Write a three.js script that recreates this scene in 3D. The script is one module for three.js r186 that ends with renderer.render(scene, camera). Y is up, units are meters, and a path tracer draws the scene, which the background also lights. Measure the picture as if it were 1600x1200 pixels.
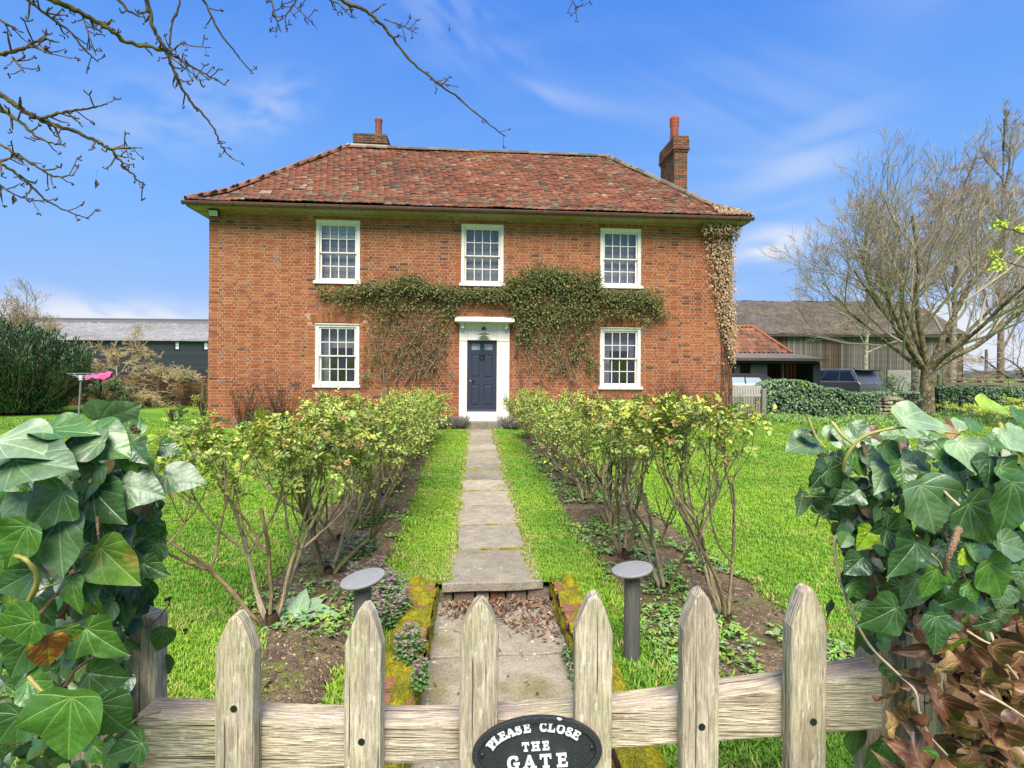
import * as THREE from 'three';
import { RoundedBoxGeometry } from 'three/addons/geometries/RoundedBoxGeometry.js';
import { mergeGeometries } from 'three/addons/utils/BufferGeometryUtils.js';
import { FontLoader } from 'three/addons/loaders/FontLoader.js';
import { TextGeometry } from 'three/addons/geometries/TextGeometry.js';

// ------------------------------------------------------------------ camera, sky, sun, exposure
const scene = new THREE.Scene();
const EYE = 1.39, YAW = THREE.MathUtils.degToRad(4), ROLL = THREE.MathUtils.degToRad(0.4), FPX = 800, CX = 800, CY = 585;
const camera = new THREE.PerspectiveCamera(2 * THREE.MathUtils.radToDeg(Math.atan(600 / FPX)), 4 / 3, 0.05, 3000);
camera.position.set(0, EYE, 0);
camera.rotation.order = 'YXZ';
camera.rotation.set(0, -YAW, ROLL);
camera.setViewOffset(1600, 1200, 0, 15, 1600, 1200);
const EXPO = 1.72;
const renderer = new THREE.WebGLRenderer({ antialias: true });
renderer.toneMapping = THREE.LinearToneMapping;
renderer.toneMappingExposure = EXPO;
renderer.shadowMap.enabled = true;

// seeded noise
function rng(seed) { let s = (seed * 2654435761) >>> 0; return () => { s = (s + 0x6d2b79f5) | 0; let t = Math.imul(s ^ (s >>> 15), 1 | s); t = (t + Math.imul(t ^ (t >>> 7), 61 | t)) ^ t; return ((t ^ (t >>> 14)) >>> 0) / 4294967296; }; }
function hash2(x, y) { let h = Math.imul(x, 374761393) + Math.imul(y, 668265263); h = Math.imul(h ^ (h >>> 13), 1274126177); return ((h ^ (h >>> 16)) >>> 0) / 4294967296; }
const wrapI = (a, n) => n ? ((a % n) + n) % n : a;
function vnoise(x, y, px = 0, py = px) { const ix = Math.floor(x), iy = Math.floor(y); let fx = x - ix, fy = y - iy; fx = fx * fx * (3 - 2 * fx); fy = fy * fy * (3 - 2 * fy); const a = hash2(wrapI(ix, px), wrapI(iy, py)), b = hash2(wrapI(ix + 1, px), wrapI(iy, py)), c = hash2(wrapI(ix, px), wrapI(iy + 1, py)), d = hash2(wrapI(ix + 1, px), wrapI(iy + 1, py)); return a + (b - a) * fx + (c - a) * fy + (a - b - c + d) * fx * fy; }
function fbm(x, y, oct = 4, px = 0, py = px) { let s = 0, a = 0.5, t = 0; for (let i = 0; i < oct; i++) { s += a * vnoise(x, y, px, py); t += a; a *= 0.5; x *= 2; y *= 2; px *= 2; py *= 2; } return s / t; }
const clamp = (x, a = 0, b = 1) => Math.min(b, Math.max(a, x)), lerp = (a, b, t) => a + (b - a) * t, sstep = (a, b, x) => { const t = clamp((x - a) / (b - a)); return t * t * (3 - 2 * t); };
const mix3 = (a, b, t) => [lerp(a[0], b[0], t), lerp(a[1], b[1], t), lerp(a[2], b[2], t)];
const lin = (c) => c <= 0.04045 ? c / 12.92 : ((c + 0.055) / 1.055) ** 2.4, lin3 = (r, g, b) => [lin(r / 255), lin(g / 255), lin(b / 255)];

// pixel of the photograph (1600 x 1200) -> ray, point at a depth, on a plane across the path, on level ground
const CAMR = [Math.cos(YAW), 0, Math.sin(YAW)], CAMF = [Math.sin(YAW), 0, -Math.cos(YAW)];
function ray(px, py) { const a = px - CX, b = py - CY, u = a * Math.cos(ROLL) + b * Math.sin(ROLL), v = -a * Math.sin(ROLL) + b * Math.cos(ROLL); return new THREE.Vector3(CAMR[0] * u / FPX + CAMF[0], -v / FPX, CAMR[2] * u / FPX + CAMF[2]); }
const P = (px, py, d) => ray(px, py).multiplyScalar(d).add(new THREE.Vector3(0, EYE, 0));
const F = (px, py, z) => { const r = ray(px, py); return r.multiplyScalar(z / r.z).add(new THREE.Vector3(0, EYE, 0)); };
const G = (px, py, y = 0) => { const r = ray(px, py); return r.multiplyScalar((y - EYE) / r.y).add(new THREE.Vector3(0, EYE, 0)); };

{ // sky: blue, paler towards the horizon, thin cirrus; the same all round
  const W = 1536, H = 768, data = new Float32Array(W * H * 4), d = new THREE.Vector3();
  const zen = lin3(50, 104, 214), mid = lin3(86, 148, 243), low = lin3(128, 184, 255), hor = lin3(186, 212, 250), white = [0.84, 0.88, 0.96];
  for (let j = 0; j < H; j++) for (let i = 0; i < W; i++) {
    const el = ((j + 0.5) / H - 0.5) * Math.PI, az = ((i + 0.5) / W - 0.5) * 2 * Math.PI;
    const y = Math.sin(el), x = Math.cos(az) * Math.cos(el), z = Math.sin(az) * Math.cos(el);
    const e = Math.max(0, el * 180 / Math.PI);
    let c = e < 6 ? mix3(hor, low, e / 6 * 0.5) : e < 16 ? mix3(mix3(hor, low, 0.5), low, (e - 6) / 10) : e < 34 ? mix3(low, mid, (e - 16) / 18) : mix3(mid, zen, clamp((e - 34) / 50));
    // cirrus: stretched noise on a high layer
    const k = 1 / (Math.max(y, 0) + 0.12), qx = x * k, qz = z * k, s = Math.sin(0.5), co = Math.cos(0.5), ra = qx * co + qz * s, rb = -qx * s + qz * co;
    const warp = fbm(qx * 1.3 + 7, qz * 1.3 + 3, 3) - 0.5;
    let cl = sstep(0.50, 0.86, fbm(ra * 0.9 + warp * 1.6 + 20, rb * 3.4 + warp * 2 + 11, 5)) * 0.03 + sstep(0.52, 0.95, fbm(ra * 3 + 50, rb * 9 + warp * 4, 4)) * 0.04;
    // the few clouds that the photograph shows, by bearing and height in degrees
    const fx = x * CAMF[0] + z * CAMF[2], rx = x * CAMR[0] + z * CAMR[2], be = Math.atan2(rx, fx) * 180 / Math.PI;
    const puff = (b0, e0, sb, se, tilt, amp, f) => { const u = be - b0, v = (el * 180 / Math.PI - e0) - tilt * u; const g = Math.exp(-(u * u) / (sb * sb) - (v * v) / (se * se)); if (g < 0.01) return 0; const w = fbm(be * f + v * 0.3, v * f * 2.2 + be * 0.1, 4); return amp * g * sstep(0.25, 0.7, w); };
    cl += puff(0.5, 29.2, 11, 1.0, -0.2, 0.30, 0.16) + puff(26, 21, 9, 5, 0.2, 0.14, 0.1) + puff(-5, 32.5, 8, 1.8, -0.25, 0.16, 0.3) + puff(-9, 36, 8, 1.6, -0.2, 0.16, 0.5) + puff(26.0, 12.2, 4.2, 1.9, 0.35, 1.1, 0.22) + puff(29, 19, 6, 4, 0.5, 0.30, 0.16) + puff(24, 26, 10, 4, -0.2, 0.14, 0.16) + puff(-38, 4.6, 16, 1.7, 0, 0.9, 0.3) + puff(-26, 25, 4, 2.4, 0.4, 0.3, 0.5) + puff(-36, 22, 8, 3.5, 0.3, 0.22, 0.4) + puff(41, 5, 8, 4, 0, 0.9, 0.2) + puff(44, 34, 9, 4, 0.1, 0.4, 0.2);
    cl += sstep(8, 0, e) * 0.55 * (0.6 + 0.8 * fbm(be * 0.15 + 40, e * 0.5, 3));
    cl = Math.max(cl, 0.62 * sstep(40, 66, e) * (0.75 + 0.5 * fbm(qx * 2 + 60, qz * 2, 4)));   // added white veil above the view, cuts the blue of the shade
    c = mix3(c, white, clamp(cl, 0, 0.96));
    const o = (j * W + i) * 4; data[o] = c[0] / EXPO; data[o + 1] = c[1] / EXPO; data[o + 2] = c[2] / EXPO; data[o + 3] = 1;
  }
  const t = new THREE.DataTexture(data, W, H, THREE.RGBAFormat, THREE.FloatType);
  t.mapping = THREE.EquirectangularReflectionMapping; t.magFilter = THREE.LinearFilter; t.needsUpdate = true;
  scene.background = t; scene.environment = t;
}
const sun = new THREE.DirectionalLight(new THREE.Color(1.0, 0.935, 0.84), 4.6);
sun.position.set(-3, 60, 35); sun.target.position.set(0, 0, -10);
sun.castShadow = true; sun.shadow.radius = 75; sun.shadow.mapSize.set(4096, 4096);
Object.assign(sun.shadow.camera, { left: -45, right: 45, top: 45, bottom: -45, near: 1, far: 160 });
scene.add(sun, sun.target);

// ------------------------------------------------------------------ helpers
const V = (x, y, z) => new THREE.Vector3(x, y, z);
const used = {};
const numbered = (n) => { const k = (used[n] = (used[n] ?? -1) + 1); return k ? n + '_' + String(k).padStart(3, '0') : n; };
function meta(o, label, category, group, kind) { if (label) o.userData.label = label; if (category) o.userData.category = category; if (group) o.userData.group = group; if (kind) o.userData.kind = kind; return o; }
function thing(name, label, category, pos = V(0, 0, 0), group) { const o = new THREE.Group(); o.name = numbered(name); o.position.copy(pos); scene.add(o); return meta(o, label, category, group); }
function mesh(name, geo, mat, parent = scene, kind) { const m = new THREE.Mesh(geo, mat); m.name = parent === scene ? numbered(name) : name; m.castShadow = m.receiveShadow = true; parent.add(m); if (kind) m.userData.kind = kind; return m; }
function instanced(name, geo, mat, mats, cols, parent, kind = 'stuff') {
  const m = new THREE.InstancedMesh(geo, mat, mats.length); m.name = parent === scene ? numbered(name) : name; const c = new THREE.Color();
  mats.forEach((x, i) => { m.setMatrixAt(i, x); if (cols) m.setColorAt(i, c.setRGB(...cols[i])); });
  m.castShadow = m.receiveShadow = true; m.userData.kind = kind; parent.add(m); return m;
}
const tmpQ = new THREE.Quaternion(), tmpE = new THREE.Euler();
const M4 = (x, y, z, rx = 0, ry = 0, rz = 0, sx = 1, sy = sx, sz = sx) => new THREE.Matrix4().compose(V(x, y, z), new THREE.Quaternion().setFromEuler(new THREE.Euler(rx, ry, rz, 'YXZ')), V(sx, sy, sz));
// a mesh under construction: positions, normals, uv in metres, vertex colours
class MB {
  constructor() { this.p = []; this.n = []; this.u = []; this.c = []; this.i = []; }
  get nv() { return this.p.length / 3; }
  v(x, y, z, nx, ny, nz, u, v, c) { this.p.push(x, y, z); this.n.push(nx, ny, nz); this.u.push(u, v); this.c.push(c[0], c[1], c[2]); return this.nv - 1; }
  tri(a, b, c, col = [1, 1, 1]) { const ux = b.x - a.x, uy = b.y - a.y, uz = b.z - a.z, vx = c.x - a.x, vy = c.y - a.y, vz = c.z - a.z; let nx = uy * vz - uz * vy, ny = uz * vx - ux * vz, nz = ux * vy - uy * vx; const l = Math.hypot(nx, ny, nz) || 1; nx /= l; ny /= l; nz /= l; const k = this.v(a.x, a.y, a.z, nx, ny, nz, 0, 0, col); this.v(b.x, b.y, b.z, nx, ny, nz, 1, 0, col); this.v(c.x, c.y, c.z, nx, ny, nz, 0.5, 1, col); this.i.push(k, k + 1, k + 2); }
  quad(a, b, c, d, col = [1, 1, 1], uv) { const n = V().subVectors(b, a).cross(V().subVectors(d, a)).normalize(); const L = a.distanceTo(b), H = a.distanceTo(d); uv = uv ?? [0, 0]; const k = this.v(a.x, a.y, a.z, n.x, n.y, n.z, uv[0], uv[1], col); this.v(b.x, b.y, b.z, n.x, n.y, n.z, uv[0] + L, uv[1], col); this.v(c.x, c.y, c.z, n.x, n.y, n.z, uv[0] + L, uv[1] + H, col); this.v(d.x, d.y, d.z, n.x, n.y, n.z, uv[0], uv[1] + H, col); this.i.push(k, k + 1, k + 2, k, k + 2, k + 3); }
  add(g, m, col) { const k = this.nv, q = g.attributes, nm = new THREE.Matrix3(); if (m) nm.getNormalMatrix(m); const a = V(), b = V(); for (let i = 0; i < q.position.count; i++) { a.fromBufferAttribute(q.position, i); b.fromBufferAttribute(q.normal, i); if (m) { a.applyMatrix4(m); b.applyMatrix3(nm).normalize(); } const cc = col ?? (q.color ? [q.color.getX(i), q.color.getY(i), q.color.getZ(i)] : [1, 1, 1]); this.v(a.x, a.y, a.z, b.x, b.y, b.z, q.uv ? q.uv.getX(i) : 0, q.uv ? q.uv.getY(i) : 0, cc); } if (g.index) for (let i = 0; i < g.index.count; i++) this.i.push(k + g.index.getX(i)); else for (let i = 0; i < q.position.count; i++) this.i.push(k + i); return this; }
  box(x0, x1, y0, y1, z0, z1, col, bev = 0) { return this.add(boxUV(x1 - x0, y1 - y0, z1 - z0, bev), M4((x0 + x1) / 2, (y0 + y1) / 2, (z0 + z1) / 2), col); }
  bar(a, b, w, h, col, bev = 0) { const d = V().subVectors(b, a), L = d.length(), m = new THREE.Matrix4(); d.normalize(); const up = Math.abs(d.y) > 0.95 ? V(0, 0, 1) : V(0, 1, 0), s = V().crossVectors(d, up).normalize(), t = V().crossVectors(s, d); m.makeBasis(d, t, s).setPosition(V().addVectors(a, b).multiplyScalar(0.5)); return this.add(boxUV(L, h, w, bev), m, col); }
  tube(pts, rad, sides = 5, col = [1, 1, 1], cap = true) {
    const n = pts.length; let nrm = null; const k0 = this.nv; let len = 0; const circ = 2 * Math.PI * (typeof rad === 'number' ? rad : rad[0]);
    for (let j = 0; j < n; j++) {
      const t = V().subVectors(pts[Math.min(n - 1, j + 1)], pts[Math.max(0, j - 1)]).normalize();
      if (!nrm) { nrm = Math.abs(t.y) < 0.9 ? V(0, 1, 0) : V(1, 0, 0); }
      nrm = nrm.clone().addScaledVector(t, -nrm.dot(t)).normalize(); const bi = V().crossVectors(t, nrm), r = typeof rad === 'number' ? rad : rad[j];
      if (j) len += pts[j].distanceTo(pts[j - 1]);
      for (let s = 0; s <= sides; s++) { const a = s / sides * Math.PI * 2, cx = Math.cos(a), sx = Math.sin(a), nx = nrm.x * cx + bi.x * sx, ny = nrm.y * cx + bi.y * sx, nz = nrm.z * cx + bi.z * sx; this.v(pts[j].x + nx * r, pts[j].y + ny * r, pts[j].z + nz * r, nx, ny, nz, s / sides * circ, len, Array.isArray(col[0]) ? col[j] : col); }
    }
    for (let j = 0; j < n - 1; j++) for (let s = 0; s < sides; s++) { const a = k0 + j * (sides + 1) + s, b = a + sides + 1; this.i.push(a, a + 1, b, a + 1, b + 1, b); }
    if (cap) { const e = k0 + (n - 1) * (sides + 1); for (let s = 1; s < sides - 1; s++) this.i.push(e, e + s, e + s + 1); for (let s = 1; s < sides - 1; s++) this.i.push(k0, k0 + s + 1, k0 + s); }
    return this;
  }
  // small folded leaf: four triangles about a midrib
  leaf(pos, dir, nor, len, wid, col, fold = 0.25) { const s = V().crossVectors(dir, nor).normalize(), up = V().crossVectors(s, dir).normalize(); const m = pos.clone().addScaledVector(dir, len * 0.45), tip = pos.clone().addScaledVector(dir, len).addScaledVector(up, -len * 0.12), l = m.clone().addScaledVector(s, wid / 2).addScaledVector(up, wid * fold), r = m.clone().addScaledVector(s, -wid / 2).addScaledVector(up, wid * fold); this.tri(pos, l, m, col); this.tri(m, l, tip, col); this.tri(pos, m, r, col); this.tri(m, r, tip, col); }
  leafRound(pos, dir, nor, len, wid, col, fold = 0.2) { const s = V().crossVectors(dir, nor).normalize(), up = V().crossVectors(s, dir).normalize(), at = (t, w) => pos.clone().addScaledVector(dir, len * t).addScaledVector(s, w * wid / 2).addScaledVector(up, Math.abs(w) * wid * fold - len * 0.16 * t * t); const m = [0, 0.22, 0.55, 0.84, 1].map((t) => at(t, 0)); for (const g of [1, -1]) { const e = [at(0.22, 0.78 * g), at(0.55, g), at(0.84, 0.55 * g)]; this.tri(m[0], e[0], m[1], col); this.tri(m[1], e[0], e[1], col); this.tri(m[1], e[1], m[2], col); this.tri(m[2], e[1], e[2], col); this.tri(m[2], e[2], m[3], col); this.tri(m[3], e[2], m[4], col); } }
  geo() { const g = new THREE.BufferGeometry(); g.setAttribute('position', new THREE.Float32BufferAttribute(this.p, 3)); g.setAttribute('normal', new THREE.Float32BufferAttribute(this.n, 3)); g.setAttribute('uv', new THREE.Float32BufferAttribute(this.u, 2)); g.setAttribute('color', new THREE.Float32BufferAttribute(this.c, 3)); g.setIndex(this.i); return g; }
  build(name, mat, parent, kind) { return mesh(name, this.geo(), mat, parent, kind); }
}
// box with uv in metres (the long axis of each face along u), chamfered when bev > 0
function boxUV(sx, sy, sz, bev = 0) {
  const g = bev ? new RoundedBoxGeometry(sx, sy, sz, 1, Math.min(bev, sx / 2.1, sy / 2.1, sz / 2.1)) : new THREE.BoxGeometry(sx, sy, sz), p = g.attributes.position, n = g.attributes.normal, u = g.attributes.uv;
  const long = sx >= sy && sx >= sz ? 0 : sy >= sz ? 1 : 2;
  for (let i = 0; i < p.count; i++) { const a = [Math.abs(n.getX(i)), Math.abs(n.getY(i)), Math.abs(n.getZ(i))], ax = a[0] > a[1] && a[0] > a[2] ? 0 : a[1] > a[2] ? 1 : 2, q = [p.getX(i), p.getY(i), p.getZ(i)], o = [0, 1, 2].filter((k) => k !== ax); const first = o.includes(long) ? long : o[0], second = o.find((k) => k !== first); u.setXY(i, q[first] + ax * 0.37, q[second] + ax * 0.53); }
  return g;
}
// ---- computed textures (they carry colour, grain and wear; the pale ivy leaf also sheen)
function texture(W, H, fn, srgb = true) { const d = new Uint8Array(W * H * 4); for (let j = 0; j < H; j++) for (let i = 0; i < W; i++) { const c = fn((i + 0.5) / W, (j + 0.5) / H), o = (j * W + i) * 4; if (typeof c === 'number') { d[o] = d[o + 1] = d[o + 2] = clamp(c) * 255; } else { d[o] = clamp(c[0]) * 255; d[o + 1] = clamp(c[1]) * 255; d[o + 2] = clamp(c[2]) * 255; } d[o + 3] = 255; } const t = new THREE.DataTexture(d, W, H, THREE.RGBAFormat); t.wrapS = t.wrapT = THREE.RepeatWrapping; t.magFilter = THREE.LinearFilter; t.minFilter = THREE.LinearMipmapLinearFilter; if (srgb) t.colorSpace = THREE.SRGBColorSpace; t.needsUpdate = true; return t; }
const rep = (t, x, y = x) => { const c = t.clone(); c.repeat.set(1 / x, 1 / y); c.needsUpdate = true; return c; };   // one repeat per x by y metres
const std = (o) => new THREE.MeshStandardMaterial({ roughness: 0.85, side: THREE.DoubleSide, ...o });
const rgb = (r, g, b) => new THREE.Color().setRGB(r, g, b);
const grainT = texture(256, 256, (u, v) => { const f = fbm(u * 16, v * 16, 4, 16), s = hash2(Math.floor(u * 256), Math.floor(v * 256)); return 0.80 + 0.28 * (f - 0.5) + 0.10 * (s - 0.5); });
const bumpT = texture(256, 256, (u, v) => fbm(u * 24, v * 24, 4, 24), false);
const barkT = texture(256, 256, (u, v) => { const f = fbm(u * 12, v * 5, 5, 12, 5), k = fbm(u * 40, v * 14, 3, 40, 14), m = sstep(0.58, 0.72, fbm(u * 6 + 3, v * 6 + 9, 4, 6)); const b = 0.80 + 0.6 * (f - 0.5) + 0.4 * (k - 0.5); return mix3([b * 0.98, b * 0.93, b * 0.86], [0.82, 0.86, 0.66], m * 0.55); });
const MAT = {
  brick: std({ map: rep(grainT, 0.5), bumpMap: rep(bumpT, 0.25), bumpScale: 0.004, roughness: 0.92 }),
  mortar: std({ color: rgb(0.64, 0.40, 0.235), map: rep(grainT, 0.7), roughness: 0.95 }),
  tile: std({ map: rep(grainT, 0.35), bumpMap: rep(bumpT, 0.2), bumpScale: 0.005, roughness: 0.93 }),
  white: std({ color: rgb(0.82, 0.765, 0.665), roughness: 0.5, map: rep(texture(128, 128, (u, v) => 0.96 + 0.08 * (fbm(u * 12, v * 12, 4, 12) - 0.5)), 0.8) }),
  cream: std({ color: rgb(0.60, 0.455, 0.39), roughness: 0.6, map: rep(grainT, 1.2) }),
  navy: std({ color: rgb(0.030, 0.035, 0.055), roughness: 0.38 }),
  black: std({ color: rgb(0.012, 0.012, 0.014), roughness: 0.45 }),
  vc: std({ vertexColors: true, roughness: 0.8 }),
  leafy: new THREE.MeshPhysicalMaterial({ vertexColors: true, roughness: 0.55, side: THREE.DoubleSide }),
  bark: std({ vertexColors: true, map: rep(barkT, 0.35, 0.5), bumpMap: rep(barkT, 0.35, 0.5), bumpScale: 0.012, roughness: 0.95 }),
  glass: new THREE.MeshPhysicalMaterial({ color: 0xffffff, transmission: 1, thickness: 0, roughness: 0.02, ior: 1.75, side: THREE.DoubleSide }),
};
// ------------------------------------------------------------------ the farmhouse
const HX0 = -6.70, HX1 = 6.85, HZ0 = -13.33, HZ1 = -18.6, EAVE = 5.46;
const house = thing('brick_house', 'two-storey red brick farmhouse with hipped tile roof and five white sash windows', 'house');
const WIN = [[-4.09, -2.99, 3.66, 5.28], [-0.41, 0.69, 3.67, 5.27], [3.25, 4.35, 3.68, 5.26], [-4.09, -2.99, 1.02, 2.64], [3.26, 4.36, 1.01, 2.64]];
const DOOR = [-0.44, 0.86, 0, 2.73];
const HOLES = [...WIN, DOOR];
{ // wall core (the mortar behind the brick faces), with the openings cut through
  const s = new THREE.Shape([[HX0, 0], [HX1, 0], [HX1, EAVE], [HX0, EAVE]].map((q) => new THREE.Vector2(...q)));
  for (const [a, b, c, d] of HOLES) s.holes.push(new THREE.Path([[a, Math.max(c, 0.001)], [a, d], [b, d], [b, Math.max(c, 0.001)]].map((q) => new THREE.Vector2(...q))));
  const g = new THREE.ExtrudeGeometry(s, { depth: 0.3, bevelEnabled: false }); g.translate(0, 0, HZ0 - 0.3);
  const b = new MB(); b.add(g);
  b.box(HX0, HX0 + 0.3, 0, EAVE, HZ1, HZ0 - 0.301); b.box(HX1 - 0.3, HX1, 0, EAVE, HZ1, HZ0 - 0.301); b.box(HX0 + 0.301, HX1 - 0.301, 0, EAVE, HZ1, HZ1 + 0.3); b.box(HX0 + 0.31, HX1 - 0.31, 5.3, 5.4, HZ1 + 0.31, HZ0 - 0.31); b.box(HX0 + 0.31, HX1 - 0.31, 2.7, 2.9, HZ1 + 0.31, HZ0 - 0.31);
  b.build('wall', MAT.mortar, house);
}
{ // bricks in Flemish bond, proud of the mortar
  const R = rng(11), CH = 0.0745, J = 0.0165, geo = new RoundedBoxGeometry(1, 1, 1, 1, 0.03);
  const pal = [[0.54, 0.155, 0.052], [0.51, 0.142, 0.048], [0.55, 0.185, 0.060], [0.49, 0.136, 0.048], [0.45, 0.122, 0.047], [0.40, 0.110, 0.050], [0.55, 0.205, 0.075]];
  const col = (h) => { const r = R(); let c; if (h && r < 0.035) c = [0.22, 0.20, 0.19]; else if (r < 0.05) c = [0.16, 0.085, 0.065]; else c = pal[Math.floor(Math.pow(R(), 1.7) * pal.length)]; const k = 0.87 + 0.26 * R(); return [c[0] * k, c[1] * k, c[2] * k]; };
  const arch = (x, y) => WIN.some(([a, b, c, d]) => y > d && y < d + 0.24 && x > a - 0.10 - (y - d) * 0.45 && x < b + 0.10 + (y - d) * 0.45);
  const blocked = (x0, x1, y) => HOLES.some(([a, b, c, d]) => x1 > a + 0.004 && x0 < b - 0.004 && y > c - 0.03 && y < d + 0.03);
  const mats = [], cols = [], single = [];
  const face = (x0, x1, put, front) => {
    for (let r = 0; r * CH < EAVE - 0.06; r++) {
      const y = r * CH + CH / 2; let x = x0 + (r % 2 ? -0.06 : 0), k = r % 2;
      while (x < x1) {
        const head = k++ % 2 === 1, w = (head ? 0.1125 : 0.225) * (0.985 + 0.03 * R()); let a = Math.max(x, x0), b = Math.min(x + w, x1); x += w;
        if (b - a < 0.045) continue;
        if (front) { // cut at the openings
          for (const [ha, hb, hc, hd] of HOLES) if (y > hc - 0.03 && y < hd + 0.03) { if (a < ha && b > ha) b = ha; if (a < hb && b > hb) a = hb; }
          if (b - a < 0.03 || blocked(a, b, y) || arch((a + b) / 2, y)) continue;
        }
        const out = 0.003 + 0.007 * R(), m = put((a + b) / 2, y + (R() - 0.5) * 0.004, b - a - J, CH - J * (0.9 + 0.3 * R()), out), pt = 0.80 + 0.42 * fbm(a * 0.7 + 3, y * 0.9 + 8, 4), rd = 0.9 + 0.22 * fbm(a * 0.5 + 31, y * 1.3, 3), c = col(head).map((v, i) => v * pt * (i ? rd : 1));
        if (front && a < -4.5 && y > 2.1 && y < 4.9 && b - a > 0.2) single.push([m, c]); else { mats.push(m); cols.push(c); }
      }
    }
  };
  face(HX0, HX1, (x, y, w, h, o) => M4(x, y, HZ0 + o / 2 - 0.02, 0, 0, (R() - 0.5) * 0.012, w, h, o + 0.04), true);
  face(HZ1, HZ0, (z, y, w, h, o) => M4(HX0 - o / 2 + 0.02, y, z, 0, 0, 0, o + 0.04, h, w), false);
  face(HZ1, HZ0, (z, y, w, h, o) => M4(HX1 + o / 2 - 0.02, y, z, 0, 0, 0, o + 0.04, h, w), false);
  const brickMats = []; for (let k = 0; k < 14; k++) { const c = col(k % 5 === 4), m = MAT.brick.clone(); m.color.setRGB(...c); brickMats.push(m); }
  single.forEach(([m, c], i) => { if (i < 290) { const b = mesh('brick', geo, brickMats[Math.floor(R() * 14)], house); b.applyMatrix4(m); } else { mats.push(m); cols.push(c); } });
  instanced('brickwork', geo, MAT.brick, mats, cols, house);
  // gauged brick arches over the windows
  for (const [a, b, c, d] of WIN) {
    const ms = [], cs = [], n = 19, xc = (a + b) / 2, up = d < 3 ? 0.05 : 0.02;
    for (let k = 0; k < n; k++) {
      const t = (k + 0.5) / n - 0.5, lean = -t * 0.62, w = (b - a + 0.2) / n, H = Math.min(0.225, EAVE - 0.06 - d), x = xc + t * (b - a + 0.12) + Math.sin(-lean) * H / 2, y = d + 0.012 + H / 2 + up * (1 - 4 * t * t) * 0.6;
      ms.push(M4(x, y, HZ0 - 0.004, 0, 0, lean, w * 0.94, H, 0.05)); const q = 0.85 + 0.3 * R(); cs.push(R() < 0.3 ? [0.42 * q, 0.13 * q, 0.05 * q] : [0.52 * q, 0.20 * q, 0.07 * q]);
    }
    instanced('brick_arch', geo, MAT.brick, ms, cs, house);
  }
}
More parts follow.
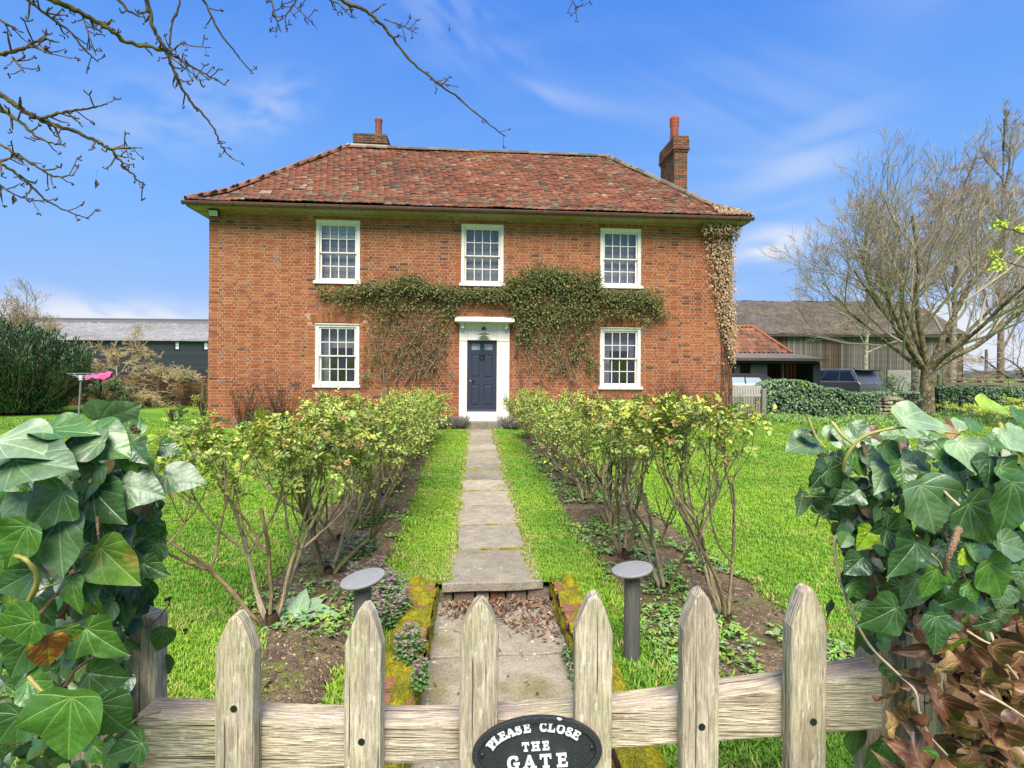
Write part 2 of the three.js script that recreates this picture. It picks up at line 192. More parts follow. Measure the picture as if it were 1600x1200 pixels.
// sash windows: box frame, two sashes of eight panes, sill, cloth behind the glass, added grey backing upstairs
const roomDark = std({ color: rgb(0.48, 0.45, 0.40), roughness: 1 });
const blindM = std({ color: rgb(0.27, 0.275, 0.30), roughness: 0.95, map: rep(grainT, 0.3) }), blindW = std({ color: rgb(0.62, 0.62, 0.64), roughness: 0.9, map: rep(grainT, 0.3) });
function sashWindow([x0, x1, y0, y1], kind) {
  const zf = HZ0 - 0.012, b = new MB(), fw = 0.085, top = 0.075, sill = 0.075;
  b.box(x0, x0 + fw, y0 + sill, y1, zf - 0.16, zf, undefined, 0.006); b.box(x1 - fw, x1, y0 + sill, y1, zf - 0.16, zf, undefined, 0.006); b.box(x0 + fw, x1 - fw, y1 - top, y1, zf - 0.16, zf - 0.004, undefined, 0.006);
  b.box(x0 - 0.005, x1 + 0.005, y1 - 0.012, y1 + 0.012, zf - 0.1, zf + 0.03, undefined, 0.004);
  const w = b.build('window', MAT.white, house);
  const s = new MB(); s.box(x0 - 0.05, x1 + 0.05, y0, y0 + sill - 0.003, zf - 0.16, zf + 0.07, undefined, 0.008); s.build('sill', MAT.white, w);
  const ix0 = x0 + fw, ix1 = x1 - fw, iy0 = y0 + sill, iy1 = y1 - top, ym = (iy0 + iy1) / 2;
  const sash = (ya, yb, z, upper) => {
    const m = new MB(), st = 0.045, tr = upper ? 0.045 : 0.032, br = upper ? 0.032 : 0.085, d = 0.036, gb = 0.02;
    const xa = ix0 + 0.002, xb = ix1 - 0.002;
    m.box(xa, xa + st, ya, yb, z - d, z, undefined, 0.004); m.box(xb - st, xb, ya, yb, z - d, z, undefined, 0.004); m.box(xa + st, xb - st, ya, ya + br, z - d, z - 0.001, undefined, 0.004); m.box(xa + st, xb - st, yb - tr, yb, z - d, z - 0.001, undefined, 0.004);
    const ga = xa + st, gbx = xb - st, gy0 = ya + br, gy1 = yb - tr, cw = (gbx - ga) / 4, chh = (gy1 - gy0) / 2;
    for (let k = 1; k < 4; k++) m.box(ga + k * cw - gb / 2, ga + k * cw + gb / 2, gy0, gy1, z - d + 0.006, z - 0.005);
    m.box(ga, gbx, gy0 + chh - gb / 2, gy0 + chh + gb / 2, z - d + 0.005, z - 0.006);
    m.build('sash', MAT.white, w);
    for (let r = 0; r < 2; r++) for (let k = 0; k < 4; k++) { const g = new THREE.PlaneGeometry(cw - gb + 0.004, chh - gb + 0.004); const p = mesh('pane', g, MAT.glass, w); p.position.set(ga + (k + 0.5) * cw, gy0 + (r + 0.5) * chh, z - d * 0.55); const R = rng(k * 7 + r * 13 + Math.round(x0 * 10)); p.rotation.set((R() - 0.5) * 0.05, (R() - 0.5) * 0.05, 0); }
  };
  sash(ym - 0.014, iy1, zf - 0.035, true); sash(iy0, ym + 0.014, zf - 0.075, false);
  { const m = new MB(); m.box(ix0 + 0.02, ix0 + 0.035, ym + 0.02, ym + 0.07, zf - 0.034, zf - 0.026); m.box(ix1 - 0.035, ix1 - 0.02, ym + 0.02, ym + 0.07, zf - 0.034, zf - 0.026); m.build('sash_horn', MAT.white, w); }
  const room = new MB(); room.box(x0 - 0.6, x1 + 0.6, y0 - 0.5, y0 - 0.45, zf - 2.2, zf - 0.3); room.box(x0 - 0.6, x1 + 0.6, y1 + 0.15, y1 + 0.2, zf - 2.2, zf - 0.3); room.box(x0 - 0.65, x0 - 0.6, y0 - 0.5, y1 + 0.2, zf - 2.2, zf - 0.3); room.box(x1 + 0.6, x1 + 0.65, y0 - 0.5, y1 + 0.2, zf - 2.2, zf - 0.3); room.box(x0 - 0.6, x1 + 0.6, y0 - 0.5, y1 + 0.2, zf - 2.25, zf - 2.2);
  if (kind === 'lower') room.build('room', roomDark, w); else room.build('room', roomDark, w);
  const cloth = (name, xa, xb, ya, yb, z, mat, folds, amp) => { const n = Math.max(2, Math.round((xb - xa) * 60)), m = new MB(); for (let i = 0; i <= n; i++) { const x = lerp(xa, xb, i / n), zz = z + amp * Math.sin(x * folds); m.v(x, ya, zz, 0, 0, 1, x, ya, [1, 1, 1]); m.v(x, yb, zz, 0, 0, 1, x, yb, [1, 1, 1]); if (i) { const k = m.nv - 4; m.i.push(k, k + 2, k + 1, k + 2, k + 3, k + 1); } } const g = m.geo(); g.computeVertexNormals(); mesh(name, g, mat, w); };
  if (kind !== 'lower') cloth('grey_pane_backing', ix0 - 0.02, ix1 + 0.02, iy0 - 0.05, iy1 + 0.05, zf - 0.22, blindM, 26, 0.0015);  // added grey sheet, stands in for the sky reflected in the upper panes
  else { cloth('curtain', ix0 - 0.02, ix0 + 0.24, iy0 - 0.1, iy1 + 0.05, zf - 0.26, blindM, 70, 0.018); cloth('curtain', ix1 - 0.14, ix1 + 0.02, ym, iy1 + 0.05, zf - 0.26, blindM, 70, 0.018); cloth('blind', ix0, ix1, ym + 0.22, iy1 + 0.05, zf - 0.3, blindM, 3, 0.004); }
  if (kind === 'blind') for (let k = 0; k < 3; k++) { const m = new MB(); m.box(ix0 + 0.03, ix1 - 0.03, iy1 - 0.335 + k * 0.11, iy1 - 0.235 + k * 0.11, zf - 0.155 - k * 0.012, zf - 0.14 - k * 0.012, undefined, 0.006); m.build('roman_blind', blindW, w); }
  return w;
}
sashWindow(WIN[0], 'blind'); sashWindow(WIN[1], 'net'); sashWindow(WIN[2], 'net'); sashWindow(WIN[3], 'lower'); sashWindow(WIN[4], 'lower');  // net: upper window with only the added grey backing
{ // front door with its surround, hood and step
  const [a, b, , d] = DOOR, z = HZ0, da = -0.235, db = 0.53, dy0 = 0.415, dy1 = 2.265, s = new MB();
  s.box(a, da, 0.19, d, z - 0.18, z + 0.055, undefined, 0.008); s.box(db, b, 0.19, d, z - 0.18, z + 0.055, undefined, 0.008); s.box(da, db, dy1, d, z - 0.18, z + 0.045, undefined, 0.006);
  s.box(a + 0.012, da - 0.015, 0.2, 0.42, z + 0.054, z + 0.07, undefined, 0.004); s.box(db + 0.015, b - 0.012, 0.2, 0.42, z + 0.054, z + 0.07, undefined, 0.004);
  s.box(da - 0.03, db + 0.03, dy1 + 0.005, dy1 + 0.035, z + 0.044, z + 0.062, undefined, 0.004);
  s.box(a + 0.005, da, dy1 - 0.02, dy1 + 0.02, z + 0.054, z + 0.066, undefined, 0.003); s.box(db, b - 0.005, dy1 - 0.02, dy1 + 0.02, z + 0.054, z + 0.066, undefined, 0.003);
  s.build('door_surround', MAT.white, house);
  const th = new MB(); th.box(da + 0.001, db - 0.001, 0.19, dy0, z - 0.2, z + 0.05, undefined, 0.008); th.build('threshold', MAT.white, house);
  const hood = new MB(), sh = new THREE.Shape([[0, 0], [0.34, 0], [0.34, 0.035], [0.30, 0.05], [0, 0.15]].map((q) => new THREE.Vector2(...q))), hg = new THREE.ExtrudeGeometry(sh, { depth: 1.5, bevelEnabled: true, bevelSize: 0.006, bevelThickness: 0.006, bevelSegments: 1 });
  hood.add(hg, new THREE.Matrix4().makeBasis(V(0, 0, 1), V(0, 1, 0), V(-1, 0, 0)).setPosition(V(0.96, d, z)));
  hood.box(-0.50, 0.92, d - 0.03, d - 0.001, z + 0.01, z + 0.27, undefined, 0.006);
  const h = hood.build('door_hood', MAT.white, house);
  for (const x of [a + 0.05, b - 0.13]) { const m = new MB(); m.box(x, x + 0.08, d - 0.17, d - 0.031, z + 0.056, z + 0.2, undefined, 0.012); m.box(x + 0.01, x + 0.07, d - 0.23, d - 0.171, z + 0.056, z + 0.12, undefined, 0.012); m.build('bracket', MAT.white, h); }
  // door leaf
  const zd = z - 0.03, st = 0.105, W = db - da, m = new MB(), px = [da + st, (da + db) / 2 - 0.05, (da + db) / 2 + 0.05, db - st], rows = [[dy0 + 0.16, dy0 + 0.70], [dy0 + 0.90, dy0 + 1.48], [dy0 + 1.61, dy0 + 1.77]];
  m.box(da + 0.003, da + st, dy0 + 0.003, dy1 - 0.003, zd - 0.045, zd, undefined, 0.003); m.box(db - st, db - 0.003, dy0 + 0.003, dy1 - 0.003, zd - 0.045, zd, undefined, 0.003); m.box(px[1], px[2], dy0 + 0.003, dy1 - 0.003, zd - 0.044, zd - 0.001, undefined, 0.003);
  const ys = [dy0 + 0.003, ...rows.flat(), dy1 - 0.003]; for (let k = 0; k < ys.length; k += 2) for (const [l, r] of [[px[0], px[1]], [px[2], px[3]]]) m.box(l, r, ys[k], ys[k + 1], zd - 0.0445, zd - 0.0015, undefined, 0.002);
  const dm = m.build('door', MAT.navy, house);
  for (let r = 0; r < 3; r++) for (const [l, rr] of [[px[0], px[1]], [px[2], px[3]]]) {
    const [ya, yb] = rows[r];
    if (r === 2) { const p = mesh('pane', new THREE.PlaneGeometry(rr - l, yb - ya), MAT.glass, dm); p.position.set((l + rr) / 2, (ya + yb) / 2, zd - 0.03); const q = new MB(); q.box(l, rr, ya, yb, zd - 0.09, zd - 0.075); q.build('grey_pane_backing', std({ color: rgb(0.42, 0.43, 0.47) }), dm); }
    else { const q = new MB(); q.box(l, rr, ya, yb, zd - 0.04, zd - 0.022); q.add(new RoundedBoxGeometry(rr - l - 0.05, yb - ya - 0.05, 0.03, 2, 0.012), M4((l + rr) / 2, (ya + yb) / 2, zd - 0.02)); q.build('panel', MAT.navy, dm); }
  }
  const kn = new MB(); kn.add(new THREE.SphereGeometry(0.03, 14, 10), M4((da + db) / 2, dy0 + 1.50, zd + 0.012, 0, 0, 0, 1, 1.1, 0.6)); kn.add(new THREE.TorusGeometry(0.058, 0.011, 8, 20), M4((da + db) / 2, dy0 + 1.42, zd + 0.022, 0.1)); kn.add(new THREE.SphereGeometry(0.016, 8, 8), M4((da + db) / 2, dy0 + 1.362, zd + 0.02)); kn.build('knocker', MAT.black, dm);
  const kb = new MB(); kb.add(new THREE.SphereGeometry(0.03, 14, 10), M4(da + 0.155, dy0 + 0.82, zd + 0.045)); kb.add(new THREE.CylinderGeometry(0.012, 0.026, 0.05, 10), M4(da + 0.155, dy0 + 0.82, zd + 0.02, Math.PI / 2)); kb.build('door_knob', MAT.black, dm);
  const kk = new MB(); kk.add(new THREE.CylinderGeometry(0.026, 0.026, 0.012, 14), M4(da + 0.085, dy0 + 0.80, zd + 0.006, Math.PI / 2)); kk.build('lock_plate', std({ color: rgb(0.55, 0.52, 0.45), metalness: 0.9, roughness: 0.35 }), dm);
  const wb = new MB(); wb.box(da + 0.004, db - 0.004, dy0 + 0.004, dy0 + 0.05, zd, zd + 0.04, undefined, 0.012); wb.build('weather_board', MAT.navy, dm);
}
// ---- roof: profile with a bellcast at the eaves, tiles laid course by course
const EX0 = -7.03, EX1 = 7.12, EZ0 = -12.93, EZ1 = -19.0, EY = 5.56, RZ = -15.96, RY = 8.27;
const prof = (q) => { const k = 0.62; return q < k ? EY + q * 0.66 : EY + k * 0.66 + (q - k) * ((RY - EY - k * 0.66) / (RZ * -1 - 12.93 - k)); };   // height at distance q in from the eave line
const HALF = -RZ - 12.93;
const roofUnder = new MB();
{
  const edge = (q) => [V(EX0 + q, prof(q) - 0.05, EZ0 - q), V(EX1 - q, prof(q) - 0.05, EZ0 - q), V(EX1 - q, prof(q) - 0.05, EZ1 + q), V(EX0 + q, prof(q) - 0.05, EZ1 + q)], qs = [0, 0.62, HALF];
  for (let k = 0; k < 2; k++) { const A = edge(qs[k]), B = edge(qs[k + 1]); for (let s = 0; s < 4; s++) roofUnder.quad(A[s], A[(s + 1) % 4], B[(s + 1) % 4], B[s], [1, 1, 1]); }
  const A = edge(0); roofUnder.quad(A[3], A[2], A[1], A[0]);
}
const roof = roofUnder.build('roof', std({ color: rgb(0.12, 0.05, 0.035), roughness: 1 }), house);
{
  const R = rng(23), tw = 0.168, gauge = 0.092, mats = [], cols = [], single = [];
  // a plain clay tile: cambered, 12 mm thick, its lower edge at the origin side
  const tb = new MB(), nx = 4; { const L = 0.24, Wd = tw - 0.006, th = 0.017; const pt = (i, y, up) => { const t = i / nx - 0.5; return V(t * Wd, y, (0.25 - t * t) * 0.05 + (up ? th : 0)); }; for (let i = 0; i < nx; i++) { tb.quad(pt(i, 0, 1), pt(i + 1, 0, 1), pt(i + 1, L, 1), pt(i, L, 1)); tb.quad(pt(i, 0, 0), pt(i + 1, 0, 0), pt(i + 1, 0, 1), pt(i, 0, 1)); } tb.quad(pt(0, 0, 0), pt(0, 0, 1), pt(0, L, 1), pt(0, L, 0)); tb.quad(pt(nx, 0, 1), pt(nx, 0, 0), pt(nx, L, 0), pt(nx, L, 1)); }
  const tg = tb.geo();
  const pal = [[0.34, 0.108, 0.048], [0.37, 0.122, 0.052], [0.30, 0.096, 0.045], [0.26, 0.086, 0.043], [0.39, 0.142, 0.064], [0.32, 0.112, 0.050], [0.23, 0.084, 0.045]];
  const colour = (x, q) => { const r = R(), lo = sstep(1.0, 0.0, q), nearHip = sstep(1.3, 0.1, (EX1 - q) - x), n = fbm(x * 0.9 + 5, q * 1.4 + 2, 3); let c = pal[Math.floor(R() * pal.length)]; if (r < 0.10 + 0.42 * lo * sstep(0.35, 0.6, n) + 0.35 * nearHip) c = R() < 0.5 ? [0.25, 0.19, 0.11] : [0.16, 0.10, 0.055]; else if (r > 0.965) c = [0.42, 0.30, 0.20]; else if (r > 0.90) c = [0.12, 0.06, 0.048]; const k = (0.8 + 0.3 * R()) * (0.80 + 0.4 * n); return [c[0] * k, c[1] * k, c[2] * k]; };
  const lay = (along0, along1, basis, front, gain = 1) => {
    const slopeLen = Math.hypot(HALF, RY - EY) * 1.0; let q = -0.05, row = 0;
    while (q < HALF - 0.02) {
      const h = prof(Math.max(q, 0)), slope = Math.atan2(prof(q + 0.05) - prof(Math.max(q, 0)), 0.05 - (q < 0 ? q : 0) * 0), a0 = along0 + Math.max(0, q) + 0.02, a1 = along1 - Math.max(0, q) - 0.02;
      for (let x = a0 + (row % 2 ? tw / 2 : 0); x < a1; x += tw) {
        if (x + tw > a1 + 0.1) break;
        const sag = 0.05 * (fbm(x * 1.1, q * 1.5 + 30, 3) - 0.5) * 2 + (R() - 0.5) * 0.012, sl = (q < 0.55 ? Math.atan(0.66) : Math.atan((RY - EY - 0.62 * 0.66) / (HALF - 0.62))) - 0.125 + (R() - 0.5) * 0.075;
        const m = basis(x + tw / 2 + (R() - 0.5) * 0.03, q, h + 0.016 + sag, sl, (R() - 0.5) * 0.07, (R() - 0.5) * 0.07);
        const c = colour(front ? x : (x % 3), q);
        if (front && q > 0.15 && q < 0.75 && x > -4.2 && x < 3.2 && single.length < 285 * 1) single.push([m, c]); else { mats.push(m); cols.push(c); }
      }
      q += gauge * Math.cos(sl0(q)) * gain; row++;
    }
  };
  const sl0 = (q) => q < 0.62 ? Math.atan(0.66) : Math.atan((RY - EY - 0.62 * 0.66) / (HALF - 0.62));
  const mk = (pos, right, inward, sl, roll, skew) => { const up = V(0, 1, 0), y = inward.clone().multiplyScalar(Math.cos(sl)).addScaledVector(up, Math.sin(sl)), n = V().crossVectors(right, y).normalize(); const m = new THREE.Matrix4().makeBasis(right, y, n).setPosition(pos); return m.multiply(new THREE.Matrix4().makeRotationFromEuler(new THREE.Euler(0, roll, skew))); };
  lay(EX0, EX1, (x, q, y, sl, r, s) => mk(V(x, y, EZ0 - q), V(1, 0, 0), V(0, 0, -1), sl, r, s), true);
  lay(EZ1, EZ0, (z, q, y, sl, r, s) => mk(V(EX0 + q, y, z), V(0, 0, 1), V(1, 0, 0), sl, r, s), false, 1.0);
  lay(-EZ0, -EZ1, (z, q, y, sl, r, s) => mk(V(EX1 - q, y, -z), V(0, 0, -1), V(-1, 0, 0), sl, r, s), false, 1.0);
  const tm = []; for (let k = 0; k < 14; k++) { const c = colour(k - 6, k * 0.06), m = MAT.tile.clone(); m.color.setRGB(...c); tm.push(m); }
  single.forEach(([m], i) => { const b = mesh('tile', tg, tm[Math.floor(R() * 14)], roof); b.applyMatrix4(m); });
  instanced('tiling', tg, MAT.tile, mats, cols, roof);
  // ridge and hip tiles
  const half = new THREE.CylinderGeometry(0.105, 0.115, 0.335, 9, 1, true, -Math.PI / 2, Math.PI); half.rotateX(-Math.PI / 2);   // along z, open side down
  const inner = half.clone(), hb = new MB(); hb.add(half); hb.add(inner, new THREE.Matrix4().makeScale(0.86, 0.86, 1)); const hg = hb.geo();
  const run = (A, B, name, cf) => { const n = Math.round(A.distanceTo(B) / 0.31), d = V().subVectors(B, A).normalize(), m4 = new THREE.Matrix4(), s = V().crossVectors(V(0, 1, 0), d).normalize(), u = V().crossVectors(d, s); for (let k = 0; k < n; k++) { const p = A.clone().lerp(B, (k + 0.5) / n); m4.makeBasis(s, u, d).setPosition(p.x, p.y + 0.012 * (R() - 0.5), p.z); const mat = cf(k / n), b = mesh(name, hg, mat, roof); b.applyMatrix4(m4); b.rotateX((R() - 0.5) * 0.06); b.rotateZ((R() - 0.5) * 0.1); } };
  const gr = [[0.30, 0.25, 0.19], [0.24, 0.19, 0.15], [0.20, 0.14, 0.11], [0.33, 0.27, 0.20]].map((c) => { const m = MAT.tile.clone(); m.color.setRGB(...c); return m; }), pk = [[0.40, 0.19, 0.13], [0.36, 0.15, 0.10], [0.28, 0.13, 0.09]].map((c) => { const m = MAT.tile.clone(); m.color.setRGB(...c); return m; });
  const rl = V(EX0 + HALF, RY + 0.0, RZ), rr = V(EX1 - HALF, RY + 0.0, RZ);
  run(rr, rl, 'ridge_tile', () => gr[Math.floor(R() * 3)]);
  const bend = (x, s, z, t) => V(x + s * 0.62, prof(0.62) + 0.0, z + t * 0.62);
  run(V(EX0, EY + 0.0, EZ0), bend(EX0, 1, EZ0, -1), 'hip_tile', () => pk[Math.floor(R() * 3)]); run(bend(EX0, 1, EZ0, -1), rl, 'hip_tile', () => pk[Math.floor(R() * 3)]);
  run(V(EX1, EY + 0.0, EZ0), bend(EX1, -1, EZ0, -1), 'hip_tile', () => gr[Math.floor(R() * 4)]); run(bend(EX1, -1, EZ0, -1), rr, 'hip_tile', () => gr[Math.floor(R() * 4)]);
}
{ // eaves: soffit, fascia, gutter on brackets
  const s = new MB(); s.box(EX0 + 0.03, EX1 - 0.03, EAVE - 0.04, EAVE - 0.015, HZ0 - 0.02, EZ0 - 0.031); s.box(EX0 + 0.03, HX0 + 0.02, EAVE - 0.055, EAVE - 0.03, EZ1, HZ0 - 0.021); s.box(HX1 - 0.02, EX1 - 0.03, EAVE - 0.055, EAVE - 0.03, EZ1, HZ0 - 0.021); s.box(HX0, HX1, EAVE - 0.075, EAVE - 0.0405, HZ0 + 0.012, HZ0 + 0.045, undefined, 0.008); s.build('soffit', MAT.cream, house);
  const f = new MB(); f.box(EX0 + 0.01, EX1 - 0.01, EAVE - 0.045, EAVE + 0.09, EZ0 - 0.03, EZ0 - 0.005, undefined, 0.004); f.box(EX0 - 0.014, EX0 + 0.009, EAVE - 0.045, EAVE + 0.09, EZ1, EZ0 - 0.005); f.box(EX1 - 0.009, EX1 + 0.014, EAVE - 0.045, EAVE + 0.09, EZ1, EZ0 - 0.005); f.build('fascia', MAT.cream, house);
  const gm = std({ color: rgb(0.26, 0.125, 0.105), roughness: 0.5, map: rep(grainT, 2) }), g = new MB(), c = new THREE.CylinderGeometry(0.072, 0.072, 1, 12, 1, true, 0, Math.PI), mk = (x0, x1) => g.add(c, new THREE.Matrix4().makeBasis(V(0, -1, 0), V(1, 0, 0), V(0, 0, 1)).setPosition(V((x0 + x1) / 2, EAVE + 0.045, EZ0 + 0.07)).multiply(new THREE.Matrix4().makeScale(1, x1 - x0, 1)));
  mk(EX0 - 0.05, EX1 + 0.05);
  g.tube([V(EX0 - 0.05, EAVE + 0.045, EZ0 + 0.142), V(EX1 + 0.05, EAVE + 0.045, EZ0 + 0.142)], 0.008, 6); const gut = g.build('gutter', gm, house);
  const dk = std({ color: rgb(0.055, 0.035, 0.035), roughness: 0.5 });
  for (let k = 0; k < 17; k++) { const x = EX0 + 0.3 + k * 0.845, b = new MB(), q = new THREE.CylinderGeometry(0.077, 0.077, k % 4 === 2 ? 0.11 : 0.03, 12, 1, true, 0, Math.PI); b.add(q, new THREE.Matrix4().makeBasis(V(0, -1, 0), V(1, 0, 0), V(0, 0, 1)).setPosition(V(x, EAVE + 0.045, EZ0 + 0.07))); b.build(k % 4 === 2 ? 'joint' : 'bracket', k % 4 === 2 ? gm : dk, gut); }
  for (const x of [EX0 - 0.055, EX1 + 0.045]) { const b = new MB(); b.add(new THREE.CylinderGeometry(0.076, 0.076, 0.012, 14, 1, false, 0, Math.PI), new THREE.Matrix4().makeBasis(V(0, -1, 0), V(1, 0, 0), V(0, 0, 1)).setPosition(V(x, EAVE + 0.045, EZ0 + 0.07))); b.build('stop_end', dk, gut); }
}
// ---- chimneys
function chimney(x0, x1, z0, z1, ytop, ybase, opt) {
  const R = rng(opt.seed), core = new MB(); core.box(x0 + 0.012, x1 - 0.012, ybase, ytop - 0.01, z1 + 0.012, z0 - 0.012); const c = core.build('chimney', MAT.mortar, house), ms = [], cs = [], geo = new RoundedBoxGeometry(1, 1, 1, 1, 0.03), CH = 0.075;
  const n = Math.floor((ytop - ybase) / CH);
  for (let r = 0; r < n; r++) {
    const y = ytop - (r + 0.5) * CH, out = opt.out(r), bat = opt.batter ? opt.batter(r) : 0, X0 = x0 - out, X1 = x1 + out + bat, Z0 = z0 + out, Z1 = z1 - out;
    const line = (a, b, put) => { let x = a + (r % 2 ? -0.11 : 0); while (x < b) { const p = Math.max(a, x), q = Math.min(b, x + 0.222); x += 0.222; if (q - p > 0.04) { put((p + q) / 2, q - p - 0.011); const t = R(), k = 0.75 + 0.4 * R(), dark = t < opt.dark; cs.push((dark ? (R() < 0.4 ? [0.13, 0.10, 0.075] : [0.20, 0.13, 0.075]) : R() < 0.5 ? [0.44, 0.15, 0.065] : [0.36, 0.13, 0.07]).map((v) => v * k)); } } };
    line(X0, X1, (x, w) => ms.push(M4(x, y, Z0 - 0.05, 0, 0, 0, w, CH - 0.012, 0.1))); line(Z1, Z0, (z, w) => ms.push(M4(X0 + 0.05, y, z, 0, 0, 0, 0.099, CH - 0.012, w))); line(Z1, Z0, (z, w) => ms.push(M4(X1 - 0.05, y, z, 0, 0, 0, 0.099, CH - 0.012, w)));
  }
  instanced('brickwork', geo, MAT.brick, ms, cs, c);
  const cap = new MB(), fl = new THREE.CylinderGeometry(0.5, 0.72, 0.07, 4, 1); fl.rotateY(Math.PI / 4); cap.add(fl, M4((x0 + x1) / 2, ytop + 0.025, (z0 + z1) / 2, 0, 0, 0, (x1 - x0) + 0.02, 1, z0 - z1 + 0.02)); cap.build('flaunching', std({ color: rgb(0.30, 0.27, 0.17), map: rep(grainT, 0.3), bumpMap: rep(bumpT, 0.2), bumpScale: 0.02 }), c);
  const pot = mesh('chimney_pot', new THREE.LatheGeometry(opt.pot.map((q) => new THREE.Vector2(...q)), 20), std({ color: rgb(...opt.potCol), map: rep(grainT, 0.4) }), c); pot.position.set(opt.px, ytop + 0.03, opt.pz);
  return c;
}
chimney(-3.90, -2.92, -16.5, -17.25, 8.98, 7.4, { seed: 5, dark: 0.7, out: (r) => r < 4 ? 0.035 : 0, batter: (r) => Math.max(0, r - 2) * 0.032, px: -3.2, pz: -16.8, pot: [[0.06, 0], [0.115, 0], [0.105, 0.1], [0.105, 0.5], [0.125, 0.52], [0.125, 0.58], [0.09, 0.58], [0.085, 0.1]], potCol: [0.36, 0.10, 0.06] });
chimney(6.36, 6.80, -16.2, -17.45, 9.17, 5.6, { seed: 6, dark: 0.45, out: (r) => r === 0 ? 0.03 : r < 5 ? 0.045 : r === 5 ? 0.06 : r === 6 ? 0.03 : 0, px: 6.57, pz: -16.75, pot: [[0.1, 0], [0.14, 0], [0.13, 0.5], [0.15, 0.53], [0.15, 0.58], [0.135, 0.6], [0.155, 0.63], [0.155, 0.68], [0.135, 0.7], [0.155, 0.73], [0.155, 0.8], [0.13, 0.85], [0.1, 0.85], [0.09, 0.2]], potCol: [0.50, 0.11, 0.05] });
{ // lead apron below the left stack
  const m = new MB(); m.bar(V(-3.98, RY + 0.09, RZ + 0.06), V(-2.72, RY + 0.07, RZ + 0.06), 0.02, 0.07, undefined, 0.004); m.build('flashing', std({ color: rgb(0.55, 0.36, 0.28), roughness: 0.8 }), house);
}
{ // stone step at the door
  const m = new MB(); m.box(-0.56, 0.62, -0.02, 0.185, HZ0 + 0.1, HZ0 + 0.5, undefined, 0.02); m.build('doorstep', std({ color: rgb(0.34, 0.29, 0.20), map: rep(grainT, 0.8), bumpMap: rep(bumpT, 0.3), bumpScale: 0.01 }), house);
  const k = new MB(); k.box(-0.5, 0.9, 0, 0.188, HZ0 - 0.2, HZ0 + 0.099); k.build('plinth', MAT.white, house);
}
{ // enamel lamp over the door, floodlight under the eaves
  const t = thing('wall_lamp', 'small dark enamel lamp over the navy front door', 'lamp', V(0.19, 2.52, HZ0 + 0.05));
  const a = new MB(); a.add(new THREE.CylinderGeometry(0.05, 0.05, 0.03, 18), M4(0, 0.05, 0.012, Math.PI / 2)); a.tube([V(0, 0.05, 0.02), V(0, 0.06, 0.1), V(0, 0.03, 0.16), V(0, -0.03, 0.17)], 0.012, 8); a.build('arm', MAT.black, t);
  const s = mesh('shade', new THREE.LatheGeometry([[0.02, 0.05], [0.035, 0.02], [0.06, 0.0], [0.155, -0.035], [0.157, -0.04], [0.06, -0.008], [0.03, 0.01]].map((q) => new THREE.Vector2(...q)), 26), std({ color: rgb(0.09, 0.10, 0.09), roughness: 0.4 }), t); s.position.set(0, -0.07, 0.17);
  const b = mesh('bulb', new THREE.SphereGeometry(0.035, 12, 10), std({ color: rgb(0.7, 0.7, 0.62), roughness: 0.3 }), t); b.position.set(0, -0.11, 0.17);
  const f = thing('floodlight', 'square floodlight under the eaves at the left corner of the house', 'light', V(-6.48, EAVE - 0.11, HZ0 + 0.06));
  const h = new MB(); h.add(new RoundedBoxGeometry(0.24, 0.18, 0.1, 2, 0.02), M4(0, -0.03, 0.16, 0.35, 0.1)); h.build('housing', MAT.black, f); const g = new MB(); g.add(new RoundedBoxGeometry(0.2, 0.13, 0.012, 1, 0.004), M4(0.006, -0.048, 0.208, 0.35, 0.1)); g.build('lens', std({ color: rgb(0.45, 0.47, 0.36), roughness: 0.15 }), f); const r = new MB(); r.bar(V(0, 0.03, 0), V(0, 0.01, 0.12), 0.05, 0.03, undefined, 0.004); r.build('bracket', MAT.black, f);
}
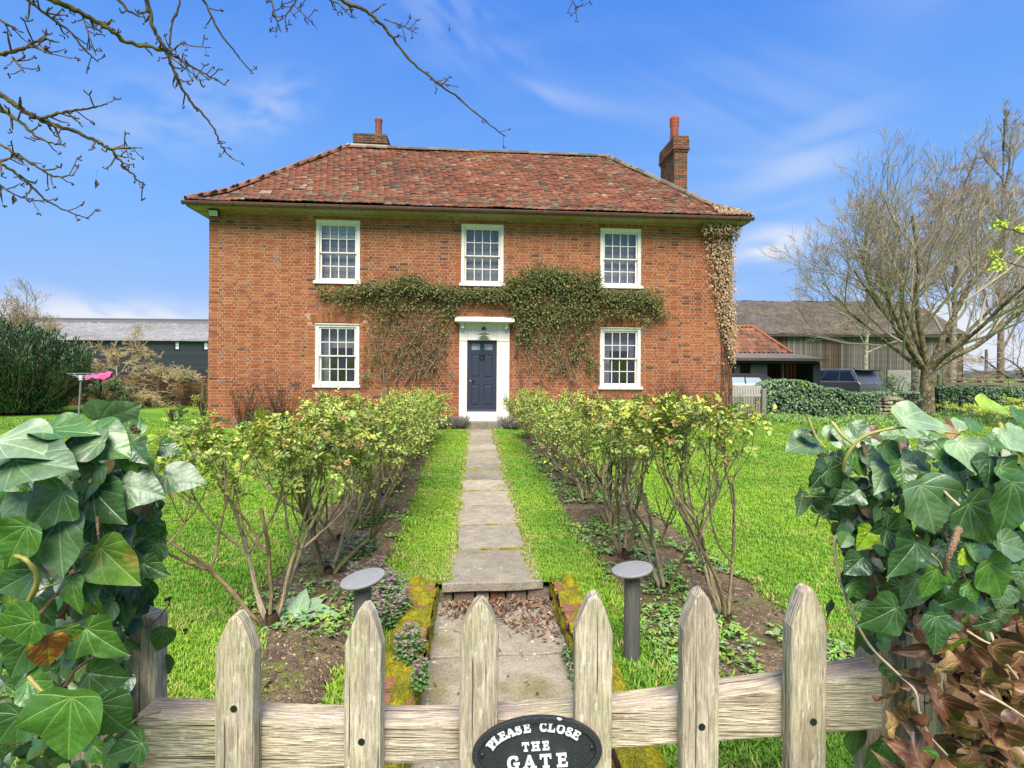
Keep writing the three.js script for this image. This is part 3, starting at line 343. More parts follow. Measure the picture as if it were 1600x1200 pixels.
// ------------------------------------------------------------------ ground, path, beds, grass
const PX0 = -0.235, PX1 = 0.465, QX0 = -0.15, QX1 = 0.40, STEPZ = -3.41, LOWY = -0.135;          // paved path: edges, the step, level of the lower part
const wob = (z, s) => 0.05 * (fbm(z * 1.3 + s, s, 3) - 0.5) * 2;
const bedL = (z) => [-1.42 + 0.035 * (z + 3.4) + 0.34 * sstep(-3.3, -2.4, z) + wob(z, 3) * 1.4, -0.57 + 0.033 * Math.min(0, z + 3.5) + wob(z, 9)], bedR = (z) => [0.88 + wob(z, 15), 1.86 + wob(z, 21) * 1.4];
const BZ0 = -2.1, BZ1 = -12.0;
{ // one sheet of lawn out to the horizon, with the sunken lower path cut out
  const s = new THREE.Shape([[-900, -900], [900, -900], [900, 900], [-900, 900]].map((q) => new THREE.Vector2(...q)));
  s.holes.push(new THREE.Path([[PX0 - 0.03, -STEPZ], [PX1 + 0.07, -STEPZ], [PX1 + 0.07, 0.5], [PX0 - 0.03, 0.5]].map((q) => new THREE.Vector2(...q))));
  const g = new THREE.ShapeGeometry(s); g.rotateX(-Math.PI / 2);
  const lawnT = texture(1024, 1024, (u, v) => {
    const p = fbm(u * 5, v * 5, 4, 5), q = fbm(u * 22 + 7, v * 22, 3, 22), h = fbm(u * 150, v * 150, 2, 150), r = hash2(Math.floor(u * 1024), Math.floor(v * 1024));
    let c = mix3([0.38, 0.61, 0.06], [0.52, 0.69, 0.08], sstep(0.35, 0.68, p)); c = mix3(c, [0.66, 0.72, 0.20], sstep(0.60, 0.82, q) * 0.5); const k = 0.72 + 0.34 * h + 0.22 * (r - 0.5); return [c[0] * k, c[1] * k, c[2] * k];
  });
  const lawnB = texture(512, 512, (u, v) => 0.6 * fbm(u * 90, v * 90, 3, 90) + 0.4 * hash2(Math.floor(u * 512), Math.floor(v * 512)), false);
  const m = std({ map: rep(lawnT, 6), bumpMap: rep(lawnB, 1.3), bumpScale: 0.03, roughness: 1 });
  meta(mesh('ground', g, m), null, null, null, 'structure');
}
const soilT = texture(1024, 1024, (u, v) => { const a = fbm(u * 10, v * 10, 5, 10), b = fbm(u * 60 + 9, v * 60, 3, 60), g = sstep(0.53, 0.66, fbm(u * 7 + 31, v * 7, 4, 7)) * sstep(0.4, 0.6, b), pale = sstep(0.78, 0.84, fbm(u * 120 + 5, v * 120, 2, 120)); let c = mix3([0.36, 0.295, 0.21], [0.58, 0.50, 0.385], a * 0.75 + b * 0.45 - 0.25); c = mix3(c, [0.34, 0.42, 0.10], g * 0.55); c = mix3(c, [0.74, 0.66, 0.55], pale * 0.8); const k = 0.8 + 0.4 * b; return [c[0] * k, c[1] * k, c[2] * k]; });
const soilB = texture(512, 512, (u, v) => 0.55 * fbm(u * 20, v * 20, 5, 20) + 0.45 * fbm(u * 90, v * 90, 2, 90), false);
const soilM = std({ map: rep(soilT, 1.6), bumpMap: rep(soilB, 0.7), bumpScale: 0.04, roughness: 1 });
const bedH = (x, z, e) => { const [a, b] = e(z), t = clamp((x - a) / (b - a)), ed = Math.min(1, 5 * Math.min(t, 1 - t)), fz = Math.min(1, 3 * Math.min(BZ0 - z, z - BZ1)); return 0.003 + (0.035 * Math.sin(t * Math.PI) + 0.05 * (fbm(x * 3.1 + 9, z * 3.1, 4) - 0.35) + 0.03 * (fbm(x * 17, z * 17, 3) - 0.5)) * ed * Math.max(0, fz); };
function bed(e, label) {
  const nz = 420, nx = 44, p = [], u = [], i = [];
  for (let j = 0; j <= nz; j++) { const z = lerp(BZ0, BZ1, j / nz), [a, b] = e(z), pin = 1 - sstep(0.0, 0.35, Math.min(BZ0 - z, z - BZ1)); for (let k = 0; k <= nx; k++) { const t = k / nx, x = lerp(a, b, 0.5 + (t - 0.5) * (1 - 0.35 * pin)); p.push(x, Math.max(0.004, bedH(x, z, e)), z); u.push(x, z); } }
  for (let j = 0; j < nz; j++) for (let k = 0; k < nx; k++) { const q = j * (nx + 1) + k; i.push(q, q + 1, q + nx + 1, q + 1, q + nx + 2, q + nx + 1); }
  const g = new THREE.BufferGeometry(); g.setAttribute('position', new THREE.Float32BufferAttribute(p, 3)); g.setAttribute('uv', new THREE.Float32BufferAttribute(u, 2)); g.setIndex(i); g.computeVertexNormals();
  meta(mesh('soil_bed', g, soilM), null, null, null, 'structure');
}
bed(bedL); bed(bedR);
const mossT = texture(512, 512, (u, v) => { const a = fbm(u * 9, v * 9, 4, 9), b = fbm(u * 60, v * 60, 3, 60); const c = mix3([0.50, 0.50, 0.04], [0.76, 0.70, 0.08], a * 1.2 - 0.1), k = 0.6 + 0.65 * b; return [c[0] * k, c[1] * k, c[2] * k]; });
const mossM = std({ map: rep(mossT, 0.4), bumpMap: rep(bumpT, 0.07), bumpScale: 0.012, roughness: 1 });
function mossCushion(x0, x1, y, z0, z1, seed, hgt = 0.022) { // cushions of moss with ragged edges over a strip
  const nz = Math.max(4, Math.round((z0 - z1) / 0.014)), nx = Math.max(4, Math.round((x1 - x0) / 0.012)), p = [], u = [], idx = [], on = [];
  for (let j = 0; j <= nz; j++) for (let k = 0; k <= nx; k++) { const x = lerp(x0, x1, k / nx), z = lerp(z0, z1, j / nz), t = Math.min(k, nx - k) / nx * 2, f = fbm(x * 13 + seed, z * 9 + seed, 4), cov = f - 0.42 + 0.08 * t; on.push(cov > 0); p.push(x, y - 0.004 + Math.max(0, hgt * sstep(0, 0.16, cov) * (0.6 + 0.9 * fbm(x * 45 + seed, z * 45, 3))), z); u.push(x, z); }
  for (let j = 0; j < nz; j++) for (let k = 0; k < nx; k++) { const q = j * (nx + 1) + k; if (on[q] || on[q + 1] || on[q + nx + 1] || on[q + nx + 2]) idx.push(q, q + 1, q + nx + 1, q + 1, q + nx + 2, q + nx + 1); }
  const g = new THREE.BufferGeometry(); g.setAttribute('position', new THREE.Float32BufferAttribute(p, 3)); g.setAttribute('uv', new THREE.Float32BufferAttribute(u, 2)); g.setIndex(idx); g.computeVertexNormals(); return g;
}
// paving
const slabT = texture(1024, 1024, (u, v) => { const a = fbm(u * 4, v * 4, 5, 4), b = fbm(u * 40 + 3, v * 40, 3, 40), s = hash2(Math.floor(u * 512), Math.floor(v * 512)), moss = sstep(0.56, 0.74, fbm(u * 6 + 13, v * 6 + 2, 5, 6)), lich = sstep(0.80, 0.86, fbm(u * 60 + 40, v * 60, 3, 60)); let c = mix3([0.545, 0.51, 0.445], [0.69, 0.65, 0.575], a); c = mix3(c, [0.43, 0.42, 0.20], moss * 0.45); c = mix3(c, [0.80, 0.77, 0.68], lich * 0.85); const k = 0.82 + 0.22 * b + 0.22 * (s - 0.5); return [c[0] * k, c[1] * k, c[2] * k]; });
const slabB = texture(512, 512, (u, v) => 0.5 * fbm(u * 60, v * 60, 3, 60) + 0.5 * fbm(u * 10, v * 10, 4, 10), false);
const slabMs = [0, 1, 2, 3, 4].map((k) => { const m = rep(slabT, 2.3), b = rep(slabB, 0.8); m.offset.set(k * 0.37, k * 0.61); const q = 0.84 + 0.07 * k; return std({ map: m, bumpMap: b, bumpScale: 0.008, roughness: 0.95, color: rgb(q, q, q * 0.985) }); });
const path = meta(new THREE.Group(), null, null, null, 'structure'); path.name = 'path'; scene.add(path);
const slabShape = (x0, x1, z0, z1, R) => { const c = 0.02, pts = [], N = 5; const edge = (ax, az, bx, bz) => { for (let k = 0; k < N; k++) { const t = k / N, e = (R() - 0.5) * 0.014; pts.push(new THREE.Vector2(ax + (bx - ax) * t + (az === bz ? 0 : e), -(az + (bz - az) * t + (az === bz ? e : 0)))); } }; edge(x0 + c, z0, x1 - c, z0); edge(x1, z0 - c, x1, z1 + c); edge(x1 - c, z1, x0 + c, z1); edge(x0, z1 + c, x0, z0 - c); return new THREE.Shape(pts); };
{
  const R = rng(31), ys = [860, 821.5, 792, 768, 751, 737, 725.5, 715.5, 703.5, 694, 687.5, 680.5];
  const zs = [STEPZ, ...ys.map((y) => G(764, y).z), -12.83];
  for (let k = 0; k < zs.length - 1; k++) {
    const z0 = zs[k] + (k ? -0.012 : 0.012), z1 = zs[k + 1] + 0.012; if (z0 - z1 < 0.1) continue;
    const g = new THREE.ExtrudeGeometry(slabShape((k ? QX0 : PX0) + (R() - 0.5) * 0.03, (k ? QX1 : PX1) + (R() - 0.5) * 0.03, z0, z1, R), { depth: 0.05, bevelEnabled: true, bevelSize: 0.004, bevelThickness: 0.005, bevelSegments: 1 }); g.rotateX(-Math.PI / 2); g.translate(0, -0.047 + 0.006 * R(), 0); g.rotateZ((R() - 0.5) * 0.008);
    mesh('paving_slab', g, slabMs[k % 5], path);
  }
  for (let k = 1; k < zs.length - 1; k++) { const z = zs[k] - 0.0; if (z < -9) break; const jm = mossCushion(QX0 - 0.01, QX1 + 0.01, 0.003, z + 0.022, z - 0.022, 60 + k, 0.014); mesh('moss', jm, mossM, path); }
  // lower path
  const lz = [STEPZ - 0.1, G(760, 1024.6, LOWY).z, -1.75, -0.95, -0.2];
  for (let k = 0; k < lz.length - 1; k++) { const g = new THREE.ExtrudeGeometry(slabShape(PX0 - 0.015, PX1 + 0.05, lz[k + 1] - 0.012 + 0.012 * 2 - 0.012, lz[k + 1], R), { depth: 0.05 }); g.dispose(); const g2 = new THREE.ExtrudeGeometry(slabShape(PX0 - 0.02, PX1 + 0.055, lz[k + 1] - (k < 3 ? 0.012 : 0), lz[k] + 0.012, R), { depth: 0.05, bevelEnabled: true, bevelSize: 0.004, bevelThickness: 0.005, bevelSegments: 1 }); g2.rotateX(-Math.PI / 2); g2.translate(0, LOWY - 0.055 + 0.008 * R(), 0); mesh('paving_slab', g2, slabMs[(k + 2) % 5], path); }
  const under = new MB(); under.box(PX0 - 0.2, PX1 + 0.2, LOWY - 0.2, LOWY - 0.03, STEPZ - 0.3, 0.5); under.box(PX0 - 0.2, PX1 + 0.2, LOWY - 0.03, -0.06, STEPZ - 0.3, STEPZ - 0.085); under.box(PX0 - 0.22, PX0 - 0.03, LOWY - 0.03, -0.06, STEPZ - 0.085, 0.5); under.box(PX1 + 0.07, PX1 + 0.25, LOWY - 0.03, -0.06, STEPZ - 0.085, 0.5); under.build('path_bed', soilM, path);
  // riser below the step: bricks on end and rubble
  let x = PX0 - 0.02; while (x < PX1 + 0.02) { const w = 0.06 + 0.13 * R(), b = new MB(), red = R() < 0.25; b.box(x, Math.min(x + w, PX1 + 0.04), LOWY - 0.03, -0.055, STEPZ - 0.09, STEPZ - 0.012 - 0.015 * R(), undefined, 0.008); b.build('riser_brick', std({ color: red ? rgb(0.34, 0.12, 0.06) : rgb(0.25 + 0.08 * R(), 0.21 + 0.06 * R(), 0.16), map: rep(grainT, 0.3), bumpMap: rep(bumpT, 0.15), bumpScale: 0.008 }), path); x += w + 0.01; }
}
// mossy brick edgings on either side of the lower path
function edging(xi, xo, label, seed) {
  const R = rng(seed), t = thing('brick_edging', label, 'edging'), s = Math.sign(xo - xi), x0 = Math.min(xi, xo), x1 = Math.max(xi, xo);
  for (let r = 0; r < 2; r++) { let z = STEPZ + 0.03 + (r ? 0 : -0.1); while (z < -0.6) { const L = 0.215, b = new MB(), y0 = LOWY - 0.02 + r * 0.1, j = (R() - 0.5) * 0.008; b.box(x0 + j + (r ? 0 : 0.012), x1 + j, y0, y0 + (r ? 0.07 : 0.09), z, z + L, undefined, 0.008); const k = 0.8 + 0.4 * R(); b.build('brick', std({ color: rgb(0.44 * k, 0.19 * k, 0.105 * k), map: rep(grainT, 0.3), bumpMap: rep(bumpT, 0.16), bumpScale: 0.009, roughness: 0.95 }), t); z += L + 0.012; } }
  mesh('moss', mossCushion(x0 - 0.012, x1 + 0.012, LOWY + 0.151, -0.6, STEPZ - 0.03, seed, 0.032), mossM, t);
  const side = mossCushion(-0.005, 0.125, 0, -0.6, STEPZ - 0.03, seed + 4, 0.018); side.rotateZ(s > 0 ? Math.PI / 2 : -Math.PI / 2); side.translate(xi - s * 0.001, s > 0 ? LOWY - 0.003 : LOWY + 0.122, 0); mesh('moss', side, mossM, t);
  return t;
}
edging(PX0 - 0.02, PX0 - 0.185, 'low brick edging under thick moss, left of the lower path', 41);
edging(PX1 + 0.055, PX1 + 0.19, 'low brick edging with bare patches in its moss, right of the lower path', 47);

// grass: tufts of blades over the near lawn, thinner with distance
const inBed = (x, z, pad = 0) => { if (z > BZ0 - pad * 0.5 || z < BZ1) return false; const [a, b] = bedL(z), [c, d] = bedR(z); return (x > a + pad && x < b - pad) || (x > c + pad && x < d - pad); };
const onLawn = (x, z) => { if (z < -12.75 && x > -7 && x < 7.2) return false; if (z > STEPZ - 0.02 && x > PX0 - 0.2 && x < PX1 + 0.2) return false; if (x > QX0 + 0.02 * Math.sin(z * 9) && x < QX1 - 0.03 * Math.max(0, Math.sin(z * 1.7 + 1)) + 0.02 * Math.sin(z * 7 + 1) && z < STEPZ) return false; return !inBed(x, z, 0.03); };
{
  const R = rng(51), geos = [];
  for (let g = 0; g < 3; g++) { const b = new MB(); for (let k = 0; k < 11; k++) { const a = R() * 6.283, r = 0.022 * Math.sqrt(R()), lean = 0.4 + 0.7 * R(), h = 0.014 + 0.013 * R(), w = 0.0022, bx = Math.cos(a) * r, bz = Math.sin(a) * r, d = R() * 6.283, dx = Math.cos(d), dz = Math.sin(d), A = V(bx - dz * w, -0.006, bz + dx * w), B = V(bx + dz * w, -0.006, bz - dx * w), m0 = V(bx + dx * h * lean * 0.35, h * 0.6, bz + dz * h * lean * 0.35), C = V(m0.x - dz * w * 0.8, m0.y, m0.z + dx * w * 0.8), D = V(m0.x + dz * w * 0.8, m0.y, m0.z - dx * w * 0.8), T = V(bx + dx * h * lean, h, bz + dz * h * lean); b.tri(A, B, D); b.tri(A, D, C); b.tri(C, D, T); } geos.push(b.geo()); }
  const gm = std({ color: rgb(1, 1, 1), roughness: 0.7 });
  const sets = [[[], []], [[], []], [[], []]], put = (x, z, sc, dry) => { const n = fbm(x * 0.9 + 3, z * 0.9, 4), y = fbm(x * 3 + 30, z * 3, 3), r = R(); let c = mix3([0.125, 0.285, 0.016], [0.245, 0.405, 0.022], sstep(0.3, 0.7, n) * 0.75 + 0.25 * r); if (r > 0.93 || (y > 0.62 && r > 0.6)) c = [0.36, 0.38, 0.08]; if (dry > R()) c = [0.42, 0.34, 0.13]; const k = 0.75 + 0.5 * R(), q = sets[Math.floor(R() * 3)]; q[0].push(M4(x, 0, z, 0, R() * 6.28, 0, sc, sc * (0.7 + 0.5 * R()), sc)); q[1].push([c[0] * k, c[1] * k, c[2] * k]); };
  const edgeDry = (x, z) => { const a = Math.abs(x - QX0), b = Math.abs(x - QX1); return z < STEPZ + 0.2 ? 0.6 * sstep(0.09, 0.0, Math.min(a, b)) : 0; };
  for (let k = 0; k < 125000; k++) { // density falls with distance; only the wedge in front of the camera
    const d = 1.5 + 13.5 * Math.pow(R(), 1.5), w = d * 1.12, xc = (R() * 2 - 1) * w, x = xc * CAMR[0] + d * CAMF[0], z = xc * CAMR[2] + d * CAMF[2];
    if (!onLawn(x, z)) continue; put(x, z, 0.76 + 0.085 * d, edgeDry(x, z));
  }
  for (let k = 0; k < 14000; k++) { const z = -3.42 - 9.2 * Math.pow(R(), 1.3), left = R() < 0.5, x = (left ? QX0 + 0.03 - 0.55 * R() : QX1 - 0.03 + 0.5 * R()); if (inBed(x, z) || !onLawn(x, z)) continue; put(x, z, 0.8 + 0.08 * -z, edgeDry(x, z)); }
  for (let k = 0; k < 2600; k++) { const z = -1.9 - 10 * Math.pow(R(), 1.4), b = R() < 0.5 ? bedL(z) : bedR(z), x = b[R() < 0.5 ? 0 : 1] + (R() - 0.5) * 0.12; if (x > PX0 - 0.05 && x < PX1 + 0.05) continue; put(x, z, 1.3 + 0.7 * R(), 0.1); }
  for (let k = 0; k < 500; k++) { const left = R() < 0.3, x = left ? -0.5 - 0.9 * R() : 0.72 + 0.45 * R(), z = -1.5 - 0.55 * R() + (left ? 0.1 : -0.5 * R()); put(x, z, 1.4 + 1.0 * R(), 0.05); }
  const lawn = meta(new THREE.Group(), 'short bright green grass of the lawn on both sides of the path', 'grass', null, 'stuff'); lawn.name = 'grass'; scene.add(lawn);
  sets.forEach(([m, c], k) => instanced('grass_blades', geos[k], gm, m, c, lawn));
}
// ------------------------------------------------------------------ gate, sign, bollard lights
const woodT = texture(512, 1024, (u, v) => { // v runs along the grain
  const w = fbm(u * 3, v * 2, 3, 3, 2), gr = fbm(u * 30 + w * 2, v * 4, 5, 30, 4), fine = fbm(u * 150, v * 22, 3, 150, 22), big = fbm(u * 4 + 17, v * 3 + 5, 4, 4, 3), crack = sstep(0.74, 0.80, fbm(u * 64 + 3, v * 2 + 8, 3, 64, 2)), alg = sstep(0.48, 0.70, fbm(u * 5 + 40, v * 4 + 3, 4, 5, 4)), dark = sstep(0.60, 0.78, fbm(u * 9 + 60, v * 5, 4, 9, 5)), lich = sstep(0.70, 0.78, fbm(u * 34 + 9, v * 30, 3, 34, 30));
  const sp = hash2(Math.floor(u * 512), Math.floor(v * 160)); let c = mix3([0.555, 0.50, 0.43], [0.79, 0.725, 0.635], gr * 0.6 + big * 0.55 - 0.08); c = mix3(c, [0.60, 0.575, 0.42], alg * 0.38); c = mix3(c, [0.44, 0.37, 0.30], dark * 0.5); c = mix3(c, [0.80, 0.80, 0.70], lich * 0.4); const k = 0.68 + 0.50 * fine + 0.16 * sp; c = [c[0] * k, c[1] * k, c[2] * k]; return mix3(c, [0.24, 0.19, 0.15], crack * 0.75);
});
const woodB = texture(512, 1024, (u, v) => 0.45 * fbm(u * 44, v * 5, 4, 44, 5) + 0.55 * fbm(u * 150, v * 22, 3, 150, 22) - 0.5 * sstep(0.74, 0.80, fbm(u * 64 + 3, v * 2 + 8, 3, 64, 2)), false);
const woodMat = (ox, oy, along) => { const a = woodT.clone(), b = woodB.clone(); for (const t of [a, b]) { t.center.set(0, 0); t.repeat.set(1 / 0.28, 1 / 0.6); t.rotation = 0; t.offset.set(ox, oy); t.needsUpdate = true; } return std({ map: a, bumpMap: b, bumpScale: 0.0042, roughness: 0.92 }); };
const woodMs = [0, 1, 2, 3, 4, 5].map((k) => woodMat(k * 0.27 + 0.1, k * 0.41, 'y')), woodH = [0, 1].map((k) => woodMat(k * 0.37, k * 0.23 + 0.3, 'x'));
const GD = 0.85, gatePos = V(CAMF[0] * GD, 0, CAMF[2] * GD);
const gx = (px) => (px - CX) * GD / FPX, gy = (py) => EYE - (py - CY) * GD / FPX;
const gate = thing('garden_gate', 'weathered oak picket garden gate with pointed pickets and curved top rail', 'gate', gatePos); gate.rotation.y = -YAW;
const extr = (pts, depth, bev = 0.004) => { const g = new THREE.ExtrudeGeometry(new THREE.Shape(pts.map((q) => new THREE.Vector2(...q))), { depth, bevelEnabled: true, bevelSize: bev, bevelThickness: bev, bevelSegments: 2, steps: 1 }); g.translate(0, 0, -depth); return g; };
// roughen a sawn piece a little: worn arrises and wander, by position so that shared corners stay together
const wear = (g, amp, seed, along = 'y') => { const p = g.attributes.position; for (let i = 0; i < p.count; i++) { const x = p.getX(i), y = p.getY(i), z = p.getZ(i); p.setXYZ(i, x + amp * (fbm(y * 14 + seed, z * 20 + x * 3, 3) - 0.5) * 2, y + amp * 0.6 * (fbm(x * 60 + seed, z * 30, 2) - 0.5), z); } g.computeVertexNormals(); return grain(g, along); };
const grain = (g, along) => { const p = g.attributes.position, n = g.attributes.normal, u = g.attributes.uv; for (let i = 0; i < p.count; i++) { const x = p.getX(i), y = p.getY(i), z = p.getZ(i), nx = Math.abs(n.getX(i)), ny = Math.abs(n.getY(i)), nz = Math.abs(n.getZ(i)); const [a, b, na] = along === 'y' ? [x, y, nx] : [y, x, ny]; if (nz >= nx && nz >= ny) u.setXY(i, a, b); else if (na > 0.6) u.setXY(i, z + 0.11, b); else u.setXY(i, along === 'y' ? x + z * 0.5 : y + 0.2, along === 'y' ? z + y * 0.3 : z * 2 + x * 0.2); } return g; };
const LOWR = 0.16;
{
  const pick = [[371, 60, 968, 1020], [570, 57, 953, 1010], [752, 59, 943, 985], [930, 58, 933, 985], [1099, 57, 927, 982], [1265, 55, 920, 976]];
  pick.forEach(([px, w, top, sh], k) => {
    const x = gx(px), hw = gx(CX + w) / 2 - 0.0036, y1 = gy(top), ys = gy(sh), pts = [[x - hw, 0.0]]; for (let j = 1; j <= 10; j++) pts.push([x - hw, lerp(0, ys, j / 10)]);
    pts.push([x - hw * 0.66, lerp(ys, y1, 0.45)], [x - hw * 0.26, lerp(ys, y1, 0.90)], [x - hw * 0.08, y1 - 0.001], [x + hw * 0.10, y1], [x + hw * 0.34, lerp(ys, y1, 0.84)], [x + hw * 0.72, lerp(ys, y1, 0.40)]); for (let j = 10; j >= 0; j--) pts.push([x + hw, lerp(0, ys - 0.003, j / 10)]);
    const p = mesh('picket', wear(extr(pts, 0.023), 0.0022, k * 3.7), woodMs[k], gate); p.rotation.z = [0.004, -0.003, 0.002, -0.004, 0.003, -0.004][k] * 0.3;
    const hole = [[1108], [1158], null, null, [1131], [1122]][k]; if (hole) { const n = new MB(); n.add(new THREE.CylinderGeometry(0.0058, 0.0058, 0.006, 14), M4(x + (k === 5 ? 0.008 : 0), gy(hole[0]), 0.002, Math.PI / 2)); n.build('nail', MAT.black, gate); }
  });
  // top rail, bowed: upper and lower edges follow the photograph
  const RS = 1.034, up = [[222, 1096], [300, 1098], [380, 1102], [470, 1106], [570, 1107], [660, 1106], [720, 1104], [785, 1099], [850, 1094], [910, 1089], [960, 1084], [1010, 1078], [1062, 1071], [1128, 1061], [1180, 1054], [1225, 1047], [1292, 1034], [1340, 1027], [1380, 1021]];
  const dn = [[1380, 1133], [1292, 1140], [1200, 1147], [1132, 1153], [1060, 1158], [960, 1166], [850, 1176], [724, 1186], [606, 1193], [500, 1201], [380, 1208], [222, 1214]];
  const rail = wear(extr([...dn, ...up.map(([a, b]) => [a, b + 29])].map(([a, b]) => [gx(a) * RS, EYE - (EYE - gy(b)) * RS]).reverse(), 0.045), 0.0018, 31, 'x'); rail.translate(0, 0, -0.032); mesh('rail', rail, woodH[0], gate);
  const low = wear(extr([[gx(222) * 1.03, LOWR], [gx(1380) * 1.03, LOWR], [gx(1380) * 1.03, LOWR + 0.1], [gx(222) * 1.03, LOWR + 0.1]], 0.045), 0.002, 37, 'x'); low.translate(0, 0, -0.032); mesh('rail', low, woodH[1], gate);
  for (const [a, b, t, k] of [[152, 193, 1011, 4], [1411, 1457, 1022, 1]]) { const s = wear(extr([[gx(a), -0.02], [gx(a), gy(t)], [lerp(gx(a), gx(b), 0.35), gy(t) + 0.012], [gx(b), gy(t) + 0.002], [gx(b), -0.02]], 0.024), 0.002, k * 9); s.translate(0, 0, -0.082); mesh('stile', s, woodMs[k], gate); }
  const lp = thing('gate_post', 'weathered oak gate post half hidden in the left ivy', 'post', gatePos); lp.rotation.y = -YAW; { const s = wear(extr([[gx(95), -0.2], [gx(95), gy(1050)], [gx(148), gy(1042)], [gx(148), -0.2]], 0.09), 0.003, 71); s.translate(0, 0, -0.03); mesh('post', s, woodMs[3], lp); }
  const rp = thing('gate_post', 'weathered oak gate post against the right ivy and dry leaves', 'post', gatePos); rp.rotation.y = -YAW; { const s = wear(extr([[gx(1460), -0.2], [gx(1460), gy(1010)], [gx(1510), gy(1015)], [gx(1510), -0.2]], 0.1), 0.003, 77); s.translate(0, 0, -0.04); mesh('post', s, woodMs[5], rp); }
}
{ // cast iron sign
  const t = thing('gate_sign', 'oval black cast iron sign with white lettering screwed to the gate pickets', 'sign', V(0, 0, 0)); t.position.copy(gatePos).add(V(gx(842.5) * CAMR[0], gy(1165), gx(842.5) * CAMR[2])).add(V(-CAMF[0] * 0.012, 0, -CAMF[2] * 0.012)); t.rotation.set(0, -YAW, 0.075, 'YXZ');
  const A = gx(CX + 98.5), B = gx(CX + 54), el = (a, b, n = 64) => Array.from({ length: n }, (_, k) => [a * Math.cos(k / n * 6.28319), b * Math.sin(k / n * 6.28319)]);
  const im = std({ color: rgb(0.022, 0.024, 0.028), roughness: 0.42, bumpMap: rep(bumpT, 0.02), bumpScale: 0.0012 }), wm = std({ color: rgb(0.74, 0.73, 0.71), roughness: 0.5 });
  const pl = extr(el(A - 0.002, B - 0.002), 0.005, 0.001); mesh('plate', pl, im, t);
  const rimS = new THREE.Shape(el(A, B).map((q) => new THREE.Vector2(...q))); rimS.holes.push(new THREE.Path(el(A - 0.0072, B - 0.0072).map((q) => new THREE.Vector2(...q)))); const rim = new THREE.ExtrudeGeometry(rimS, { depth: 0.0045, bevelEnabled: true, bevelSize: 0.0015, bevelThickness: 0.0015, bevelSegments: 2 }); mesh('rim', rim, im, t);
  const chip = new MB(); chip.add(new THREE.SphereGeometry(0.0042, 8, 6), M4(0.040, B * 0.905 + 0.001, 0.0052, 0, 0, -0.35, 1.25, 0.62, 0.25)); chip.build('paint_chip', wm, t);
  const font = await new FontLoader().loadAsync('fonts/droid/droid_serif_bold.typeface.json');
  const glyph = (c, size) => { const g = new TextGeometry(c, { font, size, depth: 0.0028, curveSegments: 5, bevelEnabled: true, bevelSize: size * 0.028, bevelThickness: 0.0006, bevelSegments: 1 }); g.computeBoundingBox(); g.translate(-(g.boundingBox.min.x + g.boundingBox.max.x) / 2, 0, 0); return g; };
  const put = (c, x, y, size, rot) => { const m = mesh('letter', glyph(c, size), wm, t); m.position.set(x, y, 0.0012); m.rotation.z = rot; };
  // the upper line follows the rim
  const s1 = 0.0138, arc = 'PLEASE CLOSE', ang = [158.5, 146, 134.5, 122.5, 111.5, 100.5, 0, 80.5, 69.8, 57.5, 45, 33]; const a1 = A * 0.70, b1 = B * 0.60;
  for (let k = 0; k < arc.length; k++) if (arc[k] !== ' ') { const q = ang[k] * Math.PI / 180, tan = Math.atan2(-b1 * Math.cos(q), a1 * Math.sin(q)); put(arc[k], a1 * Math.cos(q), b1 * Math.sin(q), s1, tan); }
  'THE'.split('').forEach((c, k) => put(c, (k - 1) * 0.0165 - 0.0015, 0.0035, 0.0128, 0)); 'GATE'.split('').forEach((c, k) => put(c, (k - 1.5) * 0.0265, -0.0255, 0.0205, 0));
  for (const s of [-1, 1]) { const n = new MB(); n.add(new THREE.SphereGeometry(0.0042, 12, 8), M4(s * A * 0.86, 0, 0.001, 0, 0, 0, 1, 1, 0.6)); n.box(s * A * 0.86 - 0.003, s * A * 0.86 + 0.003, -0.0005, 0.0005, 0.003, 0.0045); n.build('screw', MAT.black, t); }
}
function bollard(px, py, d, tilt, turn, label) {
  const c = P(px, py, d), t = thing('bollard_light', label, 'light', V(c.x, 0, c.z), 'bollard lights beside the lower path'); t.rotation.y = turn;
  const gm = std({ color: rgb(0.20, 0.19, 0.17), roughness: 0.5, metalness: 0.15, map: rep(grainT, 0.25) }), cm = std({ color: rgb(0.40, 0.40, 0.385), roughness: 0.5, map: rep(texture(256, 256, (u, v) => { const d = sstep(0.5, 0.75, fbm(u * 7, v * 7, 4, 7)), s = sstep(0.82, 0.86, fbm(u * 60, v * 60, 2, 60)); return mix3([0.80, 0.81, 0.82], [0.93, 0.93, 0.90], d * 0.6 + s * 0.4); }), 0.3) });
  const H = c.y; mesh('column', new THREE.LatheGeometry([[0.0385, -0.1], [0.0385, H - 0.055], [0.037, H - 0.052], [0.033, H - 0.050], [0.033, H - 0.044], [0.038, H - 0.042], [0.042, H - 0.018], [0.02, H - 0.016]].map((q) => new THREE.Vector2(...q)), 32), gm, t);
  const cap = mesh('cap', new THREE.LatheGeometry([[0, -0.010], [0.085, -0.010], [0.096, -0.007], [0.099, -0.002], [0.099, 0.004], [0.097, 0.0065], [0.05, 0.0095], [0, 0.0105]].map((q) => new THREE.Vector2(...q)), 48), cm, t); cap.position.set(0, H - 0.004, 0); cap.rotation.set(0, 0, tilt);
  const led = mesh('diffuser', new THREE.CylinderGeometry(0.03, 0.036, 0.012, 24), std({ color: rgb(0.5, 0.5, 0.46), roughness: 0.4 }), t); led.position.set(0, H - 0.018, 0);
}
bollard(567, 903, 2.3, 0.18, 0.2, 'grey bollard light among purple weeds in the left bed, behind the second picket');
bollard(988, 888.5, 2.5, 0.17, -0.2, 'grey bollard light with full column showing, between two right pickets');

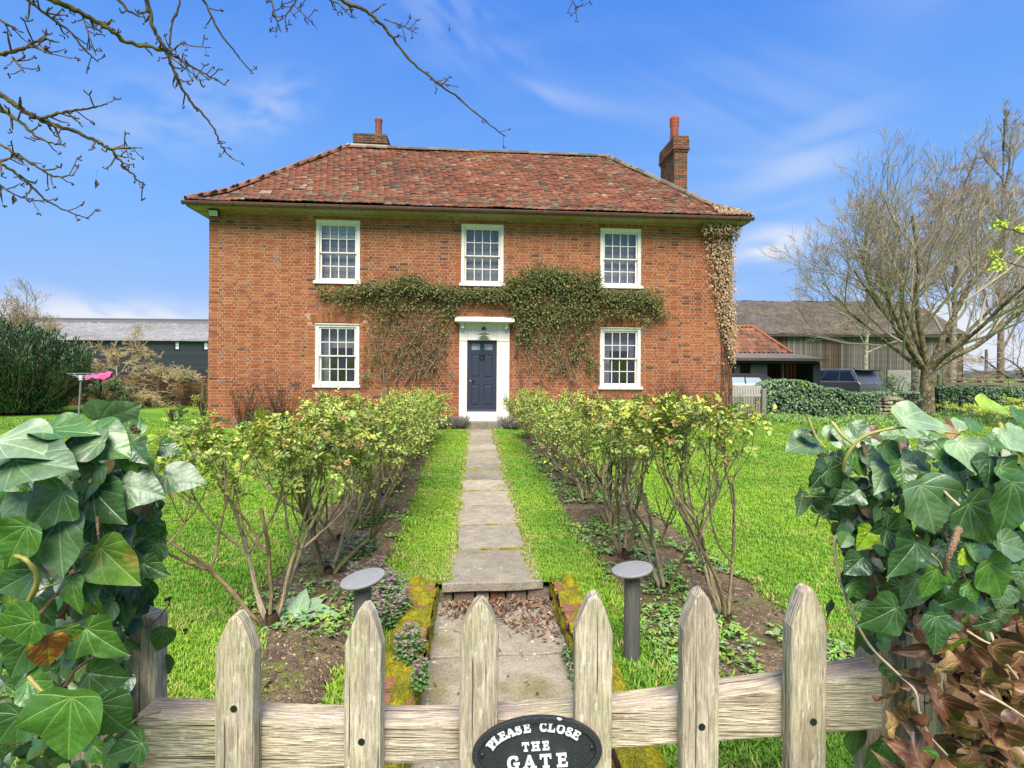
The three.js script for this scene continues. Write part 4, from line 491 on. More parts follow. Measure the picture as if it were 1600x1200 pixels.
// ------------------------------------------------------------------ the two ivy hedges
// leaf outlines (half width at distance along the midrib), from the stalk end (v = 0) to the tip (v = 1)
const IVY = { heart: [[-0.10, 0.0], [-0.13, 0.16], [-0.08, 0.32], [0.08, 0.45], [0.28, 0.47], [0.48, 0.40], [0.66, 0.28], [0.84, 0.13], [1.0, 0]], lobed: [[-0.08, 0.0], [-0.13, 0.14], [-0.10, 0.28], [0.02, 0.40], [0.14, 0.53], [0.26, 0.49], [0.38, 0.33], [0.52, 0.30], [0.70, 0.21], [0.86, 0.09], [1.0, 0]], broad: [[-0.10, 0.0], [-0.15, 0.18], [-0.09, 0.40], [0.06, 0.52], [0.24, 0.58], [0.40, 0.53], [0.54, 0.40], [0.70, 0.30], [0.86, 0.14], [1.0, 0]] };
function ivyLeaf(kind, seed, opt = {}) { // a grid across the leaf, cupped, with wavy edges; uv: x across, y along
  const R = rng(seed), out = new THREE.CatmullRomCurve3(IVY[kind].map(([a, b]) => V(a, b, 0))).getPoints(22).map((q) => [q.x, Math.max(0, q.y)]), curl = opt.curl ?? (0.15 + 0.25 * R()), cup = opt.cup ?? (R() - 0.35) * 0.5, wave = opt.wave ?? 0.03 + 0.03 * R(), twist = (R() - 0.5) * 0.5, bend = (R() - 0.5) * 0.12, ph = R() * 6, p = [], u = [], idx = [], nx = 10;
  // rows run out from the stalk point along the outline
  const halves = []; for (let k = 0; k < out.length; k++) halves.push(out[k]);
  const N = halves.length; const put = (x, y) => { const r = Math.abs(x), z = -curl * y * y * 0.6 + cup * r * r * 1.6 + wave * Math.sin(y * 9 + ph) * r * 2 + twist * x * y * 0.7 + 0.05 * Math.exp(-(r * r) / 0.002) * -0.4 + opt.roll * r * r * 3; p.push(x * (1 - 0.25 * Math.abs(opt.roll || 0)) + bend * y * y, y, z); u.push(0.5 + x * 0.75, 0.14 + y * 0.82); };
  opt.roll = opt.roll ?? 0;
  // fan of rings about the stalk point: ring r at share r of the way from the midrib to the outline
  for (let k = 0; k < N; k++) { const [y, w] = halves[k], ym = Math.max(0, k / (N - 1)) * 1.0; for (let j = -nx / 2; j <= nx / 2; j++) { const t = j / (nx / 2), s = Math.abs(t); put(t * w, lerp(ym, y, Math.pow(s, 0.9))); } }
  for (let k = 0; k < N - 1; k++) for (let j = 0; j < nx; j++) { const q = k * (nx + 1) + j; idx.push(q, q + 1, q + nx + 1, q + 1, q + nx + 2, q + nx + 1); }
  const g = new THREE.BufferGeometry(); g.setAttribute('position', new THREE.Float32BufferAttribute(p, 3)); g.setAttribute('uv', new THREE.Float32BufferAttribute(u, 2)); g.setIndex(idx); g.computeVertexNormals(); return g;
}
const veinD = (u, v) => { // distance to the palmate veins, in leaf units
  const x = (u - 0.5) / 0.75, y = (v - 0.14) / 0.82; let d = Math.abs(x) * 1.0 + (y < 0 ? 1 : 0); const a = Math.abs(x);
  for (const an of [0.62, 1.15, 1.75]) { const c = Math.sin(an), s = Math.cos(an), t = a * c + y * s, o = Math.abs(a * s - y * c + 0.12 * t * t); if (t > 0) d = Math.min(d, o + t * 0.012); }
  for (let k = 2; k < 6; k++) { const y0 = k * 0.15 + (x > 0 ? 0.04 : 0), t = a; const o = Math.abs(y - y0 - t * 0.75 + 0.5 * t * t) * 0.8; if (t < 0.3) d = Math.min(d, o + t * 0.05 + 0.013); } return d;
};
const leafTex = (base, vein, blot, seed, blotCol, edge) => texture(256, 256, (u, v) => { const d = veinD(u, v), m = sstep(0.024, 0.004, d), net = sstep(0.06, 0.0, Math.abs(fbm(u * 15 + seed, v * 15, 3) - 0.5)), f = fbm(u * 5 + seed, v * 5 + seed, 4), w = fbm(u * 60 + seed, v * 60, 2); let c = base.map((q, k) => q * (0.82 + 0.36 * f)); c = mix3(c, vein, Math.max(m * 0.62, net * 0.16)); const b = sstep(1 - blot, 1 - blot + 0.14, fbm(u * 3.2 + seed * 7, v * 3.2 + seed * 3, 4) + 0.10); c = mix3(c, blotCol, b * 0.85); const q = 0.93 + 0.14 * w; return [c[0] * q, c[1] * q, c[2] * q]; });
const veinB = texture(256, 256, (u, v) => { const d = veinD(u, v); return 0.5 - 0.22 * sstep(0.02, 0, d) + 0.5 * (fbm(u * 9, v * 9, 4) - 0.5) + 0.22 * sstep(0.0, 0.09, d); }, false);
const ivyMat = (t, r = 0.36, tr = 0) => new THREE.MeshPhysicalMaterial({ map: t, bumpMap: veinB, bumpScale: 0.0026, roughness: r, clearcoat: 0.35, clearcoatRoughness: 0.25, side: THREE.DoubleSide, ...(tr ? { transmission: tr, thickness: 0 } : {}) });
const IM = {
  dark: [0, 1].map((k) => ivyMat(leafTex([0.20, 0.315, 0.17], [0.47, 0.57, 0.36], 0.10, 3 + k * 5, [0.42, 0.46, 0.2], 0), 0.33)),
  mid: [0, 1].map((k) => ivyMat(leafTex([0.25, 0.40, 0.155], [0.54, 0.65, 0.32], 0.14, 21 + k * 5, [0.52, 0.58, 0.16], 0), 0.36)),
  grey: [ivyMat(leafTex([0.30, 0.40, 0.265], [0.56, 0.64, 0.46], 0.05, 33, [0.5, 0.55, 0.4], 0), 0.42)],
  pale: [ivyMat(leafTex([0.48, 0.58, 0.42], [0.72, 0.78, 0.58], 0.18, 44, [0.66, 0.70, 0.22], 0), 0.42)],  // sky sheen of upturned leaves is put into this paler colour
  lime: [ivyMat(leafTex([0.50, 0.64, 0.12], [0.70, 0.76, 0.32], 0.2, 55, [0.74, 0.74, 0.16], 0), 0.4)],
  sick: [ivyMat(leafTex([0.33, 0.46, 0.16], [0.60, 0.66, 0.32], 0.30, 66, [0.52, 0.46, 0.20], 0), 0.45)],
  amber: [ivyMat(leafTex([0.60, 0.46, 0.10], [0.66, 0.60, 0.26], 0.5, 77, [0.50, 0.24, 0.10], 0), 0.5)],
  brown: [0, 1, 2].map((k) => ivyMat(leafTex([[0.45, 0.30, 0.17], [0.33, 0.21, 0.125], [0.58, 0.45, 0.29]][k], [0.74, 0.60, 0.42], 0.36, 88 + k, [0.36, 0.22, 0.13], 0), 0.6)),
};
const leafG = {}; for (const k of ['heart', 'lobed', 'broad']) leafG[k] = [0, 1, 2, 3, 4, 5, 6].map((s) => ivyLeaf(k, 10 + s * 7 + k.length));
const curlG = [0, 1, 2, 3, 4, 5].map((s) => ivyLeaf(['heart', 'broad', 'lobed'][s % 3], 200 + s, { curl: 0.25 + 0.2 * s, roll: 0.10 + 0.06 * s, wave: 0.15, cup: (s % 2 ? 1 : -1) * (0.5 + 0.15 * s) }));
// put one leaf: centre pixel, depth, width in pixels, direction of the tip in the picture (degrees, 0 right, 90 down), lean towards the eye
const HD = 1.22;   // the hedges stand in line with the gate
function ivyAt(parent, px, py, d, w, deg, tone, kind, pitch, yaw, R, geoSet) {
  d *= HD; const c = P(px, py, d), wid = 0.85 * w * d / FPX, a = deg * Math.PI / 180, right = V(...CAMR), up = V(0, 1, 0), back = V(-CAMF[0], 0, -CAMF[2]);
  const tip = right.clone().multiplyScalar(Math.cos(a)).addScaledVector(up, -Math.sin(a)), n = back.clone(); const side = V().crossVectors(tip, n).normalize();
  const q = new THREE.Quaternion().setFromRotationMatrix(new THREE.Matrix4().makeBasis(side, tip, n)); q.premultiply(new THREE.Quaternion().setFromAxisAngle(right, pitch)).premultiply(new THREE.Quaternion().setFromAxisAngle(up, yaw * 0.8));
  const set = geoSet ?? leafG[kind], ms = IM[tone], m = mesh('leaf', set[Math.floor(R() * set.length)], ms[Math.floor(R() * ms.length)], parent), s = wid / (kind === 'broad' ? 1.16 : kind === 'lobed' ? 1.06 : 0.95); m.scale.setScalar(s); m.quaternion.copy(q); m.position.copy(c).addScaledVector(V(0, 1, 0).applyQuaternion(q), -0.42 * s); return m;
}
{
  const L = thing('ivy_hedge', 'glossy dark green ivy hedge on the left of the gate', 'hedge'), R = rng(71), stalkM = std({ color: rgb(0.30, 0.25, 0.06), roughness: 0.6 }), oldM = std({ color: rgb(0.20, 0.12, 0.06), roughness: 0.8, bumpMap: rep(bumpT, 0.05), bumpScale: 0.004 });
  const K = [ // the leaves that can be told apart: x, y, depth, width, tip direction, tone, outline, pitch, yaw
    [34, 694, 0.56, 140, 10, 'pale', 'broad', -1.2, 0.1], [106, 672, 0.60, 100, 0, 'mid', 'broad', -1.25, 0.2], [182, 650, 0.66, 92, -20, 'pale', 'broad', 0.75, 0.3], [60, 722, 0.55, 130, 5, 'grey', 'broad', -0.85, 0.0], [162, 692, 0.62, 96, 30, 'mid', 'heart', -0.8, 0.4],
    [20, 748, 0.57, 60, 40, 'lime', 'heart', -0.5, 0.3], [140, 752, 0.60, 74, 110, 'dark', 'lobed', -0.25, -0.1], [211, 730, 0.66, 66, 110, 'mid', 'broad', -0.2, 0.3], [220, 764, 0.62, 84, 15, 'grey', 'broad', -0.55, 0.15], [285, 747, 0.68, 66, 14, 'grey', 'heart', -0.6, 0.2],
    [68, 798, 0.56, 112, 130, 'dark', 'lobed', -0.15, 0.1], [163, 787, 0.60, 88, 40, 'dark', 'heart', -0.3, -0.1], [92, 850, 0.57, 124, 80, 'grey', 'broad', -0.2, 0.0], [24, 850, 0.55, 84, 120, 'mid', 'heart', 0.0, 0.2], [158, 832, 0.61, 62, 60, 'dark', 'heart', -0.3, 0.1],
    [182, 882, 0.60, 96, 45, 'sick', 'heart', -0.1, 0.1], [241, 872, 0.66, 70, 100, 'dark', 'lobed', 0.0, -0.2], [30, 905, 0.57, 90, 150, 'dark', 'broad', -0.1, 0.3], [113, 930, 0.58, 62, 70, 'mid', 'heart', -0.2, -0.4], [134, 918, 0.60, 60, 60, 'grey', 'heart', -0.3, 0.2],
    [22, 978, 0.54, 92, 170, 'mid', 'broad', 0.1, 0.2], [76, 1018, 0.56, 60, 84, 'amber', 'heart', 0.1, 1.0], [104, 1000, 0.58, 50, 88, 'sick', 'heart', 0.1, 0.8], [160, 1004, 0.59, 98, 40, 'mid', 'lobed', -0.1, 0.1], [28, 1030, 0.56, 74, 120, 'dark', 'heart', 0.0, 0.2],
    [106, 1135, 0.52, 146, 95, 'mid', 'broad', 0.0, 0.1], [172, 1122, 0.55, 84, 60, 'dark', 'heart', 0.0, 0.7], [10, 1140, 0.53, 90, 130, 'dark', 'broad', 0.0, 0.2], [195, 1172, 0.56, 74, 160, 'dark', 'lobed', -0.2, 0.2], [60, 1078, 0.56, 66, 30, 'mid', 'heart', -0.3, 0.0],
    [148, 945, 0.62, 34, 60, 'lime', 'heart', 0, 0], [168, 1058, 0.62, 70, 20, 'dark', 'heart', -0.1, 0.3], [214, 812, 0.68, 60, 80, 'dark', 'heart', 0, 0.5], [228, 838, 0.70, 56, 110, 'mid', 'heart', 0, 0.7], [128, 694, 0.60, 80, 170, 'grey', 'broad', -0.8, 0.2], [196, 672, 0.66, 56, 200, 'mid', 'heart', -0.7, 0.2],
    [262, 700, 0.72, 40, 20, 'mid', 'heart', -0.5, 0.4], [232, 700, 0.70, 44, 60, 'lime', 'heart', -0.5, 0.2], [252, 1000, 0.74, 42, 110, 'dark', 'heart', 0, 0.5], [258, 1040, 0.78, 34, 80, 'mid', 'heart', 0, 0.4], [262, 1126, 0.76, 34, 60, 'lime', 'heart', 0, 0.4], [215, 930, 0.7, 60, 120, 'dark', 'heart', 0, 0.2], [190, 950, 0.66, 62, 80, 'grey', 'heart', -0.3, 0.1], [60, 950, 0.60, 70, 60, 'dark', 'heart', -0.2, 0.1], [25, 800, 0.58, 70, 100, 'grey', 'heart', -0.3, 0.1], [10, 712, 0.58, 90, 20, 'pale', 'broad', -0.9, 0],
  ];
  for (const [x, y, d, w, a, t, k, p, yw] of K) ivyAt(L, x, y, d, w, a, t, k, p, yw, R);
  // the mass behind, smaller with distance
  for (let k = 0; k < 235; k++) { const t = R(), y = 685 + 545 * Math.pow(R(), 0.9), xm = y < 720 ? 236 : y < 900 ? 244 : y < 990 ? 232 : 190, x = -70 + (xm + 70) * Math.pow(R(), 0.7), d = 0.62 + 0.38 * R() + (x < 100 ? 0.04 : 0); const top = y < 715; ivyAt(L, x, y - (d > 0.8 ? 8 : 0), d, (30 + 30 * R()) * 0.66 / d, 20 + 140 * R(), R() < 0.62 ? 'dark' : R() < 0.6 ? 'mid' : R() < 0.6 ? 'grey' : R() < 0.5 ? 'lime' : 'sick', R() < 0.4 ? 'heart' : R() < 0.6 ? 'lobed' : 'broad', top ? -0.5 - 0.5 * R() : -0.5 + 0.6 * R(), (R() - 0.5) * 1.1, R); }
  const st = new MB(), pt = (a) => a.map(([x, y, d]) => P(x, y, d * HD)); const br = (a, r, m) => { const b = new MB(), c = new THREE.CatmullRomCurve3(pt(a)), n = a.length * 4; b.tube(c.getPoints(n), Array.from({ length: n + 1 }, (_, i) => r * (1 - 0.45 * i / n) * (1 + 0.18 * Math.sin(i * 2.1))), 7); b.build('stem', m, L); };
  br([[20, 965, 0.58], [48, 935, 0.56], [58, 900, 0.55], [42, 876, 0.54], [24, 868, 0.55]], 0.0042, stalkM); br([[55, 925, 0.56], [78, 915, 0.57], [92, 912, 0.58]], 0.0016, stalkM); br([[62, 960, 0.57], [82, 935, 0.58], [92, 925, 0.59]], 0.003, oldM); br([[45, 1058, 0.54], [66, 1080, 0.53], [88, 1092, 0.52]], 0.0026, stalkM); br([[122, 862, 0.59], [142, 863, 0.6], [148, 866, 0.6]], 0.0016, stalkM); br([[152, 808, 0.59], [153, 830, 0.58], [156, 852, 0.585]], 0.0022, oldM);
  br([[100, 1075, 0.6], [120, 1045, 0.62], [150, 1025, 0.64]], 0.003, oldM); br([[0, 760, 0.58], [22, 762, 0.57], [46, 760, 0.58]], 0.0022, stalkM); br([[178, 1150, 0.6], [205, 1130, 0.6], [225, 1118, 0.6], [250, 1112, 0.6]], 0.0022, oldM); br([[170, 752, 0.62], [182, 752, 0.62], [192, 754, 0.62]], 0.0014, stalkM); br([[230, 980, 0.72], [248, 965, 0.74], [262, 948, 0.76], [266, 938, 0.76]], 0.0016, oldM); br([[140, 755, 0.6], [146, 735, 0.61], [150, 715, 0.62]], 0.002, stalkM); br([[232, 692, 0.68], [246, 684, 0.7], [258, 676, 0.71]], 0.0013, stalkM);
  for (const [x, y, d] of [[262, 936, 0.76], [208, 668, 0.66], [222, 665, 0.67], [214, 676, 0.66], [288, 985, 0.9]]) { const b = new MB(); for (let k = 0; k < 5; k++) b.add(new THREE.SphereGeometry(0.0028, 7, 6), new THREE.Matrix4().setPosition(P(x + (R() - 0.5) * 9, y + (R() - 0.5) * 9, d * HD))); b.build('berry', std({ color: rgb(0.09, 0.045, 0.03) }), L); }

  { const lv = new MB(), q = rng(411); for (let k = 0; k < 1500; k++) { const y = 705 + 545 * q(), xm = y < 720 ? 225 : y < 900 ? 246 : y < 990 ? 236 : 196, x = -90 + (xm + 90) * Math.pow(q(), 0.6), d = 0.66 + 0.36 * q(); const A = P(x, y, d * HD), t = q(); lv.leafRound(A, V((q() - 0.5) * 1.4, -0.3 - q() * 0.8, q() * 0.7).normalize(), V((q() - 0.5) * 1.2, 0.2 + 0.8 * q(), 0.9).normalize(), 0.017 + 0.017 * q(), 0.015 + 0.015 * q(), (t < 0.6 ? [0.034, 0.075, 0.028] : t < 0.88 ? [0.05, 0.115, 0.028] : t < 0.96 ? [0.11, 0.19, 0.035] : [0.16, 0.10, 0.04]).map((v) => v * (0.75 + 0.5 * q())), 0.14); } lv.build('small_leaves', new THREE.MeshPhysicalMaterial({ vertexColors: true, roughness: 0.35, side: THREE.DoubleSide }), L, 'stuff'); }
  // the woody heart that closes the hedge
  const b = new MB(); for (let k = 0; k < 90; k++) { const x = -120 + 320 * R(), y = 830 + 410 * R(), d = 0.72 + 0.3 * R(), A = P(x, y, d * HD), dir = V(R() - 0.5, 0.4 + R(), (R() - 0.5) * 0.6).normalize(); b.tube([A, A.clone().addScaledVector(dir, 0.06), A.clone().addScaledVector(dir, 0.11).add(V((R() - 0.5) * 0.08, 0, 0))], [0.006, 0.004, 0.002], 5, [0.16, 0.10, 0.06]); } b.build('branch', MAT.bark, L, 'stuff');
}
{
  const H = thing('ivy_hedge', 'ivy hedge with a mass of dry brown leaves on the right of the gate', 'hedge'), R = rng(83), stalkM = std({ color: rgb(0.38, 0.33, 0.08), roughness: 0.6 }), oldM = std({ color: rgb(0.26, 0.16, 0.09), roughness: 0.8, bumpMap: rep(bumpT, 0.05), bumpScale: 0.004 }), dryM = std({ color: rgb(0.48, 0.36, 0.24), roughness: 0.8 });
  const K = [
    [1452, 792, 0.60, 118, 70, 'grey', 'broad', -0.05, 0.1], [1535, 815, 0.60, 110, 55, 'dark', 'broad', -0.1, 0.1], [1578, 790, 0.58, 120, 100, 'dark', 'broad', 0.0, 0.3], [1300, 754, 0.74, 46, 95, 'grey', 'heart', 0.0, -0.2], [1318, 806, 0.72, 50, 70, 'dark', 'lobed', -0.1, 0.1], [1298, 800, 0.73, 36, 160, 'grey', 'heart', -0.1, 0.3], [1356, 796, 0.72, 34, 90, 'mid', 'heart', 0.0, 0.0],
    [1415, 872, 0.62, 92, 130, 'dark', 'lobed', -0.15, 0.0], [1412, 838, 0.64, 76, 20, 'dark', 'heart', -0.2, 0.1], [1380, 748, 0.68, 62, 120, 'pale', 'lobed', -0.5, 0.0], [1476, 706, 0.64, 72, 200, 'mid', 'broad', -0.6, 0.1], [1520, 712, 0.62, 84, 70, 'pale', 'broad', -0.7, 0.0], [1444, 658, 0.66, 86, 12, 'pale', 'heart', -0.95, 0.1], [1252, 786, 0.76, 46, 120, 'grey', 'heart', -0.2, 0.7],
    [1252, 694, 0.74, 60, 168, 'grey', 'heart', -0.8, 0.2], [1264, 680, 0.74, 34, 200, 'dark', 'heart', -0.6, 0.2], [1346, 676, 0.70, 40, 60, 'grey', 'heart', -0.6, 0], [1456, 912, 0.60, 62, 110, 'mid', 'heart', 0.0, 0.2], [1534, 858, 0.60, 52, 0, 'mid', 'heart', -0.6, 0.1], [1514, 874, 0.60, 40, 40, 'lime', 'lobed', -0.2, 0.1], [1560, 905, 0.58, 92, 60, 'mid', 'broad', -0.1, 0.2], [1502, 936, 0.60, 72, 150, 'dark', 'broad', -0.1, 0.0], [1520, 928, 0.58, 44, 60, 'mid', 'lobed', -0.2, 0.0],
    [1378, 964, 0.62, 88, 150, 'dark', 'broad', 0.0, 0.1], [1464, 990, 0.60, 76, 92, 'dark', 'lobed', -0.1, 0.0], [1352, 842, 0.68, 52, 130, 'lime', 'lobed', -0.2, 0.0], [1268, 752, 0.78, 24, 100, 'dark', 'heart', 0, 0.9], [1282, 745, 0.78, 46, 140, 'dark', 'heart', -0.3, 0.5], [1340, 720, 0.70, 44, 90, 'mid', 'heart', -0.4, 0.2], [1366, 716, 0.70, 46, 20, 'grey', 'heart', -0.6, 0.1], [1330, 905, 0.70, 54, 100, 'dark', 'heart', -0.1, 0.3], [1345, 930, 0.7, 50, 60, 'dark', 'heart', 0.0, 0.4], [1425, 925, 0.64, 62, 120, 'grey', 'heart', -0.1, 0.1],
    [1585, 855, 0.57, 60, 20, 'grey', 'heart', -0.4, 0.2], [1585, 745, 0.6, 70, 40, 'mid', 'lobed', -0.4, 0.1], [1548, 735, 0.61, 64, 110, 'dark', 'broad', -0.4, 0.1], [1500, 742, 0.63, 66, 60, 'dark', 'lobed', -0.3, 0.2], [1590, 690, 0.6, 56, 40, 'pale', 'heart', -0.8, 0.1], [1555, 634, 0.62, 50, 15, 'lime', 'heart', -0.9, 0.0], [1596, 650, 0.62, 36, 30, 'mid', 'heart', -0.6, 0.2], [1330, 768, 0.74, 40, 60, 'dark', 'lobed', 0, 0.2], [1395, 712, 0.68, 50, 60, 'mid', 'heart', -0.5, 0.1], [1420, 725, 0.67, 52, 150, 'pale', 'lobed', -0.6, 0.1], [1297, 955, 0.74, 34, 80, 'dark', 'heart', 0, 0.8], [1345, 1000, 0.72, 44, 100, 'mid', 'heart', 0, 0.6], [1500, 1010, 0.62, 50, 20, 'lime', 'heart', 0.6, 0.2], [1440, 1190, 0.6, 60, 110, 'mid', 'broad', 0, 0.2], [1395, 1060, 0.66, 24, 80, 'dark', 'heart', 0, 0.2], [1385, 1044, 0.66, 26, 10, 'dark', 'lobed', 0, 0], [1420, 1105, 0.66, 34, 70, 'dark', 'heart', 0, 0.6], [1340, 1160, 0.74, 60, 80, 'dark', 'heart', 0, 0.4], [1370, 1180, 0.74, 60, 130, 'dark', 'heart', 0, 0.3],
  ];
  for (const [x, y, d, w, a, t, k, p, yw] of K) ivyAt(H, x, y, d, w, a, t, k, p, yw, R);
  for (let k = 0; k < 185; k++) { const x = 1262 + 400 * Math.pow(R(), 0.85), lo = x < 1400 ? 1000 : 975, y = 690 + (lo - 690) * R(), xm = 1272 + 66 * sstep(760, 960, y); if (x < xm) continue; const d = 0.66 + 0.36 * R(); ivyAt(H, x, y, d, (30 + 28 * R()) * 0.66 / d, 20 + 140 * R(), R() < 0.62 ? 'dark' : R() < 0.6 ? 'mid' : R() < 0.6 ? 'grey' : R() < 0.5 ? 'lime' : 'sick', R() < 0.4 ? 'heart' : R() < 0.6 ? 'lobed' : 'broad', y < 730 ? -0.5 - 0.5 * R() : -0.5 + 0.6 * R(), (R() - 0.5) * 1.1, R); }
  for (let k = 0; k < 40; k++) { const x = 1300 + 330 * R(), y = 655 + 50 * R(), d = 0.70 + 0.4 * R(); ivyAt(H, x, Math.max(y, x < 1420 ? 680 : 664), d, 40 * 0.7 / d, R() * 180, R() < 0.4 ? 'pale' : R() < 0.5 ? 'brown' : 'mid', 'heart', -0.9 + 0.3 * R(), (R() - 0.5) * 0.8, R); }

  { const lv = new MB(), q = rng(413); for (let k = 0; k < 1500; k++) { const y = 700 + 300 * q(), x = 1282 + 66 * sstep(760, 950, y) + 390 * q(), d = 0.70 + 0.36 * q(); const A = P(x, y, d * HD), t = q(); lv.leafRound(A, V((q() - 0.5) * 1.4, -0.3 - q() * 0.8, q() * 0.7).normalize(), V((q() - 0.5) * 1.2, 0.2 + 0.8 * q(), 0.9).normalize(), 0.017 + 0.017 * q(), 0.015 + 0.015 * q(), (t < 0.6 ? [0.034, 0.075, 0.028] : t < 0.88 ? [0.05, 0.115, 0.028] : t < 0.96 ? [0.11, 0.19, 0.035] : [0.16, 0.10, 0.04]).map((v) => v * (0.75 + 0.5 * q())), 0.14); } lv.build('small_leaves', new THREE.MeshPhysicalMaterial({ vertexColors: true, roughness: 0.35, side: THREE.DoubleSide }), H, 'stuff'); }
  // dry curled leaves below
  let n = 0; for (let k = 0; k < 400 && n < 165; k++) { const y = 960 + 270 * R(), x = 1392 + 240 * R() + (y < 1010 ? 60 : 0); if (x < 1405 + (y > 1100 ? 10 : 0) && R() < 0.7) continue; n++; const d = 0.62 + 0.30 * R() - (y > 1080 ? 0.05 : 0); ivyAt(H, x, y, d, (28 + 36 * R()) * 0.64 / d, R() * 360, 'brown', 'heart', (R() - 0.5) * 1.6, (R() - 0.5) * 1.6, R, curlG); }
  for (const [x, y, w, a] of [[1540, 1120, 70, 60], [1580, 1165, 84, 50], [1470, 1095, 50, 30], [1500, 1150, 66, 100], [1440, 1070, 46, 170], [1545, 1060, 56, 80], [1425, 1135, 56, 200], [1490, 1050, 60, 10], [1560, 1030, 80, 60]]) ivyAt(H, x, y, 0.58, w, a, 'brown', 'broad', (R() - 0.5) * 0.9, (R() - 0.5) * 1.2, R, curlG);
  const br = (a, r, m) => { const b = new MB(), c = new THREE.CatmullRomCurve3(a.map(([x, y, d]) => P(x, y, d * HD))), n = a.length * 4; b.tube(c.getPoints(n), Array.from({ length: n + 1 }, (_, i) => r * (1 - 0.45 * i / n) * (1 + 0.18 * Math.sin(i * 2.1))), 7); b.build('stem', m, H); };
  br([[1318, 735, 0.7], [1322, 715, 0.69], [1345, 685, 0.68], [1380, 672, 0.67], [1420, 668, 0.66], [1470, 674, 0.65], [1500, 678, 0.65]], 0.0030, stalkM); br([[1262, 652, 0.74], [1268, 668, 0.74], [1276, 684, 0.74], [1290, 700, 0.73]], 0.003, stalkM); br([[1300, 660, 0.72], [1318, 682, 0.7], [1340, 700, 0.7]], 0.003, stalkM); br([[1315, 820, 0.72], [1304, 850, 0.71], [1308, 885, 0.71], [1318, 920, 0.7], [1330, 955, 0.69], [1360, 1010, 0.66], [1400, 1050, 0.64], [1430, 1080, 0.62], [1436, 1110, 0.61], [1450, 1145, 0.6], [1480, 1180, 0.6]], 0.0026, dryM); br([[1498, 825, 0.6], [1490, 850, 0.59], [1482, 870, 0.59], [1476, 895, 0.6]], 0.0052, oldM); br([[1455, 865, 0.61], [1468, 878, 0.605], [1474, 893, 0.6]], 0.0012, stalkM); br([[1498, 790, 0.59], [1472, 762, 0.6], [1474, 745, 0.6]], 0.002, dryM);
  br([[1560, 660, 0.62], [1578, 690, 0.61], [1600, 715, 0.6]], 0.0035, stalkM); br([[1510, 985, 0.62], [1540, 1003, 0.61], [1580, 1015, 0.6], [1610, 1022, 0.6]], 0.002, dryM); br([[1548, 990, 0.63], [1560, 1020, 0.6], [1590, 1060, 0.6], [1610, 1090, 0.6]], 0.0022, dryM); br([[1530, 1080, 0.56], [1560, 1095, 0.55], [1600, 1120, 0.55]], 0.0022, dryM); br([[1240, 775, 0.77], [1270, 776, 0.76], [1300, 776, 0.75]], 0.0012, stalkM); br([[1275, 822, 0.76], [1284, 800, 0.75], [1300, 820, 0.74], [1316, 826, 0.73]], 0.0014, oldM); br([[1348, 690, 0.7], [1352, 720, 0.7], [1350, 740, 0.7]], 0.003, oldM);
  const b = new MB(); for (let k = 0; k < 150; k++) { const x = 1300 + 360 * R(), y = 820 + 420 * R(), d = 0.74 + 0.3 * R(), A = P(Math.max(x, y > 980 ? 1425 : 1365), y, d * HD), dir = V(R() - 0.5, 0.4 + R(), (R() - 0.5) * 0.6).normalize(); b.tube([A, A.clone().addScaledVector(dir, 0.06), A.clone().addScaledVector(dir, 0.11).add(V((R() - 0.5) * 0.08, 0, 0))], [0.006, 0.004, 0.002], 5, R() < 0.5 ? [0.16, 0.10, 0.06] : [0.30, 0.20, 0.12]); } b.build('branch', MAT.bark, H, 'stuff');
  // a dense fill of crumpled dry leaves behind the nearest ones
  const d2 = new MB(); for (let k = 0; k < 900; k++) { const y = 940 + 320 * R(), x = 1402 + 260 * R(), d = 0.74 + 0.28 * R(), A = P(x, y, d * HD); d2.leaf(A, V(R() - 0.5, R() - 0.7, R() - 0.5).normalize(), V(R() - 0.5, R() - 0.5, R()).normalize(), 0.03 + 0.03 * R(), 0.025 + 0.02 * R(), mix3([0.17, 0.09, 0.045], [0.34, 0.21, 0.11], R())); } d2.build('dry_leaves', MAT.leafy, H, 'stuff');
}
